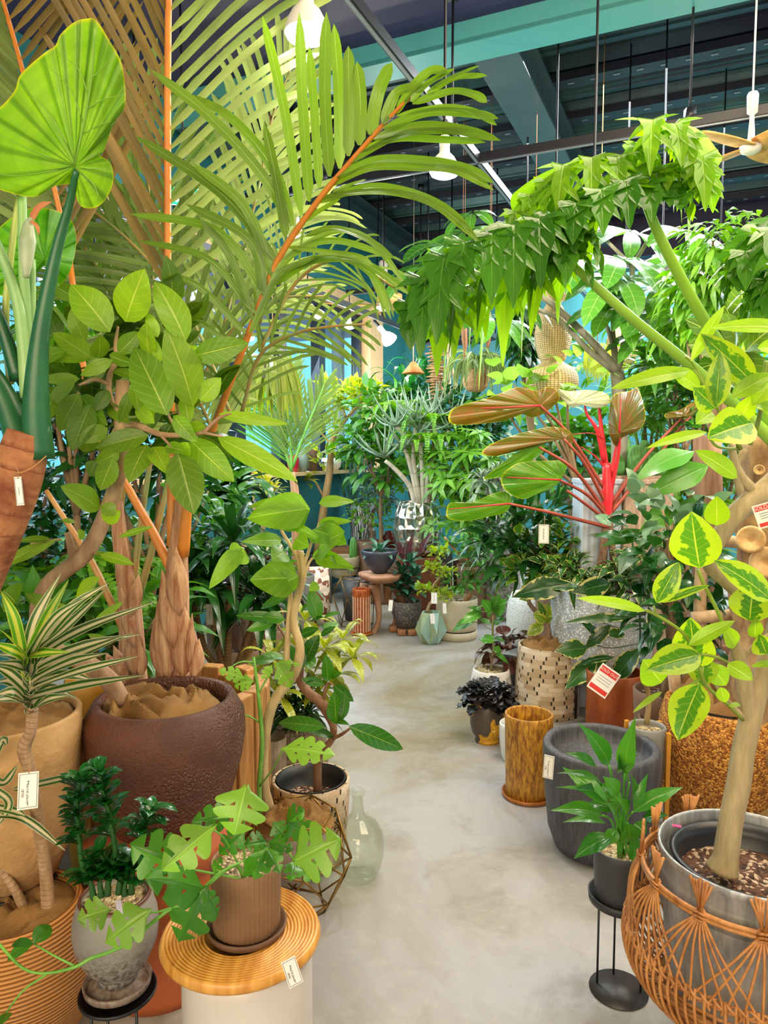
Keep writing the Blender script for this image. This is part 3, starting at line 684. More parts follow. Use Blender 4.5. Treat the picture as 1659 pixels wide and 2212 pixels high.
for pts, r, m in [([(85, 990, 1.58), (78, 870, 1.57), (88, 720, 1.56), (118, 560, 1.55), (150, 440, 1.53), (165, 368, 1.5)], [.032, .027, .018, .012, .008, .006], ST),
    ([(50, 975, 1.58), (10, 860, 1.6), (-40, 780, 1.6), (-110, 700, 1.6)], [.03, .026, .02, .015], ST),
    ([(60, 860, 1.62), (52, 760, 1.62), (35, 640, 1.62), (-10, 520, 1.6), (-60, 420, 1.6)], [.016, .014, .012, .01, .008], STL),
    ([(62, 800, 1.64), (56, 680, 1.64), (50, 560, 1.62), (48, 420, 1.62)], [.013, .012, .01, .009], STL), ([(70, 840, 1.66), (68, 700, 1.66), (70, 560, 1.66)], [.012, .01, .007], STL),
    ([(40, 820, 1.63), (10, 720, 1.63), (-20, 640, 1.63)], [.018, .014, .01], ST), ([(22, 830, 1.66), (12, 680, 1.66), (30, 500, 1.66), (42, 420, 1.66)], [.008, .008, .007, .006], plain('#a9b95a', .4))]:
    mb = MB(); mb.tube(pxpath(pts), r, 12, sub=6); part(mb, 'leaf_stalk', m, o)
mb = MB(); q = pxpath([(56, 600, 1.6), (58, 560, 1.6), (60, 520, 1.6), (62, 485, 1.6), (70, 470, 1.59)]); mb.tube(q, [.006, .013, .017, .010, .004], 12, sub=4)
part(mb, 'flower_bud', plain('#b9c4a0', .45, c2='#8fa37c', ns=12), o, label='pale closed flower bud')
mb = MB(); ribbon(mb, pxpath([(68, 475, 1.59), (85, 450, 1.585), (112, 436, 1.58)]), .014, None, 'strap', .6, 4, 4); ribbon(mb, pxpath([(66, 478, 1.59), (80, 490, 1.58), (84, 508, 1.58)]), .008, None, 'strap', .5, 2, 4); part(mb, 'bud_tip', plain('#c07a4e', .7), o, label='dried brown bud tip')
def heartleaf(mb, junction, outline, d, tilt=(0, 0), cup=.03, wav=.012, rings=12):
    """leaf blade spread round its stalk joint; outline in photo pixels, given its own slope in depth"""
    jx, jy = junction; N = len(outline)
    def at(x, y, r, k):
        dd = d+tilt[0]*(x-jx)/100+tilt[1]*(y-jy)/100+cup*r*r-wav*r*sin(k*1.15)*.8
        return P(x, y, dd)
    b = len(mb.v); rows = []; uvs = []
    for j in range(rings+1):
        r = j/rings; rows.append([at(jx+(x-jx)*max(r, .003), jy+(y-jy)*max(r, .003), r, k) for k, (x, y) in enumerate(outline)]); uvs.append([(k/N, r) for k in range(N)])
    mb.grid(rows, uvs, True)
def smoothring(pts, n=6):
    q = pts; N = len(q); o = []
    for i in range(N):
        a, b, c, d = [Vector((*q[(i+j) % N], 0)) for j in (-1, 0, 1, 2)]
        for k in range(n):
            t = k/n; v = .5*((2*b)+(c-a)*t+(2*a-5*b+4*c-d)*t*t+(3*b-a-3*c+d)*t**3); o.append((v.x, v.y))
    return o
def veinm(key, c, c2, vein, n, tr=.5, tipang=0., w=.18, rough=.4, k=.6):
    def f():
        t = NT('leaf_'+key); u, v, uvv = t.uv()
        fr = t.mth('ABSOLUTE', t.mth('SUBTRACT', t.mth('FRACT', t.mth('MULTIPLY', u, float(n))), .5))
        m = t.mth('MULTIPLY', t.mth('SUBTRACT', 1., t.step(fr, w*.25, w)), k)
        nn = t.noise(4, uvv, 3); col = t.mix(t.step(nn, .35, .7), lin(c), lin(c2)); col = t.mix(m, col, lin(vein))
        col = t.mix(t.step(v, .97, 1.), col, lin('#b9b81c'))
        p = t.pbr(col, rough, 0., t.bump(m, .5, .008)); tc = t.n('ShaderNodeHueSaturation', {'Value': 1.5, 'Saturation': 1.1, 'Color': col}).outputs[0]
        return t.out(t.n('ShaderNodeMixShader', {0: tr, 1: p, 2: t.n('ShaderNodeBsdfTranslucent', {'Color': tc}).outputs[0]}).outputs[0])
    return mat(('vein', key), f)
mb = MB()
out = smoothring([(160, 378), (158, 395), (118, 402), (80, 424), (35, 420), (-25, 395), (-60, 330), (-45, 260), (0, 232), (32, 195), (45, 160), (95, 115), (120, 98), (130, 75), (160, 48), (188, 40), (208, 44), (238, 90), (262, 135), (271, 195), (268, 235), (246, 265), (225, 325), (216, 335), (240, 355), (244, 395), (225, 435), (200, 450), (175, 445), (164, 420), (166, 385)], 4)
heartleaf(mb, (163, 360), out, 1.5, (-.03, .03), .03, .006)
part(mb, 'leaf', veinm('huge_heart', '#6c9a22', '#8ab43a', '#3f6c14', 27, .5), o, label='huge yellow-green heart-shaped leaf seen from beneath')
mb = MB()
for pts, r in [([(163, 360), (185, 250), (200, 150), (204, 60)], .004), ([(163, 358), (100, 372), (30, 380), (-30, 370)], .002), ([(163, 356), (80, 330), (-20, 280)], .002), ([(165, 345), (110, 250), (48, 185)], .002), ([(180, 265), (150, 190), (90, 130)], .0016), ([(190, 205), (170, 150), (120, 110)], .0014),
    ([(195, 170), (220, 150), (245, 120)], .0013), ([(188, 235), (225, 215), (265, 205)], .0014), ([(178, 290), (215, 270), (240, 262)], .0014), ([(165, 365), (200, 395), (215, 430)], .0016), ([(165, 365), (215, 365), (235, 372)], .0014)]:
    mb.tube([P(x, y, 1.492-.03*(x-163)/100+.03*(y-360)/100+.012) for x, y in pts], [r, r*.8, r*.6, r*.3][:len(pts)] if len(pts) == 4 else [r, r*.7, r*.3], 6, sub=4)
part(mb, 'leaf_ribs', plain('#7fb03a', .4, name='leaf_rib'), o)
mb = MB(); heartleaf(mb, (95, 560), smoothring([(95, 575), (70, 600), (20, 640), (-30, 620), (-40, 560), (-10, 500), (50, 455), (100, 450), (150, 470), (165, 520), (150, 590), (120, 620), (100, 590)], 4), 1.75, (.05, 0), .03)
part(mb, 'leaf', veinm('alocasia_rear', '#58a81a', '#7cc22c', '#3c7f12', 21, .45), o)
price_tag(38, 1030, 1.53, 15, 62, 'narrow white price tag tied round the alocasia stem', rot=-.06, string=.02, big=False)
mb = MB(); q = pxpath([(20, 1010, 1.56), (38, 1022, 1.52), (70, 1010, 1.525), (100, 985, 1.55)]); mb.tube(q, .0012, 6, sub=4); tag(mb.build('jute_string', STR), 'jute string tied round the alocasia stem above its tag', 'string')
# ---- split-log planter with the tall palm clump
pc = P(398, 1560, 2.52); pc.z = 0; WOOD = bark('split_teak', '#a06a34', '#d09c5c', sc=9, bs=.4, stretch=(5, 5, .5), rough=.6)
o = thing('palm_in_log_planter', pc, 'tall orange-stalked palm clump in a planter of upright split logs', 'potted plant')
for i in range(22):
    a = 2*pi*i/22; mb = MB(); r = .275; h = .66+R.uniform(-.03, .05); p = pc+Vector((r*cos(a), r*sin(a), h/2)); ax = Vector((cos(a+R.uniform(-.3, .3)), sin(a), 0)).normalized()
    mb.box(p, (.026, .039, h/2), ax, Vector((-ax.y, ax.x, 0))); part(mb, 'log_slat', WOOD, o, False, bevel=.006)
soil(o, pc+Vector((0, 0, .55)), .245)
SH = bark('palm_sheath', '#9a6240', '#d8ad84', sc=14, bs=.5, stretch=(4, 4, .35)); PET = bark('palm_stalk', '#b9793a', '#c9a05a', sc=20, bs=.2, stretch=(3, 3, .2), rough=.45); ORA = plain('#d07a2a', .4, c2='#e08c34', ns=10, name='orange_palm_stalk')
GST = plain('#8a9a5a', .5, c2='#b08a4c', ns=12, name='grey_green_stalk')
mb = MB()
for pts, r in [([(372, 1485, 2.3), (375, 1400, 2.3), (380, 1290, 2.3), (385, 1180, 2.3), (395, 1080, 2.3)], [.055, .05, .042, .03, .024]), ([(290, 1490, 2.36), (285, 1400, 2.36), (280, 1300, 2.36), (262, 1180, 2.36), (250, 1080, 2.36)], [.045, .042, .035, .026, .02])]: mb.tube(pxpath(pts), r, 16, sub=4)
part(mb, 'trunk', SH, o, label='brown and cream overlapping palm sheaths')
for b, t, w in [((365, 1470), (340, 1300), 36), ((395, 1465), (398, 1308), 50), ((418, 1465), (430, 1380), 30), ((350, 1465), (333, 1335), 30), ((408, 1440), (415, 1325), 14), ((290, 1460), (290, 1340), 34), ((305, 1462), (305, 1385), 22), ((262, 1470), (228, 1410), 26), ((275, 1465), (245, 1395), 24), ((385, 1330), (380, 1180), 40), ((375, 1400), (350, 1230), 34), ((285, 1330), (300, 1240), 26), ((290, 1400), (262, 1270), 24)]:
    mb = MB(); B = P(*b, 2.22); T = P(*t, 2.25); leaf(mb, B, T, w*S(*b, 2.22)*1.2, facing(B, 0, .1), 'lance', .06, -.5, 8, 6); part(mb, 'dry_leaf_base', SH, o, solid=.004)
for pts, r, m in [([(395, 1200, 2.28), (412, 1060, 2.25), (470, 900, 2.2), (530, 740, 2.14), (575, 620, 2.1)], [.02, .015, .011, .010, .009], ORA), ([(372, 1180, 2.3), (370, 900, 2.33), (362, 600, 2.35)], [.018, .013, .011], ORA),
    ([(380, 1250, 2.3), (330, 1150, 2.32), (280, 1060, 2.35), (200, 900, 2.4), (150, 560, 2.45)], [.018, .015, .013, .011, .01], ORA), ([(285, 1400, 2.36), (235, 1290, 2.36), (190, 1200, 2.38), (100, 1060, 2.4)], [.014, .012, .011, .008], PET),
    ([(258, 1250, 2.36), (262, 1080, 2.38), (300, 900, 2.4), (280, 640, 2.45)], [.014, .011, .010, .008], GST), ([(285, 1300, 2.36), (300, 1160, 2.38), (330, 960, 2.42)], [.013, .011, .008], GST), ([(400, 1180, 2.3), (404, 1080, 2.3), (380, 800, 2.36)], [.016, .011, .009], GST),
    ([(300, 1290, 2.36), (340, 1140, 2.36), (372, 1000, 2.4)], [.013, .010, .008], GST)]:
    mb = MB(); mb.tube(pxpath(pts), r, 10, sub=6); part(mb, 'stalk', m, o)
PF1 = leafm('palm_green', '#39750f', '#4a8a16', vein='#93bc3c', nv=1, slant=0, rough=.35, tr=.2, back='#4f8a20', vw=0.)
PF2 = leafm('palm_brown_green', '#6a6c20', '#8e7a2e', vein='#c0a05c', nv=1, slant=0, rough=.45, tr=.4, vw=0.)
PF3 = leafm('palm_pale_green', '#658e2a', '#7f983e', vein='#b4c478', nv=1, slant=0, rough=.42, tr=.4, vw=0.)
PF4 = leafm('palm_dark_green', '#3c6a1c', '#56802a', vein='#8aa850', nv=1, slant=0, rough=.4, tr=.25, vw=0.)
def stem_and(rach, r, m, parent):
    mb = MB(); mb.tube(rach, r, 10, sub=5); return part(mb, 'leaf_rib', m, parent)
# hero frond arching to the right, leaflet by leaflet
hd = lambda x: 2.1-(x-575)*.0009
rp = [(575, 620), (610, 545), (690, 430), (770, 335), (850, 245), (905, 197), (965, 158)]
mb = MB(); mb.tube([P(x, y, hd(x)) for x, y in rp], [.0095, .009, .008, .007, .005, .004, .002], 10, sub=6)
fr = part(mb, 'frond', ORA, o, label='arching palm leaf reaching to the right')
mb = MB(); of = (550, 0); k = 2.963
for q, w in [([(300, 1380), (190, 700), (50, 100)], 62), ([(350, 1290), (310, 700), (285, 80)], 66), ([(415, 1205), (385, 750), (350, 290)], 56), ([(480, 1130), (450, 600), (460, 78)], 74), ([(545, 1080), (540, 600), (508, 152)], 68),
    ([(600, 1000), (605, 600), (600, 295)], 72), ([(670, 930), (680, 650), (655, 395)], 72), ([(740, 865), (790, 600), (880, 402)], 78), ([(820, 795), (900, 610), (1000, 565), (1080, 582)], 66), ([(905, 725), (1010, 560), (1130, 455), (1230, 462)], 58),
    ([(1000, 650), (1100, 540), (1280, 440)], 40), ([(1100, 590), (1250, 500), (1440, 420)], 22), ([(1105, 600), (1280, 500), (1490, 485)], 40), ([(1010, 662), (1250, 588), (1400, 605), (1487, 657)], 50), ([(910, 740), (1200, 688), (1400, 715), (1550, 803)], 42),
    ([(825, 822), (1100, 725), (1350, 725), (1560, 760)], 58), ([(750, 890), (1000, 815), (1250, 820), (1575, 900)], 66), ([(665, 972), (900, 890), (1200, 895), (1480, 912)], 50), ([(590, 1050), (900, 880), (1150, 840), (1400, 850)], 46),
    ([(525, 1130), (780, 1025), (1100, 1030), (1350, 1080), (1532, 1172)], 60), ([(470, 1195), (750, 1075), (1050, 1075), (1300, 1095), (1532, 1218)], 54), ([(390, 1300), (700, 1205), (950, 1225), (1200, 1330), (1435, 1545)], 64), ([(400, 1270), (680, 1230), (930, 1240), (1150, 1310), (1400, 1480)], 46),
    ([(290, 1430), (400, 1360), (550, 1272)], 40), ([(330, 1510), (500, 1460), (700, 1520), (900, 1660)], 44), ([(210, 1580), (430, 1610), (650, 1640), (760, 1700)], 40), ([(500, 1230), (620, 1180), (715, 1150)], 26),
    ([(245, 1440), (100, 1050), (-200, 720), (-560, 580)], 70), ([(200, 1520), (150, 1200), (60, 780)], 62)]:
    pts = [P(of[0]+x/k, of[1]+y/k, hd(of[0]+x/k)-.0+R.uniform(-.02, .02)) for x, y in q]
    ribbon(mb, pts, w/k*S(800, 400, 2.0)*1.02, None, 'blade', .12, 4, 6)
for q, w in [([(633, 487), (560, 370), (450, 250), (325, 150)], 24), ([(600, 570), (480, 420), (292, 293)], 24), ([(590, 600), (530, 450), (415, 352)], 22), ([(575, 640), (470, 500), (280, 462)], 20), ([(570, 640), (540, 520), (400, 440)], 22), ([(555, 680), (450, 560), (300, 520)], 16),
    ([(545, 690), (500, 560), (430, 470)], 18), ([(530, 720), (430, 620), (350, 590)], 16), ([(600, 585), (700, 560), (790, 570), (890, 640)], 18), ([(585, 620), (700, 555), (800, 590), (845, 690)], 16), ([(560, 680), (620, 560), (720, 520), (860, 560)], 16),
    ([(520, 760), (400, 680), (330, 700)], 14), ([(540, 720), (600, 600), (690, 550)], 14), ([(610, 560), (720, 500), (800, 520), (880, 620)], 14)]:
    ribbon(mb, [P(x, y, 2.08-.02*i) for i, (x, y) in enumerate(q)], w*S(600, 500, 2.08), None, 'blade', .12, 4, 6)
part(mb, 'leaflets', PF1, fr)
# upright frond with the straight orange rib
v0 = [P(362, 640, 2.35), P(362, 430, 2.32), P(362, 200, 2.25), P(364, 0, 2.15), P(368, -220, 2.05)]
f2 = stem_and(v0, [.012, .011, .0105, .0095, .008], ORA, o); f2['label'] = 'upright palm leaf with a straight orange rib'
vx = CAM-v0[2]
mb = MB(); frond(mb, v0, 24, lambda s: .62, .019, 33, .04, vx, .02, (-1,), .05, tipang=26, back=.0); part(mb, 'leaflets', PF2, f2, label='brownish olive leaflets left of the rib')
mb = MB(); frond(mb, v0, 21, lambda s: .66, .021, 48, .22, vx, .02, (1,), .05, tipang=40); part(mb, 'leaflets', PF3, f2, label='pale green leaflets right of the rib')
# left frond and others behind
v1 = [P(150, 560, 2.4), P(118, 410, 2.36), P(80, 270, 2.3), P(40, 120, 2.2), P(0, -20, 2.1)]
f3 = stem_and(v1, [.009, .0085, .008, .007, .006], ORA, o)
mb = MB(); frond(mb, v1, 22, lambda s: .55, .017, 40, .0, CAM-v1[2], .02, (1,), .05, tipang=52); part(mb, 'leaflets', PF2, f3)
mb = MB(); frond(mb, v1, 26, lambda s: .5, .024, 50, .3, CAM-v1[2], .02, (-1,), .05); part(mb, 'leaflets', PF3, f3)
for (q, n, L, w, an, m, dr) in [([(500, 900, 2.5), (420, 700, 2.6), (300, 540, 2.6), (160, 430, 2.6), (60, 400, 2.6)], 24, .42, .02, 55, PF4, .15), ([(470, 760, 2.7), (520, 560, 2.8), (560, 400, 2.8), (590, 250, 2.8), (640, 120, 2.8)], 24, .45, .02, 40, PF3, .25), ([(300, 760, 2.6), (330, 600, 2.7), (320, 400, 2.75), (250, 200, 2.7)], 20, .5, .022, 45, PF4, .1),
    ([(520, 900, 2.4), (560, 770, 2.35), (640, 720, 2.3), (720, 705, 2.2), (790, 700, 2.15)], 14, .22, .010, 50, PF4, .2), ([(560, 700, 2.7), (600, 560, 2.75), (650, 480, 2.8), (720, 440, 2.8)], 16, .28, .010, 42, PF3, .3), ([(480, 980, 2.5), (420, 850, 2.6), (330, 760, 2.7), (230, 720, 2.7)], 30, .34, .018, 50, PF3, .2),
    ([(560, 760, 2.6), (640, 610, 2.6), (740, 560, 2.5), (850, 620, 2.4)], 12, .22, .008, 48, PF4, .4), ([(400, 900, 2.6), (480, 740, 2.7), (590, 650, 2.7), (700, 640, 2.7)], 14, .28, .011, 50, PF3, .3), ([(250, 700, 2.7), (200, 560, 2.8), (120, 480, 2.8), (20, 460, 2.8)], 30, .38, .018, 50, PF4, .2)]:
    ra = pxpath(q); f4 = stem_and(ra, [.007, .006, .005, .004, .003][:len(ra)], ORA if m is PF1 else GST, o)
    mb = MB(); frond(mb, ra, n, (lambda LL: lambda s: LL*(sin(pi*min(1, .25+s*.75))**.5+.1))(L), w, an, dr, CAM-ra[1], .05, tipang=25); part(mb, 'leaflets', m, f4)
# ---- yellow pot behind
c = P(200, 1450, 2.36)
mb = MB(); base = Vector((c.x, c.y, 0)); mb.lathe(base, [(.0005, 0)]+[(r, z*c.z) for r, z in [(.08, 0), (.092, .3), (.098, .75), (.092, .93), (.08, 1.0), (.07, .99), (.07, .85), (.0005, .84)]], 40)
tag(mb.build('yellow_planter', plain('#dfa23a', .45, c2='#d6962e', name='mustard_glaze')), 'smooth mustard-yellow planter behind the striped dracaena', 'pot')
q = P(180, 1580, 2.18); mb = MB(); mb.box(Vector((q.x, q.y, q.z/2)), (.022, .02, q.z/2)); mb.box(Vector((q.x+.035, q.y+.03, q.z*.46)), (.016, .02, q.z*.46)); tag(mb.build('timber_offcut', WOOD, smooth=False, bevel=.005), 'upright rough timber offcut between the sand pot and the lava pot', 'timber')
# ---- grey ceramic pot with zz plant on black stand
rc = P(248, 1932, 1.62); base = Vector((rc.x, rc.y, rc.z-.205))
st = thing('round_plant_stand', Vector((base.x, base.y, 0)), 'black three-legged round stand under the grey speckled zz pot', 'plant stand')
mb = MB(); mb.lathe(Vector((base.x, base.y, base.z-.038)), [(.0005, 0), (.087, 0), (.0885, .003), (.0885, .008), (.084, .008), (.083, .004), (.0005, .004)], 40); part(mb, 'top_disc', M_BLACK, st)
for a in (-.5, -1.6, -2.6, 1.2):
    mb = MB(); mb.tube([Vector((base.x+.06*cos(a), base.y+.06*sin(a), base.z-.036)), Vector((base.x+.06*cos(a), base.y+.06*sin(a), 0.001))], .0035, 8); part(mb, 'leg', M_BLACK, st)
def graym():
    t = NT('grey_reactive_glaze'); v = t.obj(); s = t.n('ShaderNodeSeparateXYZ', {0: v}).outputs[2]; n = t.noise(90, v, 4, .75); n2 = t.noise(9, v, 2)
    k = t.mth('ADD', s, t.mth('MULTIPLY', n2, .05)); m = t.mth('MULTIPLY', t.mth('SUBTRACT', 1., t.step(k, .09, .16)), t.step(n, .44, .58))
    col = t.mix(m, lin('#8f8c84'), lin('#5a4c42')); col = t.mix(t.step(s, .198, .203), col, lin('#5b3524'))
    return t.out(t.pbr(col, .38, 0., t.bump(n, .25, .003)))
GG = graym()
sc_ = base-Vector((0, 0, .03)); 
o = thing('zz_plant', base-Vector((0, 0, .0)), 'dark glossy zz plant in a grey speckled pot on a black stand', 'potted plant')
pot(o, base, [(.045, 0), (.047, .012), (.05, .02), (.075, .05), (.092, .09), (.097, .125), (.094, .16), (.085, .19), (.08, .205)], GG, .008, .02, 48)
soil(o, base+Vector((0, 0, .19)), .0735, PEB, 'gravel')
mb = MB(); mb.lathe(base-Vector((0, 0, .028)), [(.0005, 0), (.06, 0), (.075, .01), (.078, .026), (.074, .028), (.07, .014), (.05, .0275), (.0005, .0275)], 44); tag(mb.build('pot_saucer', mat('sau', lambda: plain('#8f8478', .4, c2='#6a4f3e', ns=60, bs=.3, bsc=90))), 'speckled brown-grey saucer under the zz plant pot', 'saucer')
ZL = leafm('zz', '#06401c', '#0d5a24', vein='#1f7a34', nv=1, slant=0, rough=.18, tr=.1, vw=0.); ZSM = plain('#2c5c22', .4, c2='#1e4a1c', ns=20, name='zz_stem')
mz = MB(); ms = MB(); of = (0, 1650); k = 2.963
for pts, n, L in [([(560, 760), (520, 600), (500, 400), (495, 250), (520, 90)], 30, .042), ([(745, 700), (740, 560), (700, 330), (660, 180), (640, 40)], 30, .046), ([(900, 760), (905, 500), (935, 380), (980, 280)], 16, .045), ([(690, 840), (690, 700), (640, 560)], 14, .045), ([(600, 860), (580, 760), (545, 690)], 10, .04), ([(760, 830), (770, 720), (760, 620)], 14, .045), ([(840, 830), (850, 700), (870, 600)], 12, .045), ([(650, 850), (640, 760), (650, 640)], 10, .045), ([(800, 840), (800, 780), (830, 650)], 10, .04)]:
    c3 = cat([P(of[0]+x/k, of[1]+y/k, 1.58+.02*((x*7) % 5-2)) for x, y in pts], 8)
    ms.tube(c3, [.0085*(1-.75*i/(len(c3)-1)) for i in range(len(c3))], 8)
    for i in range(n*2):
        s = .35+.65*i/(n*2-1) if len(pts) > 3 else .5+.5*i/(n*2-1); j = min(len(c3)-2, int(s*(len(c3)-1))); p = c3[j].lerp(c3[j+1], s*(len(c3)-1)-j); d = (c3[j+1]-c3[j]).normalized(); sd, up = frame(d, CAM-p)
        a = (0 if i % 2 else pi)+R.uniform(-.5, .5)+i*.2; q = (sd*cos(a)+up*sin(a))*1.+d*.5; l = L*R.uniform(.95, 1.4)
        leaf(mz, p, p+q.normalized()*l-Vector((0, 0, .006)), l*.48, d+Vector((0, 0, .6)), 'oval', .12, .25, 5, 2)
part(ms, 'stems', ZSM, o); part(mz, 'foliage', ZL, o)
mb = MB(); q = P(258, 1965, 1.53); mb.box(q, (.0065, .0008, .022), (.97, 0, .1), (0, 1, 0), (-.1, 0, 1)); tag(mb.build('plant_label', plain('#cfc6d8', .6), smooth=False), 'small lilac label stake pushed into the zz plant gravel', 'plant label')
# ---- monstera pot on wooden-topped side table
tc = G(521, 2003, .42)
o = thing('side_table', Vector((tc.x, tc.y, 0)), 'round wooden tabletop resting on a white ceramic stool pot', 'side table')
def ringwood():
    t = NT('ridged_golden_wood'); v = t.obj(); s = t.n('ShaderNodeSeparateXYZ', {0: v}); n = t.noise(6, t.scalev(v, (9, 1.2, 1)), 5, .6)
    col = t.mix(t.step(n, .3, .7), lin('#b8782a'), lin('#e3ab52')); return t.out(t.pbr(col, .35, 0., t.bump(n, .1, .003)))
prof = [(.0005, .388), (.165, .388), (.178, .394), (.181, .402), (.178, .41)]
for i in range(12):
    r = .176-i*.008; prof += [(r, .414-.0006*i), (r-.004, .4175-.0006*i), (r-.0072, .4165-.0006*i), (r-.0078, .4125-.0006*i)]
prof += [(.0005, .408)]
b0 = Vector((tc.x, tc.y, 0)); mb = MB(); mb.lathe(b0, prof, 72); part(mb, 'tabletop', ringwood(), o)
mb = MB(); mb.lathe(b0+Vector((.015, -.01, 0)), [(.0005, 0), (.12, 0), (.132, .01), (.143, .06), (.147, .15), (.146, .36), (.14, .388), (.0005, .388)], 56); part(mb, 'pot_base', plain('#cfc8c0', .35, c2='#c4bcb2', ns=3, name='white_stoneware'), o)
price_tag(622, 2072, 1.425, 32, 62, 'white price tag stuck on the white table base', rot=-.28, string=0, face=(.35, -1, .1))
pc2 = b0+Vector((.012, .006, .412))
mb = MB(); mb.lathe(pc2, [(.0005, 0), (.078, 0), (.088, .004), (.091, .018), (.087, .019), (.083, .01), (.0005, .009)], 48); BRN = plain('#6f4f36', .6, c2='#5f4330', ns=10, name='brown_stoneware')
tag(mb.build('pot_saucer', BRN), 'brown saucer between the wooden tabletop and the ribbed pot', 'saucer')
o = thing('monstera', pc2+Vector((0, 0, .01)), 'split-leaved monstera in a brown ribbed pot on the wooden tabletop', 'potted plant')
pot(o, pc2+Vector((0, 0, .01)), cyl(.076, .08, .155), plain('#8a6748', .65, c2='#7a5a3e', ns=9, name='brown_ribbed_clay'), .008, .02, 260, fn=lambda a, h: 1-.018*(abs(sin(a*22))**.35 < .62))
soil(o, pc2+Vector((0, 0, .152)), .072, PEB, 'gravel')
ML = leafm('monstera', '#2f8a1c', '#54ad22', vein='#2f7a1c', nv=1, slant=0, rough=.3, tr=.3, vw=0.); MLL = leafm('monstera_lime', '#4c9f18', '#68b41e', vein='#a9de5c', nv=1, slant=0, rough=.3, tr=.4, vw=0.); MST = plain('#5f9a34', .4, c2='#7cb84a', ns=14, name='monstera_vine')
ma = MB(); ml = MB(); of = (0, 1650); k = 2.963
for t_, d, b, t, w, kk in [(0, 1.42, (1130, 650), (835, 520), 300, 3), (1, 1.40, (1350, 410), (1030, 690), 250, 3), (0, 1.42, (1300, 800), (935, 735), 280, 3), (0, 1.42, (1310, 815), (1140, 1145), 280, 3), (0, 1.44, (1300, 810), (1400, 970), 110, 2), (1, 1.46, (1575, 150), (1500, 455), 330, 3),
    (0, 1.47, (1480, 330), (1225, 370), 170, 3), (0, 1.48, (1560, 430), (1400, 580), 150, 2), (1, 1.42, (695, 930), (500, 1000), 200, 2), (1, 1.40, (945, 945), (670, 1150), 250, 3), (0, 1.45, (1370, 700), (1420, 600), 80, 2)]:
    pxsplit(ml if t_ else ma, d, b, t, w, of, k, kk)
for b, t, w in [((215, 1150), (320, 1030), 110), ((215, 1150), (45, 1255), 90), ((215, 1150), (75, 1160), 60), ((60, 1590), (0, 1680), 70), ((1650, 620), (1560, 700), 110)]: pxleaf(ma, 1.42, b, t, w, of, k, nv=7, nu=4)
of = (550, 1650)
for t_, d, b, t, w, kk in [(1, 1.44, (262, 620), (552, 482), 340, 3), (0, 1.46, (262, 620), (425, 742), 130, 2), (0, 1.46, (262, 620), (235, 748), 120, 2), (0, 1.48, (75, 540), (0, 740), 150, 2), (0, 1.47, (80, 540), (165, 695), 120, 2), (0, 1.5, (75, 500), (-60, 520), 150, 2), (0, 1.5, (95, 500), (245, 545), 130, 3), (0, 1.52, (200, 400), (315, 300), 190, 2), (0, 1.5, (210, 380), (390, 480), 150, 3), (0, 1.52, (120, 380), (200, 480), 120, 2)]:
    pxsplit(ml if t_ else ma, d, b, t, w, of, k, kk)
part(ma, 'foliage', ML, o); part(ml, 'young_leaves', MLL, o, label='lime green young leaves')
mb = MB()
mb.tube(pxpath([(1570, 760, 1.55), (1500, 650, 1.5), (1300, 800, 1.45), (1170, 905, 1.43), (1080, 935, 1.42), (930, 1055, 1.41), (820, 1145, 1.41), (700, 1205, 1.41), (580, 1245, 1.41), (480, 1300, 1.4), (300, 1340, 1.4), (150, 1310, 1.39), (0, 1160, 1.38), (-60, 1080, 1.38)], (0, 1650), k), [.004]*5+[.0038]*5+[.0028]*4, 8, sub=4)
for q in ([(300, 1345, 1.4), (150, 1450, 1.4), (40, 1590, 1.4)], [(470, 1290, 1.4), (350, 1230, 1.4), (218, 1152, 1.42)], [(1090, 925, 1.42), (1000, 950, 1.41), (940, 945, 1.4)], [(1300, 800, 1.45), (1400, 700, 1.44), (1560, 620, 1.47)], [(1570, 740, 1.52), (1560, 400, 1.5), (1580, 150, 1.46)], [(1570, 740, 1.52), (1450, 500, 1.46), (1350, 410, 1.4)], [(1570, 740, 1.52), (1250, 680, 1.45), (1130, 650, 1.42)], [(1600, 740, 1.54), (1800, 560, 1.5), (1890, 620, 1.44)], [(1600, 740, 1.54), (1750, 480, 1.52), (1830, 400, 1.52)], [(1590, 740, 1.54), (1650, 600, 1.5), (1705, 510, 1.5)]):
    mb.tube(pxpath(q, (0, 1650), k), [.0026, .0022, .0018], 7, sub=5)
part(mb, 'vine', MST, o)
# ---- grey cone pot in brass wire stand, climbing tree and second monstera
cc = P(640, 1775, 2.3); zt = cc.z; bb = Vector((cc.x, cc.y, 0))
o = thing('geometric_wire_stand', bb, 'brass and black geometric wire stand around the pale grey cone pot', 'plant stand')
BRS = plain('#8c6a32', .35, .8, name='aged_brass'); N6 = 6
def wr(i, r, z): a = 2*pi*i/N6+.25; return bb+Vector((r*cos(a), r*sin(a), z))
zt2 = zt+.03
for i in range(N6):
    mb = MB()
    for p, q in ((wr(i, .13, zt2), wr(i+1, .13, zt2)), (wr(i, .13, zt2), wr(i+.5, .19, zt2*.62)), (wr(i+1, .13, zt2), wr(i+.5, .19, zt2*.62)), (wr(i+.5, .19, zt2*.62), wr(i+1.5, .19, zt2*.62)), (wr(i+.5, .19, zt2*.62), wr(i+1, .16, zt2*.25)), (wr(i+.5, .19, zt2*.62), wr(i, .16, zt2*.25)), (wr(i, .16, zt2*.25), wr(i+1, .16, zt2*.25)), (wr(i, .16, zt2*.25), wr(i+.5, .1, .004)), (wr(i+1, .16, zt2*.25), wr(i+.5, .1, .004)), (wr(i+.5, .1, .004), wr(i+1.5, .1, .004))): mb.tube([p, q], .0032, 6)
    part(mb, 'wire_facet', BRS, o)
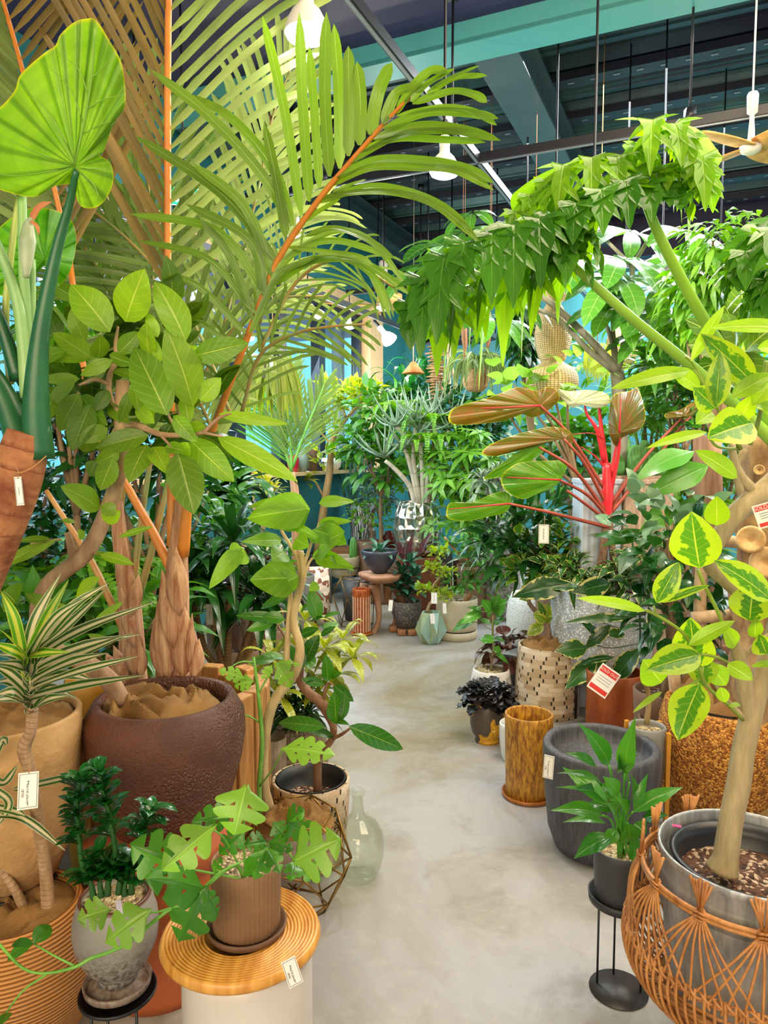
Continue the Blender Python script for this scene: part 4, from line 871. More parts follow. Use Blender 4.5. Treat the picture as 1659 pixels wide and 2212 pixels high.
o = thing('climber_in_cone_pot', Vector((bb.x, bb.y, .12)), 'tall umbrella-leaved fig and split-leaved climber in a pale grey cone pot with burlap', 'potted plant')
pot(o, Vector((bb.x, bb.y, .12)), cyl(.07, .112, zt-.12, .004), plain('#b9a896', .7, c2='#a5957f', ns=5, bs=.2, name='pale_grey_clay'), .01, .03, 44)
burlap(o, Vector((bb.x, bb.y, zt-.005)), .125, .055, 5)
FT = bark('fig_stem', '#a58a5c', '#cdb686', sc=18, stretch=(2, 2, .3)); mb = MB()
mb.tube(pxpath([(582, 1745, 2.28), (570, 1690, 2.26), (572, 1600, 2.24), (590, 1520, 2.22), (635, 1455, 2.2), (648, 1400, 2.2), (634, 1345, 2.2), (640, 1300, 2.2), (655, 1240, 2.2), (650, 1190, 2.2)]), [.017, .016, .015, .016, .016, .014, .012, .012, .011, .008], 12, sub=5)
mb.tube(pxpath([(618, 1480, 2.2), (620, 1400, 2.2), (626, 1310, 2.22), (628, 1262, 2.22)]), [.011, .009, .008, .006], 10, sub=5)
mb.tube(pxpath([(650, 1250, 2.2), (640, 1200, 2.2), (610, 1150, 2.2), (600, 1120, 2.2)]), [.007, .006, .005, .004], 8, sub=4); mb.tube(pxpath([(652, 1240, 2.2), (670, 1180, 2.2), (690, 1130, 2.2)]), [.006, .005, .004], 8, sub=4)
mb.tube(pxpath([(645, 1300, 2.2), (655, 1260, 2.2), (668, 1215, 2.2), (690, 1195, 2.2)]), [.006, .005, .004, .003], 8, sub=4); part(mb, 'trunk', FT, o)
UM = leafm('umbrella_fig', '#5b9c14', '#79b41e', vein='#a5cf4c', nv=5, slant=1.8, rough=.42, tr=.4, back='#8dbb52'); mb = MB(); of = (440, 960); k = 5.184
for b, t, w in [((1190, 720), (480, 830), 300), ((1180, 760), (740, 900), 260), ((1000, 640), (500, 700), 110), ((1290, 1160), (1580, 980), 330), ((1230, 950), (1600, 1120), 250), ((1290, 660), (1690, 640), 110), ((1280, 890), (1660, 860), 90), ((980, 900), (1330, 1080), 80), ((870, 1070), (420, 1090), 120), ((1060, 1500), (520, 1520), 330), ((1060, 1480), (780, 1620), 200),
    ((420, 1160), (60, 1620), 150), ((460, 1180), (300, 1300), 200), ((1030, 1060), (1180, 1150), 160), ((900, 1200), (760, 1300), 180), ((1240, 1250), (1690, 1380), 130), ((1220, 1240), (1500, 1230), 90), ((1400, 1250), (1690, 1420), 90), ((1280, 1560), (1180, 1640), 80)]:
    pxleaf(mb, 2.15, b, t, w*1.45, of, k, up=.35, jit=.3, nv=9, nu=6, shape='ovate', wave=.03, bow=.05)
part(mb, 'fig_leaves', UM, o); mb = MB()
mb.tube(pxpath([(562, 1755, 2.24), (560, 1690, 2.22), (566, 1600, 2.2), (558, 1500, 2.2), (548, 1420, 2.2)]), [.008, .0075, .007, .006, .004], 8, sub=5)
for q in ([(560, 1700, 2.22), (590, 1660, 2.15), (612, 1618, 2.1)], [(558, 1500, 2.2), (585, 1450, 2.18), (600, 1437, 2.16)], [(560, 1560, 2.2), (530, 1545, 2.1), (487, 1553, 2.05)], [(550, 1430, 2.2), (520, 1430, 2.18), (500, 1440, 2.16)]): mb.tube(pxpath(q), [.003, .0025, .002], 7, sub=4)
part(mb, 'climbing_stem', MST, o, label='green climbing stem')
mb = MB(); k = 5.53; of = (540, 1360)
pxsplit(mb, 2.08, (400, 1420), (1000, 1500), 330, of, k, 4); pxsplit(mb, 2.14, (330, 420), (500, 690), 220, of, k, 2); pxsplit(mb, 2.16, (300, 410), (610, 420), 90, of, k, 2); pxsplit(mb, 2.16, (260, 430), (140, 590), 120, of, k, 2)
pxsplit(mb, 2.03, (1440, 1345), (1205, 1380), 160, (0, 1100), 2.963, 2); pxsplit(mb, 2.03, (1440, 1345), (1255, 1560), 130, (0, 1100), 2.963, 2); pxsplit(mb, 2.03, (1440, 1345), (1455, 1525), 100, (0, 1100), 2.963, 2); pxsplit(mb, 2.04, (1430, 1345), (1290, 1255), 90, (0, 1100), 2.963, 2)
pxsplit(mb, 2.16, (1560, 1080), (1400, 1030), 90, (0, 1100), 2.963, 2); pxsplit(mb, 2.16, (1620, 1100), (1500, 1130), 110, (0, 1100), 2.963, 3)
part(mb, 'split_leaves', MLL, o)
# ---- birch-weave basket pot with dark-leaved ficus
def weavem(name, c1, c2, dk, cols, rows):
    t = NT(name); u, v, uvv = t.uv(); rv = t.mth('MULTIPLY', v, float(rows)); r = t.mth('FLOOR', rv); fv = t.mth('FRACT', rv)
    h = t.n('ShaderNodeTexWhiteNoise', {'W': r}, noise_dimensions='1D').outputs[0]; uc = t.mth('ADD', t.mth('MULTIPLY', u, float(cols)), t.mth('MULTIPLY', h, 7.)); f = t.mth('FRACT', uc); ce = t.mth('FLOOR', uc)
    cv = t.n('ShaderNodeCombineXYZ', {0: ce, 1: r, 2: 0.}).outputs[0]; w = t.n('ShaderNodeTexWhiteNoise', {'Vector': cv}, noise_dimensions='2D').outputs[0]
    gap = t.mth('MULTIPLY', t.mth('SUBTRACT', 1., t.step(f, .1, .14)), t.mth('MULTIPLY', t.step(w, .25, .3), t.mth('MULTIPLY', t.step(fv, .1, .2), t.mth('SUBTRACT', 1., t.step(fv, .85, .95)))))
    edge = t.mth('MULTIPLY', t.mth('SUBTRACT', 1., t.step(fv, .0, .08)), .45)
    n = t.noise(3, t.scalev(uvv, (cols*1.2, rows*7, 1)), 3)
    col = t.mix(w, lin(c1), lin(c2)); col = t.mix(t.mth('MULTIPLY', t.step(n, .4, .7), .5), col, lin('#7c5c3c')); d = t.mth('MAXIMUM', gap, edge); col = t.mix(d, col, lin(dk))
    return t.out(t.pbr(col, .65, 0., t.bump(t.mth('SUBTRACT', t.mth('MULTIPLY', w, .5), d), 1., .006)))
BW = weavem('birch_weave', '#e8d6bc', '#b89a74', '#1c140e', 15, 40)
rc = P(672, 1682, 2.58); base = Vector((rc.x, rc.y, 0)); hh = rc.z
o = thing('ficus_in_birch_pot', base, 'glossy dark-leaved ficus in a pale birch-weave pot near the glass bottle', 'potted plant')
pot(o, base, cyl(.115, .142, hh, .006), BW, .012, .14, 48)
mb = MB(); mb.lathe(base+Vector((0, 0, hh-.03)), [(.118, -.1), (.125, .03), (.128, .036), (.122, .036), (.116, 0), (.112, -.005), (.108, -.06), (.0005, -.061)], 44); part(mb, 'inner_pot', plain('#16181c', .45, name='black_plastic'), o, label='black plastic inner pot')
soil(o, base+Vector((0, 0, hh-.075)), .108)
mb = MB(); mb.tube(pxpath([(686, 1712, 2.56), (686, 1660, 2.56), (690, 1630, 2.55), (715, 1600, 2.54), (720, 1570, 2.53), (702, 1530, 2.52), (690, 1515, 2.52), (665, 1495, 2.52), (648, 1470, 2.52), (650, 1440, 2.52)]), [.016, .015, .013, .012, .013, .019, .019, .017, .015, .012], 12, sub=5)
for q in ([(690, 1630, 2.55), (718, 1600, 2.53), (725, 1575, 2.5)], [(700, 1520, 2.52), (702, 1490, 2.52), (710, 1475, 2.52), (722, 1482, 2.5)], [(648, 1450, 2.52), (640, 1420, 2.54), (600, 1350, 2.6)], [(720, 1595, 2.52), (740, 1585, 2.48), (758, 1572, 2.46)]): mb.tube(pxpath(q), [.007, .006, .004, .003][:len(q)], 8, sub=4)
part(mb, 'trunk', bark('dark_fig', '#6a4632', '#967054', sc=26), o)
DF = leafm('dark_ficus', '#1e6a1c', '#3c8c22', vein='#8ab84a', nv=8, slant=1.2, rough=.25, tr=.22); mb = MB(); of = (540, 1360); k = 5.53
for b, t, w in [((890, 1165), (340, 1110), 190), ((665, 380), (830, 60), 200), ((925, 625), (895, 290), 165), ((885, 650), (610, 590), 110), ((1000, 665), (1240, 860), 150), ((1020, 1100), (1000, 745), 230), ((1070, 1100), (1130, 720), 150), ((960, 1090), (1190, 1140), 90), ((1180, 1150), (1830, 1430), 240), ((1000, 1280), (650, 1200), 120),
    ((300, 350), (0, 400), 120), ((420, 350), (150, 300), 110), ((720, 480), (680, 370), 90), ((980, 560), (1100, 520), 100), ((700, 370), (610, 360), 110), ((620, 480), (610, 200), 110), ((560, 380), (480, 180), 120), ((640, 680), (760, 620), 90), ((520, 1640), (440, 1480), 100)]:
    pxleaf(mb, 2.48, b, t, w, of, k, up=.45, jit=.35, nv=9, nu=6, bow=.07, fold=.2, wave=.02)
of = (400, 1120); k = 5.53
for b, t, w in [((1180, 1210), (600, 1160), 140), ((1060, 1240), (730, 1340), 130), ((1190, 1200), (920, 1170), 150), ((1220, 940), (900, 1080), 130), ((1590, 1220), (1500, 830), 190), ((1380, 1120), (1530, 1020), 100), ((1390, 1390), (1600, 1310), 120), ((1440, 1710), (1600, 1400), 210), ((1500, 1230), (1659, 1180), 60), ((1480, 1700), (1560, 1740), 140), ((1660, 1180), (1860, 1120), 60), ((1640, 1300), (1840, 1260), 90), ((1620, 1400), (1800, 1290), 80)]:
    pxleaf(mb, 2.5, b, t, w, of, k, up=.45, jit=.35, nv=8, nu=4, bow=.07, fold=.2)
part(mb, 'foliage', DF, o)
# ---- demijohn
def glassm(name, c, thin=True):
    t = NT(name); g = t.n('ShaderNodeBsdfGlass', {'Color': lin(c), 'IOR': 1.3, 'Roughness': .0}).outputs[0]; tp = t.n('ShaderNodeBsdfTransparent', {'Color': lin(c)}).outputs[0]
    lw = t.n('ShaderNodeLayerWeight', {'Blend': .25}).outputs['Facing']; gl = t.n('ShaderNodeBsdfGlossy', {'Roughness': .03}).outputs[0]
    a = t.n('ShaderNodeMixShader', {0: .06, 1: tp, 2: g}).outputs[0]
    f = t.mth('ADD', .035, t.mth('MULTIPLY', t.mth('POWER', lw, 4.), .5)); return t.out(t.n('ShaderNodeMixShader', {0: f, 1: a, 2: gl}).outputs[0])
g0 = G(773, 1893); q = MB(); sR = S(775, 1850, g0.y)
q.lathe(g0, [(.0005, .012), (.045, .01), (.058, .0), (.068, .006), (.082, .035), (.092, .08), (.095, .12), (.09, .16), (.07, .195), (.04, .215), (.024, .235), (.02, .27), (.021, .3), (.027, .303), (.029, .311), (.026, .318), (.02, .319), (.017, .312), (.017, .27), (.021, .236), (.037, .212), (.067, .192), (.087, .158), (.092, .12), (.089, .08), (.079, .037), (.05, .02), (.0005, .022)], 56)
tag(q.build('demijohn_bottle', glassm('pale_green_glass', '#fafcf8')), 'round clear greenish glass demijohn bottle standing empty on the floor', 'bottle')
# ---- rope-woven pot and small ribbed pot behind, aucuba
rc = P(628, 1560, 3.05); base = Vector((rc.x, rc.y, 0)); hh = rc.z
o = thing('aucuba_in_rope_basket', base, 'yellow-speckled aucuba in a grey-brown rope-woven basket', 'potted plant')
RP = weavem('grey_rope_weave', '#a08a70', '#7a6650', '#3c2e24', 46, 60)
pot(o, base, [(.1, 0), (.125, .02)]+[(.135+.006*(i % 2)+.02*sin(pi*i/24), .02+(hh-.02)*i/24) for i in range(1, 25)], RP, .02, .05, 48, name='basket'); soil(o, base+Vector((0, 0, hh-.03)), .12)
AU = leafm('aucuba', '#3c7c18', '#6aa422', spots='#e0e02c', rough=.3, tr=.25); mb = MB()
for (x, y) in ((700, 1400), (640, 1400), (720, 1460), (590, 1420), (760, 1420), (660, 1340), (690, 1490), (560, 1480), (740, 1380), (600, 1500)):
    c3 = P(x, y, 3.0+R.uniform(-.15, .1)); rosette(mb, c3, 13, .17, .038, -30, 60, .7, 'lance', nu=2, sub=3)
part(mb, 'foliage', AU, o); mb = MB()
for i in range(9): mb.tube([base+Vector((R.uniform(-.05, .05), R.uniform(-.05, .05), hh-.04)), P(R.uniform(580, 740), R.uniform(1400, 1500), 3.0)], .004, 6)
part(mb, 'stems', plain('#5a6a30', .6), o)
o2 = thing('dark_palm_grass', base+Vector((-.02, -.1, hh)), 'dark narrow-leaved low plant below the speckled aucuba', 'potted plant')
mb = MB(); DK = leafm('dark_strap', '#0f3a16', '#1f5a20', rough=.3, tr=.15)
for (x, y) in ((590, 1530), (640, 1520), (620, 1545), (665, 1540)): rosette(mb, P(x, y, 2.95), 22, .15, .014, -20, 70, .6, 'strap')
part(mb, 'foliage', DK, o2)
rc = P(592, 1592, 2.85); base = Vector((rc.x-.01, rc.y, 0)); mb = MB(); hh = rc.z
mb.lathe(base, [(.0005, 0), (.055, 0), (.06, .01), (.06, hh), (.052, hh), (.05, hh-.05), (.0005, hh-.05)], 100, fn=lambda a, h: 1-.03*(sin(a*24) > .2))
tag(mb.build('ribbed_vase', plain('#8a7a66', .6, c2='#6f6050', ns=20)), 'narrow taupe vertically ribbed vase beside the rope basket', 'vase')
# ================================================================ right foreground
def onfloor(bx, by, tx, ty, rx):
    b = G(bx, by); return b, P(tx, ty, b.y).z, S(tx, ty, b.y)*rx
# ---- variegated ficus in galvanised bucket inside rattan basket
rc = P(1618, 1838, 1.60); BB = Vector((rc.x, rc.y, 0)); zr = rc.z; zf = .27
o = thing('variegated_ficus', Vector((BB.x, BB.y, zf)), 'lime-edged broad-leaved ficus in a galvanised bucket held by the rattan basket', 'potted plant')
def galv():
    t = NT('galvanised_metal'); v = t.obj(); n = t.noise(18, t.scalev(v, (2, 2, .35)), 5, .65); n2 = t.noise(4, v, 3)
    col = t.mix(t.step(n, .35, .65), lin('#8c9092'), lin('#c4c6c6')); col = t.mix(t.mth('MULTIPLY', t.step(n2, .5, .7), .5), col, lin('#8c7a68'))
    return t.out(t.pbr(col, t.mth('ADD', .3, t.mth('MULTIPLY', n, .3)), .45, t.bump(n, .1, .003)))
base = Vector((BB.x, BB.y, zf)); hh = zr-zf
GV = galv(); pot(o, base, [(.165, 0), (.17, .004), (.172, .02), (.18, hh*.5), (.186, hh*.55), (.19, hh-.02), (.195, hh-.012), (.196, hh)], GV, .007, .1, 64, name='bucket')
mb = MB(); mb.lathe(base, [(.15, hh-.10), (.165, hh-.02), (.17, hh-.016), (.158, hh-.014), (.148, hh-.04), (.142, hh-.12), (.0005, hh-.121)], 48); part(mb, 'inner_pot', plain('#1d2026', .4, name='black_nursery_pot'), o, label='black nursery pot inside')
soil(o, base+Vector((0, 0, hh-.07)), .145, lump=.015)
TB = bark('pale_trunk', '#8f7d58', '#b9a67c', sc=16, stretch=(2, 2, .35)); mb = MB()
mb.tube(pxpath([(1560, 1880, 1.60), (1568, 1850, 1.6), (1578, 1780, 1.6), (1596, 1690, 1.6), (1606, 1620, 1.6), (1622, 1550, 1.6), (1640, 1480, 1.6), (1665, 1400, 1.6), (1690, 1300, 1.6)]), [.036, .028, .026, .026, .025, .024, .022, .02, .02], 16, sub=6)
mb.tube(pxpath([(1618, 1560, 1.6), (1612, 1500, 1.59), (1600, 1430, 1.58), (1584, 1385, 1.58), (1578, 1368, 1.58)]), [.02, .018, .016, .013, .013], 12, sub=5)
mb.tube(pxpath([(1620, 1560, 1.6), (1590, 1535, 1.58), (1560, 1500, 1.57), (1525, 1450, 1.56)]), [.010, .007, .005, .003], 8, sub=4)
mb.tube(pxpath([(1700, 1020, 1.62), (1640, 1070, 1.6), (1590, 1110, 1.6), (1555, 1160, 1.6), (1530, 1215, 1.6), (1560, 1250, 1.61), (1610, 1290, 1.62), (1690, 1330, 1.62)]), [.026, .024, .022, .019, .014, .014, .014, .014], 12, sub=5)
mb.tube(pxpath([(1640, 1070, 1.6), (1600, 1030, 1.6), (1585, 990, 1.6), (1580, 960, 1.6)]), [.012, .011, .009, .008], 10, sub=4); mb.tube(pxpath([(1600, 1065, 1.6), (1590, 1010, 1.6), (1610, 970, 1.6)]), [.01, .008, .007], 8, sub=4)
mb.tube(pxpath([(1605, 1425, 1.58), (1630, 1395, 1.57), (1670, 1365, 1.57)]), [.006, .005, .005], 8, sub=4)
part(mb, 'trunk', TB, o)
for q, r in [([(1508, 1230, 1.5), (1522, 1265, 1.5), (1550, 1320, 1.52), (1575, 1385, 1.56)], .0042), ([(1395, 1318, 1.46), (1420, 1330, 1.47), (1470, 1362, 1.5), (1500, 1400, 1.52)], .0035), ([(1515, 1413, 1.48), (1550, 1420, 1.5), (1575, 1432, 1.54), (1600, 1440, 1.57)], .0032), ([(1455, 1500, 1.48), (1490, 1480, 1.5), (1520, 1462, 1.52)], .003),
    ([(1412, 1310, 1.46), (1420, 1330, 1.47)], .0025), ([(1512, 1440, 1.5), (1525, 1480, 1.52), (1570, 1520, 1.55), (1605, 1555, 1.58)], .004), ([(1535, 860, 1.5), (1500, 790, 1.5), (1480, 770, 1.5)], .003), ([(1560, 900, 1.52), (1530, 850, 1.5), (1500, 800, 1.5)], .003), ([(1600, 970, 1.56), (1580, 930, 1.54), (1560, 900, 1.52)], .005), ([(1620, 960, 1.58), (1640, 900, 1.56), (1650, 820, 1.55), (1655, 780, 1.54)], .005), ([(1600, 970, 1.57), (1550, 965, 1.5), (1528, 935, 1.5)], .003)]:
    mb = MB(); mb.tube(pxpath(q), [r]*len(q), 7, sub=4); part(mb, 'twig', plain('#8fae32', .45, c2='#7c8c30', ns=12, name='green_twig'), o)
VF = leafm('variegated_ficus', '#3a8a14', '#55a51c', vein='#c4dc4c', edge='#a6d41a', nv=7, slant=1.7, rough=.25, tr=.3, thr=.52)
VFL = leafm('lime_ficus', '#8cc81c', '#a2d824', vein='#d4ec6c', nv=7, slant=1.6, rough=.3, tr=.42)
mv = MB(); ml = MB(); k = 2.967
for lime, b, t, w, d in [(0, (1220, 377), (1168, 15), 315, 1.46), (0, (945, 600), (1088, 338), 150, 1.45), (1, (872, 652), (432, 570), 85, 1.44), (0, (960, 600), (1285, 488), 60, 1.46), (0, (1680, 580), (1310, 328), 200, 1.44), (0, (1540, 717), (1570, 470), 260, 1.48), (0, (1205, 1010), (1160, 695), 260, 1.53), (1, (1150, 872), (1445, 716), 100, 1.45),
    (0, (1228, 930), (880, 1030), 215, 1.44), (1, (975, 1112), (860, 960), 200, 1.48), (0, (1222, 1118), (1080, 1480), 250, 1.43), (1, (1400, 990), (1562, 1095), 120, 1.45), (1, (1573, 822), (1575, 695), 95, 1.47), (1, (1290, 1000), (1390, 1130), 140, 1.55), (0, (1250, 960), (1240, 1140), 190, 1.56), (1, (978, 1170), (790, 1305), 38, 1.44), (1, (1355, 1140), (1385, 1240), 80, 1.5), (1, (1410, 1255), (1482, 1262), 48, 1.5),
    (1, (1450, 880), (1370, 750), 110, 1.54), (0, (1650, 930), (1600, 800), 150, 1.5), (1, (1700, 990), (1550, 1008), 50, 1.5), (1, (1330, 105), (1330, -85), 155, 1.5), (0, (1700, 500), (1600, 640), 100, 1.52)]:
    pxleaf(ml if lime else mv, d, b, t, w, (1100, 1100), k, up=.35, jit=.25, dj=.02, nv=10, nu=8, shape='oval', bow=.05, fold=.18, wave=.02)
for lime, b, t, w, d in [(1, (1160, 742), (648, 862), 110, 1.46), (1, (1222, 862), (1018, 735), 130, 1.5), (1, (1165, 685), (1378, 328), 80, 1.46), (0, (1575, 835), (1225, 505), 180, 1.46), (1, (1780, 465), (1280, 470), 95, 1.42), (0, (1322, 985), (1352, 620), 150, 1.44), (0, (1318, 985), (1180, 850), 170, 1.45), (0, (1560, 1078), (1268, 1175), 270, 1.42), (1, (1268, 1138), (880, 1240), 75, 1.44),
    (1, (1420, 915), (1690, 760), 120, 1.44), (1, (1300, 1010), (1195, 1085), 120, 1.5), (1, (1480, 1060), (1560, 900), 120, 1.5), (1, (1462, 1432), (1190, 1255), 130, 1.5), (1, (1700, 800), (1560, 970), 140, 1.48), (1, (1740, 600), (1590, 600), 110, 1.46), (1, (1730, 1040), (1600, 950), 110, 1.5), (0, (1700, 980), (1540, 960), 100, 1.52)]:
    pxleaf(ml if lime else mv, d, b, t, w, (1100, 550), k, up=.35, jit=.25, dj=.02, nv=10, nu=8, shape='oval', bow=.06, fold=.2, wave=.02)
part(mv, 'foliage', VF, o, label='green leaves with lime margins'); part(ml, 'young_leaves', VFL, o, label='lime green young leaves')
mb = MB(); q = P(1462, 1784, 1.62); mb.box(q, (.010, .006, .0006), (.9, -.4, 0), (.4, .9, -.1), (0, .1, 1)); tag(mb.build('plant_label', plain('#c02c7c', .5), smooth=False), 'small magenta label lying on the rim of the galvanised bucket', 'plant label')
# the basket
RT = bark('rattan_cane', '#9a5f2c', '#cf9252', sc=30, bs=.2, stretch=(1, 1, .5), rough=.45)
b = thing('rattan_basket', Vector((BB.x, BB.y, zf-.03)), 'open rattan basket of crossed canes around the galvanised bucket', 'basket')
def bp(a, r, z): return BB+Vector((r*cos(a), r*sin(a), z))
zring = zr-.055; rring = .225; zmid = zf+.115; rmid = .262; zbot = zf-.035; rbot = .19; NB = 12
mb = MB()
for dz in (-.005, .005): mb.tube([bp(2*pi*i/60, rring+.004, zring+dz) for i in range(61)], .005, 8)
part(mb, 'top_ring', RT, b)
for i in range(NB):
    a0 = 2*pi*(i+.35)/NB; mb = MB()
    for j in range(9):
        u = (j-4)/4; aa = a0+u*.62*(2*pi/NB)*1.5
        mb.tube([bp(a0+u*.02, rring+.006, zring), bp(a0+(aa-a0)*.45, rring+.03, (zring+zmid)/2+.02), bp(aa, rmid, zmid), bp(aa, rmid+.003, zmid-.02)], .0031, 6, sub=5)
    for j in range(7):
        u = (j-3)/3; sg = 1 if j % 2 else -1
        mb.tube([bp(a0+u*.02, rring+.006+sg*.003, zring), bp(a0-u*.05+sg*.06, rring+.004, zring+.075+R.uniform(-.006, .006))], .0034, 6)
    for dz in (-.008, 0, .008): mb.tube([bp(a0+.05*sin(2*pi*q/12), rring+.007+.009*cos(2*pi*q/12), zring+dz+.003*cos(4*pi*q/12)) for q in range(13)], .0028, 6)
    part(mb, 'cane_bundle', RT, b)
mb = MB()
NV = 84
for i in range(NV):
    a = 2*pi*i/NV; mb.tube([bp(a, rmid, zmid+.01), bp(a+.01, rmid+.008, zmid-.03), bp(a+.02, rmid-.005, zmid-.08), bp(a+.03, rbot+.03, zbot+.02), bp(a+.04, rbot-.01, zbot)], .0036, 6, sub=3)
part(mb, 'lower_canes', RT, b); b.children[-1]['kind'] = 'stuff' if False else ''
del b.children[-1]['kind']
mb = MB()
mb.tube([bp(2*pi*i/240, rmid+.006*sin(i*.9), zmid+.007*cos(i*.9)) for i in range(241)], .0032, 6); mb.tube([bp(2*pi*i/240, rmid+.006*sin(i*.9+pi), zmid+.007*cos(i*.9+pi)) for i in range(241)], .0032, 6)
part(mb, 'woven_band', RT, b)
for j in range(6):
    mb = MB(); z = zmid-.02-.022*j; mb.tube([bp(2*pi*i/48, rmid-.012-.012*j*(j > 2), z) for i in range(49)], .0035, 6); part(mb, 'inner_hoop', RT, b)
mb = MB(); mb.lathe(BB, [(.0005, zbot-.003), (rbot, zbot-.003), (rbot, zbot+.006), (.0005, zbot+.006)], 40); part(mb, 'bottom_plate', RT, b)
s = thing('low_plant_stand', BB, 'black metal stand legs beneath the open rattan basket', 'plant stand')
mb = MB(); mb.lathe(BB, [(.0005, zbot-.016), (.15, zbot-.016), (.15, zbot-.004), (.0005, zbot-.004)], 40); part(mb, 'top_disc', M_BLACK, s)
for a in (-2.3, -2.15, -.8, .7, 2.2): mb = MB(); mb.tube([bp(a, .13, zbot-.016), bp(a, .15, .003)], .008, 10); part(mb, 'leg', M_BLACK, s)
# ---- anthurium in dark pot on tall slim stand
sb = G(1336, 2138); tz = P(1332, 1938, sb.y).z
s = thing('slim_plant_stand', sb, 'slim black stand with round floor disc and three rods', 'plant stand')
mb = MB(); mb.lathe(sb, [(.0005, .0), (.079, .0), (.08, .003), (.0005, .005)], 48); part(mb, 'base_disc', plain('#34302e', .45, c2='#2a2827', ns=6, name='dark_iron'), s)
mb = MB(); mb.lathe(sb, [(.0005, tz-.012), (.078, tz-.012), (.087, tz-.008), (.089, tz+.014), (.085, tz+.014), (.083, tz), (.0005, tz)], 48); part(mb, 'tray', plain('#2f3033', .5, name='charcoal_tray'), s)
for a in (2.75, 1.5, -.25): mb = MB(); mb.tube([sb+Vector((.058*cos(a), .058*sin(a), .004)), sb+Vector((.058*cos(a), .058*sin(a), tz-.01))], .0032, 8); part(mb, 'rod', M_BLACK, s)
pb = sb+Vector((0, 0, tz+.001)); ht = P(1330, 1832, sb.y).z-tz
o = thing('leafy_plant_in_charcoal_pot', pb, 'glossy lance-leaved green plant in a charcoal pot on the slim stand', 'potted plant')
pot(o, pb, cyl(.07, .077, ht, .001), plain('#3a3b40', .55, c2='#424348', ns=6, name='charcoal_fibre'), .008, .03, 44); soil(o, pb+Vector((0, 0, ht-.02)), .068, PEB, 'gravel')
AN = leafm('lance_green', '#1e7a22', '#479a26', vein='#6aa832', nv=6, slant=1.8, rough=.22, tr=.22, vw=.06); mb = MB(); of = (1100, 1650); k = 2.967
core = (720, 420)
for b_, t, w in [((640, 270), (340, 20), 110), ((660, 240), (410, 160), 130), ((600, 330), (262, 300), 110), ((620, 380), (340, 375), 60), ((660, 460), (415, 610), 130), ((690, 420), (612, 530), 90), ((760, 380), (760, 505), 150), ((790, 310), (1115, 150), 110), ((800, 300), (890, 60), 60), ((770, 120), (830, -60), 110), ((640, 10), (445, -260), 125), ((740, 60), (810, -300), 120),
    ((700, 200), (600, 80), 110), ((720, 260), (560, 120), 110), ((740, 250), (780, 60), 90), ((680, 300), (500, 250), 90), ((820, 420), (800, 660), 70), ((860, 350), (1020, 330), 90), ((640, 200), (300, 150), 40), ((600, 130), (305, 60), 60), ((700, 330), (620, 250), 100), ((760, 330), (680, 220), 100), ((800, 380), (880, 450), 110), ((700, 60), (700, -100), 80), ((560, 20), (360, -70), 70)]:
    pxleaf(mb, 1.86, b_, t, w, of, k, up=.6, jit=.3, nv=9, nu=6, shape='lance', bow=.12, fold=.22, dj=.05)
part(mb, 'foliage', AN, o); mb = MB()
for x, y in [(640, 270), (660, 240), (600, 330), (640, 10), (740, 60), (790, 310), (660, 460), (770, 120), (700, 200), (600, 130), (820, 420), (760, 380)]:
    mb.tube([pb+Vector((R.uniform(-.02, .02), R.uniform(-.02, .02), ht-.02)), P(of[0]+(x+core[0])/2/k, of[1]+(y+core[1])/2/k, 1.9), P(of[0]+x/k, of[1]+y/k, 1.86)], .003, 6, sub=4)
part(mb, 'stems', plain('#4c9a2c', .4), o)
# ---- big charcoal tub, brown cylinder, white pot
b0, h, r = onfloor(1292, 1828, 1285, 1605, 122)
TUB = bark('charcoal_woodgrain', '#34353a', '#57585e', sc=30, bs=.6, stretch=(3, 3, .12), rough=.6)
mb = MB(); mb.lathe(b0, [(.0005, 0), (.15, 0), (.165, .01), (.19, .08), (r*.95, h*.5), (r*.995, h*.85), (r, h-.012), (r-.006, h), (r-.026, h), (r-.03, h-.01), (r-.032, h-.025), (r-.035, h-.06), (.0005, h-.065)], 72)
o = mb.build('charcoal_tub', [TUB]); tag(o, 'wide low charcoal tub with a wood-grain side and no plant', 'pot'); 
price_tag(1187, 1632, b0.y-.235, 22, 50, 'white price tag on the wide charcoal tub', rot=.04, string=0, face=(-.5, -1, .1))
YB = bark('yellow_brown_bark_glaze', '#6e3a10', '#d09a2c', sc=42, bs=1., stretch=(2., 2., .55), rough=.45)
b0, h, r = onfloor(1140, 1718, 1150, 1542, 52)
o = thing('bark_glazed_cylinder', b0, 'tall mustard and brown bark-textured cylinder pot with a saucer', 'pot')
pot(o, b0+Vector((0, 0, .008)), cyl(r*.92, r, h-.008), YB, .012, .18, 56); mb = MB(); mb.lathe(b0, [(.0005, 0), (r*.98, 0), (r*1.08, .006), (r*1.09, .02), (r*1.04, .02), (r*.97, .008), (.0005, .008)], 48); part(mb, 'saucer', plain('#a9641c', .4, c2='#8c4f14', ns=20), o)
b0, h, r = onfloor(1113, 1640, 1115, 1562, 35)
o = thing('white_pot', b0, 'smooth small white pot half hidden behind the mustard bark cylinder', 'pot'); pot(o, b0, cyl(r*.8, r, h, .006), plain('#d9dad4', .35, name='white_glaze'), .01, .06, 44)
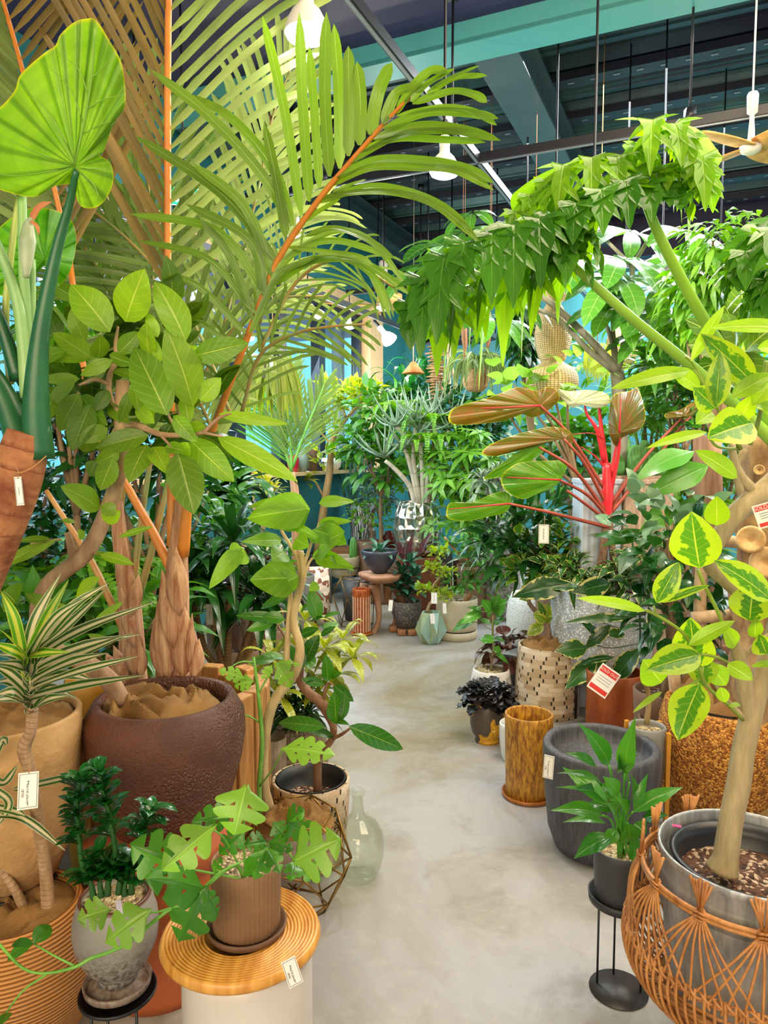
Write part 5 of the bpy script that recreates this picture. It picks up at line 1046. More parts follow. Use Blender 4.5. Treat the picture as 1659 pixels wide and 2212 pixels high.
# ---- black heuchera in yellow-drip pot
b0, h, r = onfloor(1052, 1600, 1052, 1520, 37)
def dripm():
    t = NT('brown_pot_with_yellow_glaze'); v = t.obj(); s = t.n('ShaderNodeSeparateXYZ', {0: v}); z = s.outputs[2]; n = t.noise(9, t.scalev(v, (1, 1, .7)), 2, .4)
    k = t.step(n, .51, .53); col = t.mix(k, lin('#4d4038'), t.mix(t.step(t.noise(120, v, 2), .55, .6), lin('#d6a020'), lin('#9a6a18')))
    return t.out(t.pbr(col, .4, 0., t.bump(k, .3, .003)))
o = thing('black_coral_bell', b0, 'nearly black ruffled-leaf plant in a brown pot with yellow glaze drips', 'potted plant')
pot(o, b0, [(r*.7, 0), (r*.72, .012), (r*.62, .022), (r*.85, .045), (r*1.0, .09), (r*1.02, h*.75), (r*.98, h)], dripm(), .009, .03, 44); soil(o, b0+Vector((0, 0, h-.03)), r*.88)
BL = leafm('black_ruffled', '#1c1b20', '#2e2c30', vein='#45403f', rough=.35, tr=.05); mb = MB(); c0 = b0+Vector((0, 0, h+.02))
for i in range(90):
    d = rdir(.35, .7); p = c0+Vector((d.x*.12*R.uniform(.5, 1), d.y*.1*R.uniform(.5, 1), .01+d.z*.08)); l = R.uniform(.045, .07)
    leaf(mb, p-d*l*.3, p+(d+Vector((0, 0, -.35)))*l, l*1.15, Vector((0, 0, 1))+d*.8+rdir()*.3, 'round', .1, .2, 8, 6, wave=.13)
part(mb, 'foliage', BL, o)
price_tag(1076, 1545, b0.y-.06, 11, 36, 'narrow white price tag leaning on the yellow-drip pot', rot=.35, string=0, big=False)
# ---- white dripped pot with a small fig
b0, h, r = onfloor(1060, 1528, 1061, 1445, 39)
def inkm():
    t = NT('white_and_black_drip_glaze'); v = t.obj(); n = t.noise(16, t.scalev(v, (2.6, 2.6, .35)), 4, .6); z = t.n('ShaderNodeSeparateXYZ', {0: v}).outputs[2]
    k = t.mth('MULTIPLY', t.step(n, .50, .54), t.mth('SUBTRACT', 1., t.step(z, h-.035, h-.02)))
    return t.out(t.pbr(t.mix(k, lin('#dcd9d6'), lin('#26242c')), .3))
o = thing('young_fig', b0, 'young fig with angular leaves in a white pot with black drips', 'potted plant')
pot(o, b0, [(r*1.05, 0), (r*1.2, .02), (r*1.22, h*.3), (r*1.15, h*.65), (r*1.03, h*.95), (r, h)], inkm(), .01, .015, 44); soil(o, b0+Vector((0, 0, h-.008)), r*.88, PEB, 'gravel')
mb = MB(); mb.tube([b0+Vector((0, 0, h-.01))]+pxpath([(1066, 1400, b0.y), (1064, 1360, b0.y), (1066, 1330, b0.y)]), [.008, .007, .007, .006], 10, sub=4)
for q in ([(1062, 1360, b0.y), (1045, 1350, b0.y), (1034, 1322, b0.y-.03)], [(1036, 1344, b0.y-.02), (1010, 1344, b0.y-.04), (990, 1350, b0.y-.05)], [(1066, 1375, b0.y), (1050, 1385, b0.y)], [(1066, 1332, b0.y), (1050, 1322, b0.y), (1028, 1320, b0.y)]): mb.tube(pxpath(q), .0025, 6, sub=3)
part(mb, 'trunk', bark('young_fig_stem', '#6c6a3c', '#8c8a54'), o)
YF = leafm('young_fig', '#2b7c26', '#45962c', vein='#8cc05c', nv=5, slant=1.5, rough=.25, tr=.25); mb = MB(); of = (1000, 1280); k = 6.146; d = b0.y
for b_, t, w in [((420, 640), (205, 620), 160), ((420, 600), (560, 650), 70), ((415, 400), (550, 370), 190), ((370, 410), (215, 350), 80), ((380, 290), (240, 90), 190), ((400, 260), (600, 100), 260), ((230, 260), (-30, 420), 170), ((250, 250), (60, 200), 90), ((430, 790), (610, 950), 70), ((420, 720), (500, 820), 110), ((390, 230), (500, 20), 160), ((150, 350), (-140, 520), 150), ((180, 240), (260, 170), 60)]:
    pxleaf(mb, d-.03, b_, t, w, of, k, up=.6, jit=.35, nv=8, nu=6, shape='ovate', wave=.07)
part(mb, 'foliage', YF, o)
# ---- begonia
c = P(1092, 1440, 4.4); base = Vector((c.x, c.y, 0)); o = thing('dark_begonia', base, 'dark red and green begonia leaves behind the white dripped pot', 'potted plant')
pot(o, base, cyl(.07, .09, c.z+.05), plain('#5b5450', .6), .01, .03, 32); mb = MB(); bush(mb, P(1092, 1405, 4.3), (.13, .1, .12), 46, .11, .095, 'ovate', .5, .2, .5, 6, 4)
part(mb, 'foliage', leafm('begonia', '#3c2a24', '#2f4a2a', vein='#6c8c4c', spots='#7a2e26', nv=5, slant=1.6, rough=.35, tr=.1), o)
# ---- birch weave basket with variegated bonsai fig
b0, h, r = onfloor(1180, 1535, 1182, 1392, 62)
o = thing('bonsai_fig_in_birch_basket', b0, 'small variegated fig with bent trunk in the birch-weave basket beside the speckled grey planter', 'potted plant')
pot(o, b0, cyl(r*1.12, r, h, .004), BW, .012, .04, 56); burlap(o, b0+Vector((0, 0, h-.008)), r*.86, .05, 11)
mb = MB(); d = b0.y; mb.tube(pxpath([(1186, 1390, d), (1183, 1355, d), (1172, 1335, d), (1155, 1318, d), (1142, 1298, d), (1150, 1278, d), (1170, 1268, d)]), [.02, .017, .014, .013, .012, .01, .008], 10, sub=5); mb.tube(pxpath([(1183, 1355, d), (1178, 1335, d-.02), (1172, 1325, d-.04)]), [.009, .006, .005], 8, sub=3); part(mb, 'trunk', bark('bonsai', '#5c4334', '#9a8068', sc=30), o)
mb = MB(); of = (1000, 1280); k = 6.146
for b_, t, w in [((1100, 390), (940, 290), 130), ((1070, 430), (850, 560), 160), ((1080, 360), (990, 110), 140), ((1100, 380), (1140, 130), 150), ((1110, 400), (1190, 330), 80), ((860, 120), (750, 90), 90), ((900, 60), (1040, -30), 120), ((880, 100), (960, -60), 90), ((930, 300), (1080, 260), 80), ((1040, -20), (1200, 90), 150), ((850, -10), (780, -90), 90)]:
    pxleaf(mb, d-.04, b_, t, w, of, k, up=.4, jit=.3, nv=8, nu=4)
part(mb, 'foliage', leafm('bonsai_fig', '#2c7020', '#7a9a24', vein='#c8c85c', edge='#b8c03c', nv=7, slant=1.4, rough=.25, tr=.25, thr=.75), o)
# ---- speckled grey planter on black stand with variegated shrub
b0, h, r = onfloor(1295, 1530, 1300, 1262, 110); d = b0.y; zb = P(1290, 1440, d).z
s = thing('tall_plant_stand', b0, 'black upright rod stand under the big speckled grey planter', 'plant stand')
mb = MB(); mb.lathe(b0, [(r*.55, zb-.03), (r*.62, zb-.03), (r*.62, zb-.015), (r*.55, zb-.015), (r*.55, zb-.03)], 32); part(mb, 'ring', M_BLACK, s)
for a in (2.6, -2.4, -1.2, -.2, 1.2): mb = MB(); mb.tube([b0+Vector((r*.85*cos(a), r*.85*sin(a), .003)), b0+Vector((r*.85*cos(a), r*.85*sin(a), zb+.0)), b0+Vector((r*.55*cos(a), r*.55*sin(a), zb-.02))], .008, 8); part(mb, 'leg', M_BLACK, s)
def speck(name, c, s1, sc=160, lo=.60, c2=None):
    t = NT(name); v = t.obj(); n = t.noise(sc, v, 1, .4); m = t.noise(2.5, v, 3)
    return t.out(t.pbr(t.mix(t.step(n, lo, lo+.03), t.mix(t.step(m, .35, .65), lin(c), lin(c2 or c)), lin(s1)), .5))
o = thing('shrub_in_speckled_planter', Vector((b0.x, b0.y, zb)), 'dark shrub with yellow-edged leaves in the big white-speckled grey planter', 'potted plant')
pot(o, Vector((b0.x, b0.y, zb-.012)), [(r*.62, 0), (r*.78, .02), (r*.93, .07), (r*.97, .15), (r, h-zb)], speck('speckled_grey', '#a2a5a8', '#f0f0ea', 110, .58, '#b2b8be'), .015, .05, 60); soil(o, Vector((b0.x, b0.y, h-.04)), r*.9)
SPB = Vector(b0); SPH = h
VS = leafm('yellow_edged', '#164c24', '#2f6c26', vein='#5c8c3c', edge='#d8d47a', nv=6, slant=1.6, rough=.22, tr=.18, thr=.86); mb = MB()
sh = []
for x, y, dd in [(1300, 1215, 0), (1250, 1240, -.15), (1340, 1235, -.2), (1400, 1190, 0), (1370, 1260, -.3), (1210, 1230, 0)]: bush(mb, P(x, y, d+dd), (.13, .1, .09), 34, .14, .048, 'lance', .45, .1, .3, 7, 4)
for b_, t, w in [((1370, 1335), (1215, 1345), 22), ((1320, 1350), (1260, 1405), 30), ((1270, 1400), (1198, 1405), 44), ((1290, 1425), (1220, 1490), 46), ((1385, 1400), (1318, 1488), 50), ((1420, 1380), (1400, 1310), 36), ((1330, 1420), (1240, 1440), 22), ((1290, 1370), (1255, 1345), 24), ((1390, 1480), (1440, 1560), 50), ((1360, 1320), (1380, 1300), 20), ((1310, 1430), (1255, 1480), 46), ((1420, 1400), (1480, 1390), 40), ((1350, 1370), (1300, 1370), 26), ((1230, 1260), (1105, 1290), 52), ((1320, 1260), (1232, 1280), 44), ((1250, 1270), (1170, 1270), 34)]:
    pxleaf(mb, d-.32, b_, t, w, (0, 0), 1, up=.5, jit=.4, nv=8, nu=4, shape='lance')
part(mb, 'foliage', VS, o); mb = MB()
mb.tube(pxpath([(1400, 1545, d-.3), (1385, 1440, d-.3), (1382, 1330, d-.3), (1372, 1230, d-.28), (1365, 1160, d-.26)]), .0055, 8, sub=4)
for i in range(8):
    y = 1200+i*38; mb.tube(pxpath([(1380, y, d-.29), (1350-14*(i % 3), y-20+6*i, d-.31), (1310-14*(i % 3), y-10+12*(i % 4), d-.32)]), .0022, 6, sub=3)
part(mb, 'stems', plain('#1f4a2a', .4), o)
# ---- rust cylinder, white round pot, grey pebble pot on ochre stand
b0, h, r = onfloor(1325, 1585, 1325, 1450, 60); o = thing('rust_cylinder', b0, 'rust-brown smooth cylinder pot behind the grey tub', 'pot'); pot(o, b0, cyl(r*.98, r, h), bark('rust', '#7a3210', '#b05a20', sc=10, bs=.2, stretch=(1, 1, .3), rough=.4), .012, .05, 44)
price_tag(1322, 1445, b0.y-.5, 45, 62, 'white and red sold-out tag hanging on a twig above the rust cylinder', rot=.55, style='sold', string=.03)
b0, h, r = onfloor(1150, 1400, 1150, 1283, 36); o = thing('round_white_planter', b0, 'rounded off-white speckled planter behind the birch-weave basket', 'pot'); pot(o, b0, [(r*.8, 0), (r*1.2, .05), (r*1.55, h*.35), (r*1.6, h*.6), (r*1.5, h*.85), (r*1.3, h)], speck('offwhite_speckle', '#e2e2dc', '#7a7468', 150, .62), .02, .06, 44)
b0, h, r = onfloor(1392, 1790, 1392, 1563, 39); d = b0.y; zb = P(1392, 1700, d).z
s = thing('ochre_plant_stand', b0, 'ochre-painted wooden stand under the pebble-topped grey pot', 'plant stand')
for a in (3.7, 2.3, 5.4, .7): mb = MB(); q = b0+Vector((r*1.25*cos(a), r*1.25*sin(a), 0)); mb.box(q+Vector((0, 0, .21+(h-.42)/2*0)), (.008, .008, .21)); part(mb, 'leg', plain('#c98a24', .6, name='ochre_wood'), s, False)
mb = MB(); mb.bar(b0+Vector((-r*1.2, -r*.6, zb-.02)), b0+Vector((r*1.2, r*.6, zb-.02)), .016); mb.bar(b0+Vector((-r*1.2, r*.6, zb-.02)), b0+Vector((r*1.2, -r*.6, zb-.02)), .016); part(mb, 'crossbar', plain('#c98a24', .6, name='ochre_wood'), s, False)
o = thing('slender_fig_in_grey_pot', Vector((b0.x, b0.y, zb)), 'slender stem in a plain grey pot topped with pebbles', 'potted plant'); pb = Vector((b0.x, b0.y, zb-.01))
pot(o, pb, cyl(r*.8, r, h-zb, .006), plain('#85857f', .5, c2='#7c7c78', ns=6), .012, .03, 44); soil(o, pb+Vector((0, 0, h-zb-.02)), r*.85, PEB, 'gravel', .012)
mb = MB(); mb.lathe(pb, [(.0005, -.008), (r*.9, -.008), (r*.95, .012), (r*.9, .012), (.0005, 0)], 32); part(mb, 'saucer', plain('#7c7a74', .5), o)
mb = MB(); mb.tube(pxpath([(1396, 1565, d), (1402, 1520, d), (1398, 1490, d), (1388, 1470, d-.05)]), [.012, .010, .009, .006], 10, sub=4); part(mb, 'stem', bark('slender', '#7a6440', '#a58c5c'), o)
# ---- cork pot
b0, h, r = onfloor(1560, 1772, 1560, 1520, 140)
o = thing('cork_planter', b0, 'large round cork-chip planter with burlap behind the galvanised bucket', 'pot')
pot(o, b0, [(r*.75, 0), (r*.85, .02), (r*.95, h*.3), (r, h*.6), (r*.97, h*.85), (r*.9, h)], soilm('cork_chips', '#b9792c', '#8a5014', '#d89c48', 130, .9), .03, .06, 60); burlap(o, b0+Vector((0, 0, h)), r*.78, .12, 21)
# ---- driftwood totem, posts and rack
b0 = P(1642, 1200, 2.7); b0.z = 0; DW = bark('driftwood', '#6e4e30', '#b8945f', sc=15, bs=1., stretch=(1, 1, .5)); o = thing('driftwood_log', b0, 'thick gnarled driftwood log standing at the right edge with round cut knots', 'driftwood')
zt = P(1642, 935, 2.7).z; mb = MB(); rows = []
mb.lathe(b0, [(.0005, 0)]+[(.082+.012*sin(i*1.3), zt*i/26) for i in range(27)]+[(.0005, zt)], 30, fn=lambda a, z: 1+.12*sin(a*3+z*7)+.05*sin(a*7-z*13)); part(mb, 'log', DW, o)
for x, y, rr in [(1622, 1165, 26), (1655, 1215, 30), (1630, 1080, 14), (1640, 1015, 10)]:
    q = P(x, y, 2.60); n = (CAM-q).normalized(); s_ = S(x, y, 2.6)*rr; mb = MB(); mb.lathe(q-n*.03, [(s_*1.15, 0), (s_*1.15, .02), (s_, .034), (s_*.85, .03), (s_*.3, .028), (s_*.22, .018), (.0005, .016)], 28, n); part(mb, 'knot', bark('knot', '#b88c54', '#e0bd84', sc=20, bs=.4, stretch=(1, 1, 1)), o)
price_tag(1655, 1085, 1.52, 60, 52, 'white tag with a red band on the driftwood at the right edge', rot=-.35, style='sold', string=0)
o = thing('driftwood_rack', P(1560, 1500, 3.0)*1-Vector((0, 0, P(1560, 1500, 3.0).z)), 'rack of pale driftwood poles behind the lime ficus', 'driftwood rack')
for q in ([(1522, 1150, 3.0), (1512, 1290, 3.0), (1514, 1420, 3.0), (1516, 1700, 3.0)], [(1600, 1290, 3.0), (1604, 1420, 3.0), (1608, 1720, 3.0)], [(1495, 1335, 2.95), (1560, 1330, 2.95), (1640, 1326, 2.95)], [(1500, 1460, 2.95), (1580, 1430, 2.95), (1680, 1390, 2.95)], [(1510, 1200, 3.0), (1560, 1170, 3.0), (1640, 1180, 3.0)], [(1455, 1450, 3.0), (1470, 1600, 3.0), (1480, 1700, 3.0)]):
    mb = MB(); mb.tube(pxpath(q), [.026]*len(q), 10, sub=4); part(mb, 'pole', bark('driftpole', '#a88864', '#d4b890', sc=20, stretch=(1, 1, .5)), o)
b0 = P(1528, 1200, 3.6); b0.z = 0; mb = MB(); mb.tube([b0, b0+Vector((0, 0, 1)), P(1528, 940, 3.6)], [.075, .07, .065], 16, sub=4); tag(mb.build('wooden_post', bark('post', '#6a4c38', '#9a7458', sc=14, stretch=(2, 2, .2)), smooth=True), 'straight brown trunk-like wooden post rising between the poles and the log', 'post')
for px, m, lab, w in ((1290, bark('bluewood', '#9aa4b0', '#c6ccd2', sc=14, stretch=(3, 3, .1)), 'tall square bleached blue-grey wooden planter behind the red plant', 42), (1384, bark('weathered', '#8a7058', '#b59a80', sc=16, stretch=(3, 3, .1)), 'tall square weathered brown wooden planter right of the bleached one', 50)):
    q = P(px, 1035, 4.3); rr = S(px, 1035, 4.3)*w; mb = MB(); z = q.z; mb.box(Vector((q.x, q.y, z/2)), (rr, rr, z/2)); mb.box(Vector((q.x, q.y, z-.012)), (rr*1.05, rr*1.05, .015)); tag(mb.build('square_planter', m, smooth=False, bevel=.006), lab, 'planter')
# ================================================================ centre back
def gpot(name, lab, bx, by, tx, ty, rx, m, taper=.9, bulge=0, plant=True, zlift=0, **kw):
    b = G(bx, by); h = P(tx, ty, b.y).z; r = S(tx, ty, b.y)*rx
    o = thing(name, b, lab, 'potted plant' if plant else 'pot')
    pot(o, b, cyl(r*taper, r, h, bulge*r), m, min(.015, r*.15), .04, kw.get('n', 40), fn=kw.get('fn'))
    if plant: soil(o, b+Vector((0, 0, h-.03)), r*.86)
    return o, b, h, r
o, b, h, r = gpot('ribbed_vase', 'tall glossy rust-orange vertically ribbed cylinder vase on the floor', 781, 1370, 781, 1272, 19.5, plain('#8c3c14', .25, c2='#b8602c', ns=30, name='rust_ribbed_glaze'), .95, 0, False, n=120, fn=lambda a, z: 1-.07*(sin(a*20) > .2))
mb = MB(); mb.lathe(b, [(.0005, .001), (r*1.05, .001), (r*1.2, .008), (r*1.22, .02), (r*1.12, .02), (r*.97, .006), (.0005, .006)], 40); part(mb, 'saucer', plain('#b5682c', .3), o)
mb = MB()
for i in range(20):
    a = 2*pi*(i+.77)/20; mb.bar(b+Vector((r*.985*cos(a), r*.985*sin(a), .03)), b+Vector((r*1.0*cos(a), r*1.0*sin(a), h-.06)), .006, .003, (cos(a), sin(a), 0))
part(mb, 'pale_ridges', plain('#e4c4a4', .4), o, False, label='pale ridges between the ribs')
# root table + bowl
b = G(812, 1368); d = b.y; zt = P(812, 1240, d).z; TW = bark('root_wood', '#8a5e42', '#c09070', sc=8, bs=.5, stretch=(1, 1, .5))
o = thing('root_table', b, 'small reddish tree-root table with splayed legs carrying a dark bowl', 'side table')
mb = MB(); mb.lathe(b+Vector((.05, .05, 0)), [(.0005, zt-.07), (.12, zt-.07), (.165, zt-.05), (.185, zt-.02), (.18, zt), (.0005, zt)], 36, fn=lambda a, z: 1+.1*sin(a*3)+.06*sin(a*5+1)); part(mb, 'tabletop', TW, o)
for q in ([(808, 1262), (816, 1300), (818, 1340), (806, 1370)], [(790, 1262), (782, 1300), (785, 1350)], [(840, 1262), (838, 1290), (855, 1330), (852, 1352)], [(850, 1258), (868, 1300), (866, 1345)]):
    mb = MB(); mb.tube([P(x, y, d+(0 if q[0][0] == 808 else .12)) for x, y in q], [.05, .028, .022, .026][:len(q)], 10, sub=5); part(mb, 'leg', TW, o)
bb = Vector((b.x+.03, b.y+.05, zt)); o = thing('dark_bowl_planter', bb, 'dark blue-grey footed bowl with a patterned plant on the root table', 'potted plant')
pot(o, bb, [(.05, 0), (.07, .02), (.12, .09), (.15, .16), (.155, .18), (.15, .19)], plain('#3f4250', .35), .012, .03, 40); soil(o, bb+Vector((0, 0, .165)), .13)
CAL = leafm('calathea', '#1f5a40', '#2c6c4c', vein='#9cc8b0', nv=9, slant=1.5, rough=.3, tr=.15, vw=.2); mb = MB(); rosette(mb, bb+Vector((0, 0, .18)), 14, .2, .05, -10, 60, .6, 'oval', nu=4); part(mb, 'foliage', CAL, o)
# grey pot + calathea on wooden pot feet
b = G(878, 1366); d = b.y; b.z = .05; h = P(878, 1298, d).z-.05; r = S(878, 1298, d)*32
o = thing('calathea', b, 'dark patterned calathea in a round grey stone pot on wooden feet', 'potted plant')
pot(o, b, [(r*.7, 0), (r*.72, .06), (r*.86, .08), (r*.96, .12), (r*1.0, h*.6), (r*1.0, h)], speck('dark_stone', '#55504c', '#7c7670', 60, .55), .012, .04, 44); soil(o, b+Vector((0, 0, h-.03)), r*.88)
mb = MB()
for x, y in ((878, 1290), (860, 1275), (895, 1278), (878, 1262), (868, 1240), (895, 1245), (885, 1215)):
    rosette(mb, P(x, y, d), 12, .17, .055, 0, 75, .5, 'oval', nu=4, sub=3)
part(mb, 'foliage', CAL, o)
mb = MB()
for x0, y0, x1, y1 in ((880, 1230, 895, 1145), (868, 1215, 878, 1175), (905, 1200, 935, 1148), (870, 1200, 862, 1168)): ribbon(mb, [P(x0, y0, d), P((x0+x1)/2-4, (y0+y1)/2, d), P(x1, y1, d)], .05, None, 'lance', .5, 2, 4)
part(mb, 'rolled_leaves', plain('#5a2430', .35, c2='#3c1c24', ns=20), o, label='purple rolled leaf undersides')
FEET = None
for x, y, g in ((850, 1366, 'left'), (868, 1374, 'middle'), (890, 1374, 'right')):
    q = G(x, y); mb = MB(); mb.box(q+Vector((0, .05, .024)), (.036, .06, .023)); f = mb.build('wooden_block', plain('#a06c40', .6, c2='#8a5a34', ns=20), smooth=False, bevel=.012); tag(f, 'short rounded wooden block under the round grey stone pot, %s one of three' % g, 'wooden block', 'wooden pot feet under the grey stone pot')
price_tag(845, 1296, d-.25, 9, 24, 'white tag left of the round grey stone pot', rot=.1, string=.01, big=False)
# geometric pot
b = G(931, 1388); d = b.y; h = P(931, 1322, d).z; rt = S(931, 1322, d)*22; rm = S(931, 1360, d)*35; rb = S(931, 1390, d)*20
o = thing('bonsai_in_faceted_pot', b, 'bonsai with yellow-green tufts in a pale blue-green faceted pot', 'potted plant')
mb = MB(); N = 6
T = [b+Vector((rt*cos(2*pi*i/N+.3), rt*sin(2*pi*i/N+.3), h)) for i in range(N)]; Mi = [b+Vector((rm*cos(2*pi*(i+.5)/N+.3), rm*sin(2*pi*(i+.5)/N+.3), h*.42)) for i in range(N)]; Bo = [b+Vector((rb*cos(2*pi*i/N+.3), rb*sin(2*pi*i/N+.3), 0)) for i in range(N)]; Ti = [b+Vector((rt*.8*cos(2*pi*i/N+.3), rt*.8*sin(2*pi*i/N+.3), h)) for i in range(N)]; Tj = [p-Vector((0, 0, .04)) for p in Ti]
for i in range(N):
    j = (i+1) % N; mb.mi = i % 2; mb.face([T[i], Mi[i], T[j]][::1]); mb.mi = (i+1) % 2; mb.face([Mi[i], Bo[j], Mi[j], T[j]][::1]) if False else mb.face([T[j], Mi[i], Bo[j]]); mb.mi = i % 2; mb.face([T[j], Bo[j], Mi[j]]); mb.face([Mi[i], Bo[i], Bo[j]]); mb.face([T[i], T[j], Ti[j], Ti[i]]); mb.face([Ti[i], Ti[j], Tj[j], Tj[i]])
mb.face(Tj); mb.face(Bo[::-1]); part(mb, 'pot', [plain('#8fb0a8', .6, c2='#9cb8ac', ns=30, name='pale_teal_ceramic'), plain('#8a9a74', .6, c2='#96a480', ns=30, name='sage_ceramic')], o, False)
mb = MB(); mb.tube(pxpath([(922, 1322, d), (928, 1305, d), (938, 1290, d), (936, 1265, d), (952, 1245, d), (950, 1225, d)]), [.014, .012, .011, .01, .008, .006], 8, sub=4); part(mb, 'trunk', bark('bonsai2', '#8a7050', '#b89c74'), o)
YT = leafm('yellow_tuft', '#7cae20', '#b4cc2c', rough=.35, tr=.35); mb = MB()
for x, y in ((925, 1275), (950, 1282), (950, 1235), (968, 1235), (945, 1198), (935, 1225), (915, 1272), (960, 1290), (950, 1190)): bush(mb, P(x, y, d), (.06, .05, .035), 34, .055, .024, 'oval', .1, .3, .2, 4, 2)
part(mb, 'foliage', YT, o)
price_tag(938, 1280, d-.12, 13, 24, 'white tag on the bonsai trunk above the faceted pot', string=.02, big=False); price_tag(933, 1325, d-.24, 10, 22, 'white tag on the face of the blue-green faceted pot', rot=-.12, string=0, big=False)
# cream cylinder
b = G(986, 1376); d = b.y; h = P(986, 1292, d).z; r = S(986, 1292, d)*45
o = thing('twisted_fig_in_cream_pot', b, 'twisted-trunk small-leaved fig in a wide cream cylinder pot', 'potted plant')
CRM = plain('#c9bda2', .6, c2='#b8a88a', ns=5, name='cream_stone'); pot(o, b+Vector((0, 0, .075)), cyl(r*.98, r, h-.075), CRM, .014, .03, 48); soil(o, b+Vector((0, 0, h-.03)), r*.92)
mb = MB(); mb.lathe(b, [(.0005, 0), (r*.97, 0), (r, .01), (r, .062), (r*.93, .066), (.0005, .066)], 48); part(mb, 'lower_tray', CRM, o); mb = MB(); mb.lathe(b, [(.0005, .066), (r*.94, .066), (r*.94, .076), (.0005, .076)], 40); part(mb, 'shadow_gap', M_BLACK, o, label='black gap ring')
mb = MB(); mb.tube(pxpath([(1005, 1300, d), (1020, 1275, d), (1022, 1245, d), (1012, 1215, d), (985, 1190, d), (960, 1160, d)]), [.022, .02, .017, .014, .012, .01], 10, sub=5); mb.tube(pxpath([(975, 1300, d), (974, 1260, d), (972, 1230, d)]), .005, 6, sub=3); part(mb, 'trunk', bark('twist', '#8a6240', '#b98c5c'), o)
MG = leafm('mid_green', '#2c7a1c', '#4c9c28', rough=.3, tr=.25); MG2 = leafm('fresh_green', '#4a9c1c', '#74b82c', rough=.35, tr=.35); DG = leafm('deep_green', '#12481c', '#246a26', rough=.25, tr=.15); YG = leafm('yellow_green', '#8fae20', '#c4cc34', rough=.35, tr=.35, edge='#e0d84c', thr=.7); BG = leafm('blue_green', '#2c6c58', '#4a8c70', rough=.35, tr=.2)
mb = MB()
for x, y, dd in ((1000, 1190, 0), (1030, 1170, .1), (970, 1180, 0), (1000, 1260, 0), (1045, 1210, 0), (1040, 1250, 0), (985, 1260, .1), (1060, 1180, 0)): bush(mb, P(x, y, d+dd), (.12, .1, .08), 40, .1, .032, 'lance', .3, .2, .3, 4, 2)
part(mb, 'foliage', MG, o); price_tag(960, 1303, d-.3, 8, 22, 'white tag on the wide cream cylinder pot', rot=-.05, string=0, big=False)
# silver honeycomb pot with aloe tree
d = 6.6; c = P(903, 1140, d); r = S(903, 1140, d)*53; bz = P(903, 1200, d).z
pl = thing('dark_display_block', Vector((c.x, c.y, 0)), 'dark brown wooden block carrying the silver honeycomb pot', 'plinth'); mb = MB(); mb.box(Vector((c.x, c.y, bz/2)), (.2, .2, bz/2)); part(mb, 'block', bark('dark_block', '#5a2e18', '#7c4424', sc=8, stretch=(1, 1, .2)), pl, False, bevel=.01)
o = thing('aloe_tree_in_silver_pot', Vector((c.x, c.y, bz)), 'branching tree aloe with grey-green spiky heads in a silver honeycomb pot', 'potted plant')
def hexm():
    t = NT('silver_honeycomb'); u, v, uvv = t.uv(); vo = t.n('ShaderNodeTexVoronoi', {'Vector': t.scalev(uvv, (15, 9, 1)), 'Scale': 1., 'Randomness': .35}, feature='DISTANCE_TO_EDGE').outputs['Distance']
    return t.out(t.pbr(t.mix(t.step(vo, .03, .10), lin('#f4f0e4'), lin('#c4c0b0')), .18, .9, t.bump(vo, 1., .05)))
base = Vector((c.x, c.y, bz)); hh = P(903, 1085, d).z-bz
pot(o, base, [(r*.45, 0), (r*.7, .02), (r*.92, hh*.3), (r, hh*.55), (r*.93, hh*.8), (r*.75, hh)], hexm(), .015, .05, 64); soil(o, base+Vector((0, 0, hh-.03)), r*.68)
AT = bark('aloe_trunk', '#a89c8c', '#d8ccb8', ring=8, sc=12); mb = MB()
RO = [(895, 905), (830, 988), (872, 968), (972, 925), (905, 930), (856, 920), (935, 900)]
for q in ([(900, 1100), (885, 1050), (850, 1010), (832, 995)], [(905, 1100), (893, 1030), (878, 980), (872, 972)], [(910, 1100), (893, 1000), (897, 940), (895, 910)], [(915, 1100), (912, 1010), (905, 940)], [(920, 1100), (925, 1020), (950, 965), (970, 930)], [(895, 960), (865, 930), (856, 922)], [(945, 970), (940, 930), (935, 905)]): mb.tube([P(x, y, d) for x, y in q], [.03, .024, .02, .018][:len(q)], 10, sub=4)
part(mb, 'trunk', AT, o); AL = plain('#6f8a70', .45, c2='#93a88c', ns=3, name='aloe_leaf'); mb = MB()
for x, y in RO:
    c3 = P(x, y, d)
    for i in range(14):
        a = i*2.4; el = radians(R.uniform(0, 70)); l = R.uniform(.22, .34); h_ = Vector((cos(a), sin(a), 0)); dd = h_*cos(el)+Vector((0, 0, sin(el)))
        mb.tube([c3, c3+dd*l*.5, c3+dd*l*.8+Vector((0, 0, .03)), c3+dd*l+Vector((0, 0, .07))], [.012, .010, .006, .001], 6, sub=3)
part(mb, 'leaf_spikes', AL, o)
# grey block
q = G(955, 1345); mb = MB(); mb.box(Vector((q.x, q.y+.35, .3)), (.11, .11, .3)); tag(mb.build('grey_block', plain('#4a4c54', .6), smooth=False, bevel=.005), 'dark grey block standing behind the yellow-green bonsai', 'block')
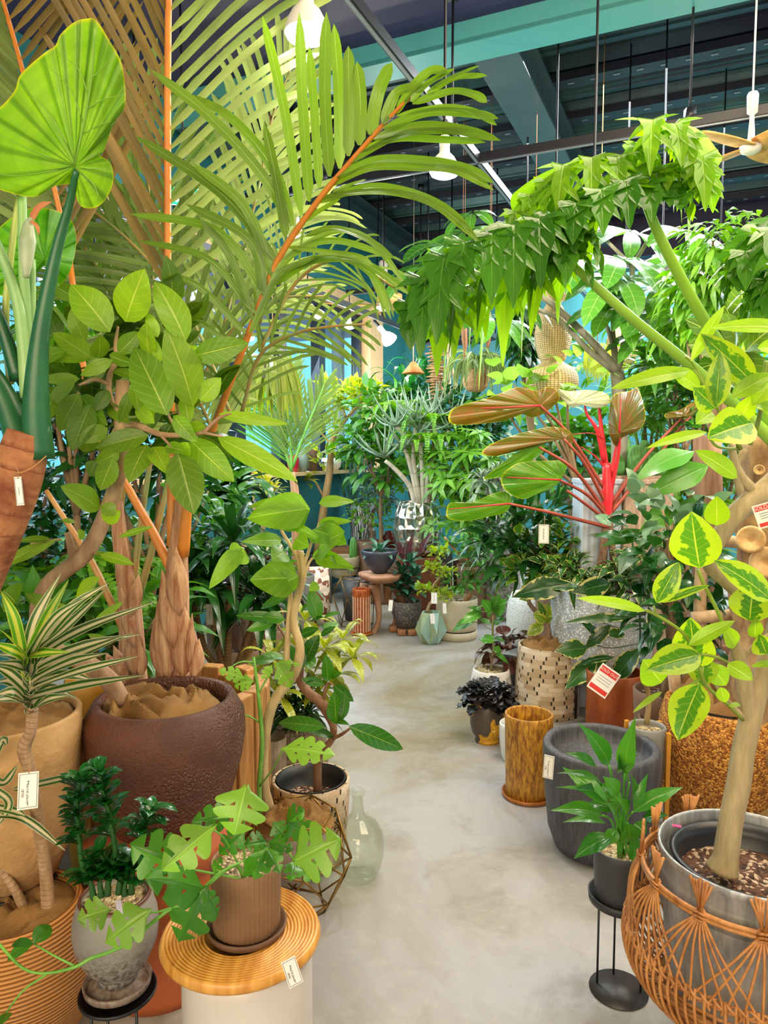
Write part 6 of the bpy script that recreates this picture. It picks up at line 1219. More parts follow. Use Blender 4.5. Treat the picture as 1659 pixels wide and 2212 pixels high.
# bowl on stand with cactus
b = G(741, 1298); d = b.y; zc = P(737, 1222, d).z; r = S(737, 1222, d)*36
s = thing('rod_plant_stand', b, 'thin-legged metal stand under the rounded beige bowl', 'plant stand')
for a in (.5, 2.5, 4., 5.2): mb = MB(); mb.tube([b+Vector((r*1.02*cos(a), r*1.02*sin(a), .002)), b+Vector((r*1.02*cos(a), r*1.02*sin(a), zc+.05))], .007, 6); part(mb, 'leg', plain('#6a645c', .4, .6), s)
mb = MB(); mb.lathe(b, [(r*1.0, zc-.01), (r*1.05, zc-.01), (r*1.05, zc+.005), (r*1.0, zc+.005), (r*1.0, zc-.01)], 32); part(mb, 'ring', plain('#6a645c', .4, .6), s)
bb = Vector((b.x, b.y, zc-r*.75)); o = thing('cactus_bowl', bb, 'rounded beige bowl on thin legs holding a ribbed green cactus', 'potted plant')
pot(o, bb, [(r*.3, 0), (r*.6, r*.1), (r*.85, r*.35), (r*.97, r*.7), (r, r*1.1), (r*.96, r*1.3)], plain('#b9ab8c', .6, c2='#a89a7c', ns=6), .015, .05, 44); soil(o, bb+Vector((0, 0, r*1.22)), r*.85, PEB, 'gravel')
CA = plain('#4c8a3c', .5, c2='#6aa04c', ns=20, name='cactus_skin')
def cactus(mb, c, r, h, n=10): mb.lathe(c, [(.0005, 0), (r*.85, .01), (r, h*.3), (r, h*.6), (r*.8, h*.85), (r*.4, h*.97), (.0005, h)], 80, fn=lambda a, z: 1-.16*abs(sin(a*n/2)))
mb = MB(); cz = P(763, 1200, d).z; cactus(mb, Vector((P(763, 1200, d).x, d, bb.z+r*1.1)), .04, P(763, 1160, d).z-bb.z-r*1.1); part(mb, 'cactus', CA, o)
# display shelf with small pots behind
q = P(790, 1186, 7.6); o = thing('dark_display_table', Vector((q.x, q.y, 0)), 'dark display table behind the root table carrying small vases', 'table')
mb = MB(); mb.box(Vector((q.x, q.y, q.z-.02)), (.38, .2, .02), AX_E, AX_D); part(mb, 'tabletop', plain('#8a5a34', .5), o, False)
for u in (-.34, .34):
    for w in (-.16, .16): mb = MB(); p = q+AX_E*u+AX_D*w; mb.box(Vector((p.x, p.y, (q.z-.04)/2)), (.025, .025, (q.z-.04)/2)); part(mb, 'leg', M_BLACK, o, False)
def vase(name, lab, px, py, d, r, prof, m, n=40, fn=None, cat_='vase', group=None):
    q = P(px, py, d); mb = MB(); s_ = S(px, py, d)*r; mb.lathe(q, [(.0005, 0)]+[(a*s_, b_*s_) for a, b_ in prof]+[(prof[-1][0]*s_*.85, prof[-1][1]*s_), (prof[-1][0]*s_*.8, prof[-1][1]*s_*.85), (.0005, prof[-1][1]*s_*.84)], n, fn=fn)
    return tag(mb.build(name, m), lab, cat_, group)
dq = q.y
vase('beehive_vase', 'grey ringed beehive vase on the dark display table', 803, 1184, dq, 10, [(1, 0)]+[(.85+.2*abs(sin(i*.8)), i*.22) for i in range(1, 18)], plain('#6a6660', .5))
vase('fluted_vase', 'glossy dark red swirled vase on the dark display table', 841, 1186, dq, 17, [(.6, 0), (.9, .3), (1, 1), (.85, 1.7), (.55, 2), (.55, 2.3)], plain('#5c1810', .15), 80, lambda a, z: 1-.06*abs(sin(a*9+z*30)))
def stripem():
    t = NT('black_white_stripes'); v = t.obj(); n = t.noise(30, t.scalev(v, (3, 3, .25)), 2, .4); return t.out(t.pbr(t.mix(t.step(n, .49, .51), lin('#1a1a1c'), lin('#d8d4cc')), .5))
q2 = P(783, 1165, 8.2); mb = MB(); mb.lathe(Vector((q2.x, q2.y, 0)), [(.0005, 0), (.13, 0), (.13, q2.z), (.135, q2.z+.01), (.135, P(783, 1088, 8.2).z), (.12, P(783, 1088, 8.2).z), (.12, q2.z+.1), (.0005, q2.z+.1)], 48); tag(mb.build('striped_planter', stripem()), 'black and white finely striped tall cylinder planter', 'pot')
mb = MB(); q2 = P(683, 1310, 6.3); q2.z = 0; mb.lathe(q2, [(.0005, 0), (.12, 0), (.125, .2), (.115, P(683, 1228, 6.3).z), (.1, P(683, 1228, 6.3).z), (.1, .3), (.0005, .3)], 40); tag(mb.build('mottled_cylinder', soilm('mottled_brown_white', '#c9b8a0', '#7a4a34', '#e0d4c0', 30, .3)), 'mottled brown and white cylinder pot behind the climbing fig', 'pot')
# black wire stand with grey pot behind the orange vase
b = G(768, 1350); o = thing('wire_cage_stand', b, 'thin brass wire cage stand with a dark grey pot behind the rust vase', 'plant stand'); N6 = 5
def wq(i, r, z): a = 2*pi*i/N6; return b+Vector((r*cos(a), r*sin(a), z))
mb = MB()
for i in range(N6):
    for p, q in ((wq(i, .15, .42), wq(i+1, .15, .42)), (wq(i, .15, .42), wq(i+.5, .2, .27)), (wq(i+1, .15, .42), wq(i+.5, .2, .27)), (wq(i+.5, .2, .27), wq(i, .15, .01)), (wq(i+.5, .2, .27), wq(i+1, .15, .01)), (wq(i, .15, .01), wq(i+1, .15, .01))): mb.tube([p, q], .004, 5)
part(mb, 'wire_frame', BRS, o)
mb = MB(); mb.lathe(b, [(.0005, .05), (.09, .05), (.13, .4), (.12, .4), (.11, .35), (.0005, .35)], 36); tag(mb.build('dark_grey_pot', plain('#3f4144', .5)), 'dark grey pot inside the thin brass wire cage stand', 'pot')
# concrete tall pot, beige bowl left, stone column
q = P(1078, 1075, 6.5); b = Vector((q.x, q.y, 0)); mb = MB(); mb.lathe(b, [(.0005, 0), (.1, 0), (.16, .1), (.2, .3), (.19, .6), (.16, q.z*.7), (.1, q.z), (.08, q.z), (.08, q.z-.1), (.0005, q.z-.1)], 40); tag(mb.build('concrete_urn', soilm('rough_concrete', '#8c8a84', '#a8a49c', '#6c6860', 60, .5)), 'tall rough grey concrete urn behind the cream pot', 'pot')
q = P(1046, 1205, 6.9); b = Vector((q.x, q.y, 0)); mb = MB(); mb.lathe(b, [(.0005, 0), (.2, 0), (.24, .2), (.22, q.z*.7), (.19, q.z), (.17, q.z), (.17, q.z-.05), (.0005, q.z-.05)], 40); tag(mb.build('white_planter', plain('#d0c8b8', .6, c2='#c0b4a0', ns=8)), 'large off-white planter behind the twisted fig', 'pot')
q = P(560, 1178, 5.6); b = Vector((q.x, q.y, 0)); o = thing('beige_bowl_planter', Vector((q.x, q.y, q.z-.17)), 'wide beige bowl with crumpled burlap left of the umbrella fig leaves', 'pot'); pot(o, Vector((q.x, q.y, q.z-.17)), [(.06, 0), (.12, .03), (.17, .09), (.185, .15), (.18, .17)], CRM, .012, .03, 40); burlap(o, Vector((q.x, q.y, q.z)), .16, .04, 31)
mb = MB(); mb.box(Vector((q.x, q.y, (q.z-.17)/2)), (.16, .16, (q.z-.17)/2-.001)); tag(mb.build('wooden_plinth', bark('plinth', '#8a5c34', '#b08050', sc=10), smooth=False), 'wooden plinth under the wide beige bowl', 'plinth')
# ---- window-sill ware
M1 = room(0, WB+.02, ZS)
def sill(px): return room(a_at(px), WB+.06, ZS)
for name, lab, px, prof, m in [('owl_vase', 'dark brown rough tapering wooden vase on the window sill', 664, [(.04, 0), (.05, .05), (.075, .14), (.08, .2), (.06, .26), (.05, .26)], bark('darkvase', '#3c2a1e', '#7a5c40', sc=20)),
    ('grey_vase', 'grey-green shouldered vase on the window sill', 640, [(.05, 0), (.07, .08), (.075, .15), (.05, .2), (.04, .23)], plain('#7a8c84', .4)), ('egg_pot', 'white egg-shaped pot on the window sill beside the tree trunk', 697, [(.03, 0), (.06, .04), (.07, .09), (.06, .14)], plain('#e0dccc', .4)),
    ('egg_pot', 'second white round pot on the window sill right of the tree trunk', 714, [(.03, 0), (.06, .04), (.07, .09), (.06, .13)], plain('#d8d4c8', .4)), ('green_mosaic_pot', 'dark green mosaic pot on the window sill, left one of two', 727, [(.05, 0), (.065, .04), (.07, .1), (.065, .16)], soilm('mosaic', '#1f5a4c', '#2c7a64', '#0f3a34', 50)),
    ('green_mosaic_pot', 'dark green mosaic pot on the window sill, right one of two', 742, [(.05, 0), (.065, .04), (.07, .1), (.065, .16)], soilm('mosaic', '#1f5a4c', '#2c7a64', '#0f3a34', 50)), ('olive_pot', 'olive-yellow pot on the window sill right of the mosaic pots', 757, [(.05, 0), (.06, .05), (.06, .14)], plain('#a0a040', .4)),
    ('cobalt_vase', 'deep cobalt blue glass vase near the right end of the sill', 789, [(.05, 0), (.06, .04), (.055, .12), (.04, .18), (.05, .2)], plain('#1030b0', .08)), ('crimson_vase', 'crimson glass vase on the window sill', 622, [(.05, 0), (.06, .06), (.06, .14), (.04, .18)], plain('#a01830', .1)),
    ('yellow_cup', 'small yellow pot on the sill near the ficus leaf', 513, [(.04, 0), (.055, .09)], plain('#e0b840', .4)), ('brown_saucer_pot', 'low brown pot on the sill left of the crimson vase', 545, [(.05, 0), (.06, .05)], plain('#8a5a40', .5)), ('wooden_pot', 'round brown wooden pot on the sill by the yellow pot', 535, [(.03, 0), (.06, .03), (.05, .07)], plain('#b07a54', .5)), ('navy_pot', 'navy square-looking pot on the sill behind the rough wooden vase', 679, [(.055, 0), (.055, .1)], plain('#14203c', .4))]:
    mb = MB(); q = sill(px); mb.lathe(q, [(.0005, 0)]+prof+[(prof[-1][0]*.85, prof[-1][1]), (prof[-1][0]*.8, prof[-1][1]*.8), (.0005, prof[-1][1]*.78)], 28); tag(mb.build(name, m), lab, 'pot' if 'pot' in name or 'cup' in name else 'vase')
# ================================================================ upper part: big split-leaf philodendron, red philodendron, lamps, fans, hanging things
def lobed(mb, mid, n, Lf, w, side=(1, -1), up=None, grav=.9, out=.7, fwd=.35, core=.06, fingers=True):
    """deeply cut leaf: drooping fingered lobes along a midrib"""
    c = cat(mid, 8); m = len(c)-1; upv = Vector(up or (0, 0, 1))
    ribbon(mb, mid, core*2, upv+(CAM-mid[0]).normalized()*.5, 'blade', .15, 4, 8); n = max(3, int(n*.8)); w *= 1.75
    for i in range(n):
        s = .03+.95*i/(n-1); j = min(m-1, int(s*m)); p = c[j].lerp(c[j+1], s*m-j); d = (c[j+1]-c[j]).normalized()
        for sg in side:
            sd = d.cross(upv); sd.normalize(); sd *= sg
            L = Lf(s)*R.uniform(.75, 1.5); q = sd*out+d*fwd
            p1 = p+q*L*.3+upv*L*.05; p2 = p+q*L*.55-Vector((0, 0, grav*L*.3)); p3 = p+q*L*.7-Vector((0, 0, grav*L*.85)); 
            pts = [p, p1, p2, p3]; cc = cat(pts, 5); k = len(cc)-1
            nn = (q.normalized()*.5+upv+(CAM-p).normalized()*.6).normalized(); rows = []; uvs = []
            ph = R.random()*3
            for a, x in enumerate(cc):
                v = a/k; dd = cc[min(a+1, k)]-cc[max(a-1, 0)]; s2, u2 = frame(dd, nn); hw = w*.5*max(.03, (1-v)**.6*(1+.2*sin(v*17+ph)))
                rows.append([x+s2*(b_*hw)+u2*(.25*abs(b_)*hw) for b_ in (-1, -.5, 0, .5, 1)]); uvs.append([(b_/4, v) for b_ in range(5)])
            mb.grid(rows, uvs)
            if fingers:
                for v in (.2, .42, .62):
                    for g in (-1, 1):
                        x = cc[int(v*k)]; dd = (cc[int(v*k)+1]-x).normalized(); s2, u2 = frame(dd, nn); l = L*.46*(1.15-v*.6)*R.uniform(.75, 1.2)
                        leaf(mb, x, x+(s2*g*.9+dd*.75).normalized()*l-Vector((0, 0, l*.3)), w*.27, nn, 'lance', .05, .2, 4, 2)
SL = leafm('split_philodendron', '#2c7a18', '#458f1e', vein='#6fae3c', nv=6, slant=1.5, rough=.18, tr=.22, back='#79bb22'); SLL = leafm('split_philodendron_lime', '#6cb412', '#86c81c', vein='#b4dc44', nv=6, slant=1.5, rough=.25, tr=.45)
base = P(1850, 1560, 2.3); base.z = 0
o = thing('tree_philodendron', base, 'giant tree philodendron with drooping deeply cut leaves on long thick stalks', 'potted plant')
pot(o, base, cyl(.16, .2, .42), plain('#5f5a55', .6), .015, .05, 36); soil(o, base+Vector((0, 0, .4)), .18)
mb = MB(); mb.tube([base+Vector((0, 0, .38)), P(1800, 1250, 2.2), P(1740, 1050, 2.15), P(1690, 980, 2.1)], [.05, .045, .045, .04], 14, sub=5); part(mb, 'trunk', bark('philo_trunk', '#7a6048', '#b0926c', ring=14), o)
SK = plain('#7fb030', .35, c2='#98c440', ns=4, name='philodendron_stalk')
for q, r in [([(1225, 562, 1.9), (1300, 630, 1.95), (1380, 700, 2.0), (1480, 780, 2.05), (1560, 850, 2.08), (1690, 970, 2.1)], [.010, .012, .0135, .015, .016, .02]), ([(1388, 420, 1.95), (1420, 500, 1.98), (1470, 600, 2.02), (1520, 690, 2.05), (1560, 750, 2.08), (1640, 860, 2.1), (1690, 970, 2.1)], [.011, .0135, .015, .016, .016, .018, .02])]:
    mb = MB(); mb.tube(pxpath(q), r, 14, sub=5); part(mb, 'leaf_stalk', SK, o)
def sel(mids, mt, lab=None):
    mb = MB()
    for mid, n, L, w, kw in mids: lobed(mb, pxpath(mid), n, (lambda L: lambda s: L*(.6+.4*sin(pi*min(1, s*.9+.15))))(L), w, **kw)
    part(mb, 'leaf', mt, o, label=lab)
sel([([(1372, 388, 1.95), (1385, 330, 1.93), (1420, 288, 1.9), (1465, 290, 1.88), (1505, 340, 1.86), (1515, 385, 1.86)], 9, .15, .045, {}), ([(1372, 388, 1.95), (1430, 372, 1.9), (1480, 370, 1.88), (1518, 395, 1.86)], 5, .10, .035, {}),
     ([(1372, 388, 1.95), (1320, 360, 1.92), (1260, 362, 1.9), (1200, 385, 1.9), (1150, 420, 1.9), (1115, 465, 1.9)], 9, .13, .04, {})], SLL, 'top cut leaf showing its yellow-green underside')
sel([([(1395, 412, 1.9), (1330, 405, 1.85), (1270, 430, 1.82), (1215, 470, 1.82), (1175, 505, 1.84)], 8, .14, .055, {}), ([(1395, 412, 1.9), (1440, 410, 1.88), (1470, 425, 1.86)], 3, .07, .04, {})], SL)
sel([([(1225, 560, 1.85), (1160, 498, 1.82), (1100, 505, 1.8), (1040, 525, 1.78), (985, 552, 1.78), (930, 605, 1.78), (892, 668, 1.78)], 11, .17, .062, dict(grav=1.1)), ([(1225, 560, 1.85), (1200, 500, 1.86), (1120, 480, 1.88)], 4, .10, .045, {}), ([(1225, 560, 1.86), (1240, 520, 1.84), (1255, 500, 1.82)], 3, .13, .05, {})], SL)
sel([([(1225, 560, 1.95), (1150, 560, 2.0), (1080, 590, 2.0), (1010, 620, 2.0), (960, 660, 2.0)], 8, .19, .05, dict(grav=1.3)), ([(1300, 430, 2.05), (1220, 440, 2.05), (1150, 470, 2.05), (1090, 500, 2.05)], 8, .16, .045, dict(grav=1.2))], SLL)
sel([([(1700, 470, 1.9), (1650, 500, 1.85), (1610, 545, 1.85), (1590, 580, 1.85)], 6, .15, .05, {}), ([(1700, 560, 1.9), (1660, 590, 1.88), (1630, 640, 1.88)], 5, .14, .045, {})], SL, 'cut leaf at the right edge')
# ---- red philodendron
base = Vector((SPB.x+.03, SPB.y+.02, SPH-.14))
o = thing('red_philodendron', base, 'philodendron with crimson stalks and broad olive-bronze leaves spreading wide', 'potted plant')
pot(o, base, cyl(.1, .12, .12), plain('#2a2a2c', .6), .01, .03, 28); soil(o, base+Vector((0, 0, .1)), .105)
PR = plain('#c01c28', .3, c2='#d43038', ns=6, name='crimson_stalk'); PRD = plain('#8a3a2c', .35, c2='#a04a34', ns=6, name='red_brown_stalk'); D = SPB.y-.05
mb = MB()
for q in ([(1300, 1262), (1306, 1180), (1311, 1100), (1310, 1050)], [(1330, 1262), (1322, 1180), (1314, 1100)], [(1285, 1258), (1300, 1200), (1308, 1110)]): mb.tube([P(x, y, D) for x, y in q], [.02]*len(q), 10, sub=4)
part(mb, 'stem', bark('philo_stem', '#5a3a2a', '#8a6a4c', ring=20), o)
mb = MB(); mb.tube([P(1312, 1120, D), P(1312, 1070, D), P(1310, 1000, D)], [.022, .034, .022], 14, sub=5)
for q, r in [([(1312, 1040, D), (1303, 960, D), (1296, 900, D), (1292, 862, D)], [.02, .015, .01, .005]), ([(1306, 1000, D), (1290, 930, D-.03), (1268, 895, D-.04), (1262, 868, D-.05)], [.017, .012, .008, .004]), ([(1320, 1030, D), (1330, 970, D), (1340, 938, D)], [.012, .008, .003]), ([(1305, 1010, D), (1285, 985, D-.02), (1255, 965, D-.04)], [.01, .007, .003]), ([(1308, 950, D-.03), (1280, 936, D-.04), (1238, 938, D-.06)], [.005, .004, .003])]: mb.tube(pxpath(q), r, 10, sub=4, ell=.6)
part(mb, 'red_sheath', PR, o)
for q in ([(1308, 1060, D), (1230, 940, D-.05), (1167, 876, D-.1)], [(1310, 1090, D), (1262, 1000, D-.08), (1218, 948, D-.12)], [(1312, 1110, D), (1240, 1015, D-.12), (1165, 966, D-.15)], [(1315, 1120, D), (1270, 1070, D-.1), (1212, 1038, D-.18)], [(1318, 1140, D), (1200, 1110, D-.15), (1100, 1088, D-.2)], [(1320, 1060, D), (1336, 980, D-.05), (1338, 935, D-.08)], [(1318, 1090, D), (1400, 980, D), (1478, 898, D)], [(1318, 1110, D), (1400, 1010, D+.03), (1515, 870, D+.05)], [(1318, 1130, D), (1280, 1100, D-.1), (1225, 1060, D-.2)], [(1316, 1120, D), (1350, 1040, D+.05), (1380, 1010, D+.1)]):
    mb = MB(); mb.tube(pxpath(q), [.0115, .0095, .007], 9, sub=7); part(mb, 'leaf_stalk', PRD if q[2][0] != 1338 else PR, o)
PL = veinm('bronze_leaf', '#55601a', '#7c521c', '#9a4428', 19, .25, rough=.25, k=.35); PLg = veinm('olive_leaf', '#47801a', '#648e20', '#7a7c2c', 19, .3, rough=.25, k=.35)
for jn, out, m, tl, cu in [((1167, 876), [(1160, 845), (1120, 836), (1080, 850), (1045, 862), (1010, 872), (975, 885), (970, 912), (1000, 918), (1050, 914), (1095, 908), (1125, 895), (1150, 902), (1180, 890), (1208, 862), (1200, 840), (1180, 836)], PL, (.06, .05), .03), ((1338, 935), [(1330, 965), (1315, 930), (1318, 870), (1330, 850), (1360, 845), (1378, 838), (1392, 880), (1394, 905), (1380, 930), (1345, 945)], PL, (-.02, .02), .05),
    ((1218, 948), [(1215, 935), (1200, 922), (1175, 930), (1150, 950), (1110, 965), (1075, 985), (1040, 980), (1060, 960), (1110, 940), (1150, 930), (1190, 922), (1225, 928), (1240, 945), (1230, 958)], PL, (.05, .02), .03), ((1212, 1038), [(1215, 1025), (1225, 1010), (1222, 995), (1195, 995), (1160, 996), (1120, 1000), (1090, 1020), (1082, 1040), (1095, 1062), (1130, 1078), (1165, 1065), (1200, 1050)], PLg, (.06, .03), .03),
    ((1165, 966), [(1170, 950), (1150, 960), (1120, 975), (1085, 1000), (1060, 1020), (1045, 1035), (1090, 1028), (1130, 1010), (1155, 990), (1175, 975)], PLg, (.04, .05), .03), ((1100, 1088), [(1105, 1075), (1090, 1062), (1060, 1068), (1020, 1085), (975, 1085), (965, 1100), (968, 1120), (1010, 1125), (1060, 1115), (1085, 1110), (1100, 1098)], PLg, (.05, .03), .02),
    ((1478, 898), [(1470, 885), (1440, 892), (1437, 902), (1460, 905), (1490, 900), (1512, 880), (1518, 868), (1495, 870)], PL, (.03, .02), .02), ((1240, 870), [(1235, 880), (1215, 862), (1203, 840), (1230, 845), (1270, 842), (1310, 850), (1318, 870), (1290, 882), (1260, 875)], veinm('silver_leaf', '#b8b88c', '#d8d4b4', '#8a8a5c', 15, .3, rough=.15), (.04, .05), .02)]:
    mb = MB(); heartleaf(mb, jn, smoothring(out, 3), D-.1, tl, cu, .012, 8); part(mb, 'leaf', m, o)
for b_, t, w in [((1212, 1037), (1085, 1030), 6), ((1167, 876), (985, 885), 6), ((1338, 935), (1341, 862), 6), ((1100, 1088), (970, 1100), 6)]:
    mb = MB(); mb.tube([P(*b_, D-.13), P((b_[0]+t[0])/2, (b_[1]+t[1])/2, D-.155), P(*t, D-.14)], [.006, .004, .002], 6, sub=5); part(mb, 'leaf_rib', PR, o)
mb = MB()
for b_, t, w in [((1500, 975), (1368, 1040), 60), ((1530, 1005), (1390, 1075), 60), ((1400, 1150), (1300, 1180), 40), ((1470, 1100), (1380, 1150), 60), ((1530, 1090), (1440, 1120), 50)]: pxleaf(mb, 3.4, b_, t, w, (0, 0), 1, up=.5, jit=.3, nv=8, nu=4, shape='lance', wave=.04)
part(mb, 'green_leaves', MG, o)
price_tag(1175, 1133, 2.4, 22, 41, 'cream tag tied to the twine in front of the concrete urn', style='plain', string=.03, big=False)
# ---- lamps
t = NT('lit_bulb_glass'); M_LIT = t.out(t.n('ShaderNodeEmission', {'Color': (1, .97, .9, 1), 'Strength': 14.}).outputs[0]); M_WH = plain('#e8e2d8', .35, name='white_lamp_body')
def bulb(px, py, d, rpx, rail_z, lab, power=22, tilt=None, cap=True):
    c = P(px, py, d); r = S(px, py, d)*rpx; o = thing('reflector_bulb', c, lab, 'lamp', 'glowing reflector bulbs under the ceiling'); ax = Vector(tilt) if tilt else Vector((0, 0, 1)); ax.normalize()
    mb = MB(); mb.lathe(c, [(r, 0), (r*1.0, r*.12), (r*.9, r*.5), (r*.66, r*.95), (r*.36, r*1.25), (r*.33, r*1.7), (r*.36, r*1.75), (r*.36, r*2.3), (.0005, r*2.35)], 32, ax); part(mb, 'lamp_body', M_WH, o)
    mb = MB(); mb.lathe(c, [(r*.99, 0), (r*.9, -r*.18), (r*.6, -r*.32), (.0005, -r*.38)], 32, ax); part(mb, 'glowing_lens', M_LIT, o)
    top = c+ax*r*2.3
    if rail_z: mb = MB(); mb.tube([top, top+ax*r*.8, Vector((top.x, top.y, ZC(top)))], .006, 8); mb.lathe(top+ax*r*.1, [(r*.2, 0), (r*.22, r*.9), (r*.1, r*1.), (.0005, r*1.)], 12, ax); part(mb, 'socket_stem', M_BLACK, o)
    lamp_light('lamp_glow', c-ax*(r*.55), power, (1, .94, .84), r*.7, o)
bulb(662, 72, 2.22, 47, 4.0, 'largest glowing white reflector bulb at the top of the photo', 5)
bulb(960, 372, 2.95, 32, 3.3, 'glowing white bulb hanging in the middle below the black tracks', 44)
bulb(640, 516, 4.6, 20, 3.3, 'glowing bulb seen just behind the arching palm rib', 44)
bulb(1282, 430, 3.4, 24, 3.3, 'glowing bulb half hidden by the cut philodendron leaves', 44)
bulb(550, 646, 6.0, 10, 3.3, 'small distant glowing bulb behind the lower palm rib', 44)
bulb(690, 682, 6.5, 13, 2.9, 'spot bulb on the window track seen through the fine palm leaves', 34, (-.5, 0, .6))
bulb(755, 707, 7.6, 11, 2.9, 'pinkish spot bulb hanging by the window near its right end', 34)
bulb(843, 736, 7.9, 17, 2.9, 'tilted spot bulb pointing down beside the back wall', 51, (-.55, .1, .7))
bulb(1408, 625, 4.8, 12, 3.3, 'bright tilted spot bulb among the money-tree leaves', 44, (.5, 0, .7))
bulb(1655, 730, 3.6, 16, 3.3, 'glowing bulb at the right edge among the lime leaves', 44)
bulb(948, 808, 8.3, 8, 3.0, 'tiny glowing bulb beside the driftwood strand', 20)
for a, b_ in ((1.2, -1.36), (1.5, 1.6), (2.9, .8), (5.8, 1.0), (5.9, 3.2), (7.9, -2.0), (7.3, 1.2)):
    pass
# ---- ceiling fans
FW = bark('fan_wood', '#c08a44', '#e0b06c', sc=10, bs=.1, stretch=(1, 1, 1))
def fan(px, py, d, rpx, lab, zc, ph):
    c = P(px, py, d); s_ = S(px, py, d); o = thing('ceiling_fan', c, lab, 'ceiling fan'); r = s_*rpx
    mb = MB(); mb.lathe(c, [(.0005, -r*.14), (r*.12, -r*.15), (r*.22, -r*.1), (r*.26, 0), (r*.22, r*.1), (r*.08, r*.2), (r*.055, r*.6), (r*.055, r*.75), (r*.12, r*.8), (r*.13, r*1.2), (r*.1, r*1.26), (.0005, r*1.26)], 36); part(mb, 'motor_housing', plain('#e0d4c8', .4, name='cream_fan_metal'), o)
    mb = MB(); mb.tube([c+Vector((0, 0, r*1.2)), Vector((c.x, c.y, ZC(c)))], .005, 8); part(mb, 'down_rod', M_WH, o)
    for i in range(4):
        a = ph+i*pi/2; h_ = Vector((cos(a), sin(a), 0)); sd = Vector((-sin(a), cos(a), 0)); mb = MB(); rows = []
        for j in range(9):
            v = j/8; p = c+h_*(r*.18+r*1.55*v); w = r*(.12+.2*sin(pi*min(1, .25+v*.7))); rows.append([p+sd*w-Vector((0, 0, w*.25)), p+Vector((0, 0, .004)), p-sd*w+Vector((0, 0, w*.25))])
        mb.grid(rows); part(mb, 'blade', FW, o, solid=.008)
fan(1622, 318, 3.9, 90, 'wood-bladed ceiling fan with a cream hub at the right edge', 4.25, .5)
fan(828, 660, 8.2, 75, 'distant ceiling fan with wooden blades in front of the back wall', 4.2, .2)
# ---- exit sign, extractor box, hanging hoops
c = P(398, 425, 4.0); o = thing('exit_sign', c, 'green and white illuminated running-figure exit sign behind the palm', 'exit sign')
n = (CAM-c).normalized(); x = Vector((0, 0, 1)).cross(n).normalized(); y = n.cross(x); mb = MB(); mb.box(c, (.075, .045, .012), x, y, n); part(mb, 'casing', plain('#e8e8e8', .4), o, False)
t = NT('lit_green'); MGR = t.out(t.n('ShaderNodeEmission', {'Color': (.02, .75, .35, 1), 'Strength': 1.4}).outputs[0]); t = NT('lit_white'); MWT = t.out(t.n('ShaderNodeEmission', {'Color': (.85, 1, .95, 1), 'Strength': 1.6}).outputs[0])
mb = MB(); mb.box(c+n*.013, (.07, .04, .001), x, y, n); part(mb, 'lit_panel', MGR, o, False)
mb = MB(); f = c+n*.015
mb.box(f+x*.035, (.018, .034, .0005), x, y, n); mb.box(f-x*.02+y*.022, (.006, .006, .0005), x, y, n); mb.box(f-x*.022+y*.002, (.006, .016, .0005), (x+y*.25).normalized(), (y-x*.25).normalized(), n); mb.box(f-x*.032-y*.02, (.014, .004, .0005), (x+y*.7).normalized(), (y-x*.7).normalized(), n); mb.box(f-x*.01-y*.018, (.013, .004, .0005), (x-y*.9).normalized(), (y+x*.9).normalized(), n); mb.box(f-x*.012+y*.006, (.012, .003, .0005), x, y, n); part(mb, 'figure_pictogram', MWT, o, False)
mb = MB(); mb.tube([c+y*.045, Vector((c.x, c.y, ZC(c)))], .006, 6); part(mb, 'hanging_rod', M_BLACK, o)
c = P(1490, 590, 5.6); o = thing('air_unit', c, 'pale grey ceiling air unit box with a round opening at the back right', 'air unit'); mb = MB(); mb.box(c, (.26, .2, .12), AX_E, AX_D); part(mb, 'casing', plain('#b9b4a8', .5), o, False, bevel=.02); mb = MB(); q = c-AX_D*.2-AX_E*.1; mb.lathe(q, [(.085, 0), (.09, .02), (.07, .03), (.06, .01), (.0005, .005)], 32, -AX_D); part(mb, 'round_opening', plain('#5c5a58', .4), o)
for dx in (-.2, .2): mb = MB(); mb.tube([c+AX_E*dx+Vector((0, 0, .12)), c+AX_E*dx+Vector((0, 0, ZC(c)-c.z))], .006, 6); part(mb, 'hanging_rod', M_BLACK, o)
c = P(982, 728, 7.2); R0 = S(982, 728, 7.2)*88; o = thing('hanging_rack', c, 'black octagonal hanging rack near the back wall carrying the macrame', 'hanging rack'); mb = MB(); N8 = 8
for i in range(N8):
    a, b_ = 2*pi*i/N8, 2*pi*(i+1)/N8; p, q = c+Vector((R0*cos(a), R0*sin(a), 0)), c+Vector((R0*cos(b_), R0*sin(b_), 0)); mb.bar(p, q, .03, .05); mb.bar(p, c, .02, .03); mb.bar(c+(p-c)*.5+Vector((0, 0, .0)), c+(q-c)*.5, .015, .03)
part(mb, 'octagon_frame', M_BLACK, o, False); mb = MB(); 
for i in (0, 2, 5): a = 2*pi*i/N8; p = c+Vector((R0*cos(a), R0*sin(a), 0)); mb.tube([p, Vector((p.x, p.y, ZC(p)))], .007, 6)
part(mb, 'hanging_rods', M_BLACK, o)
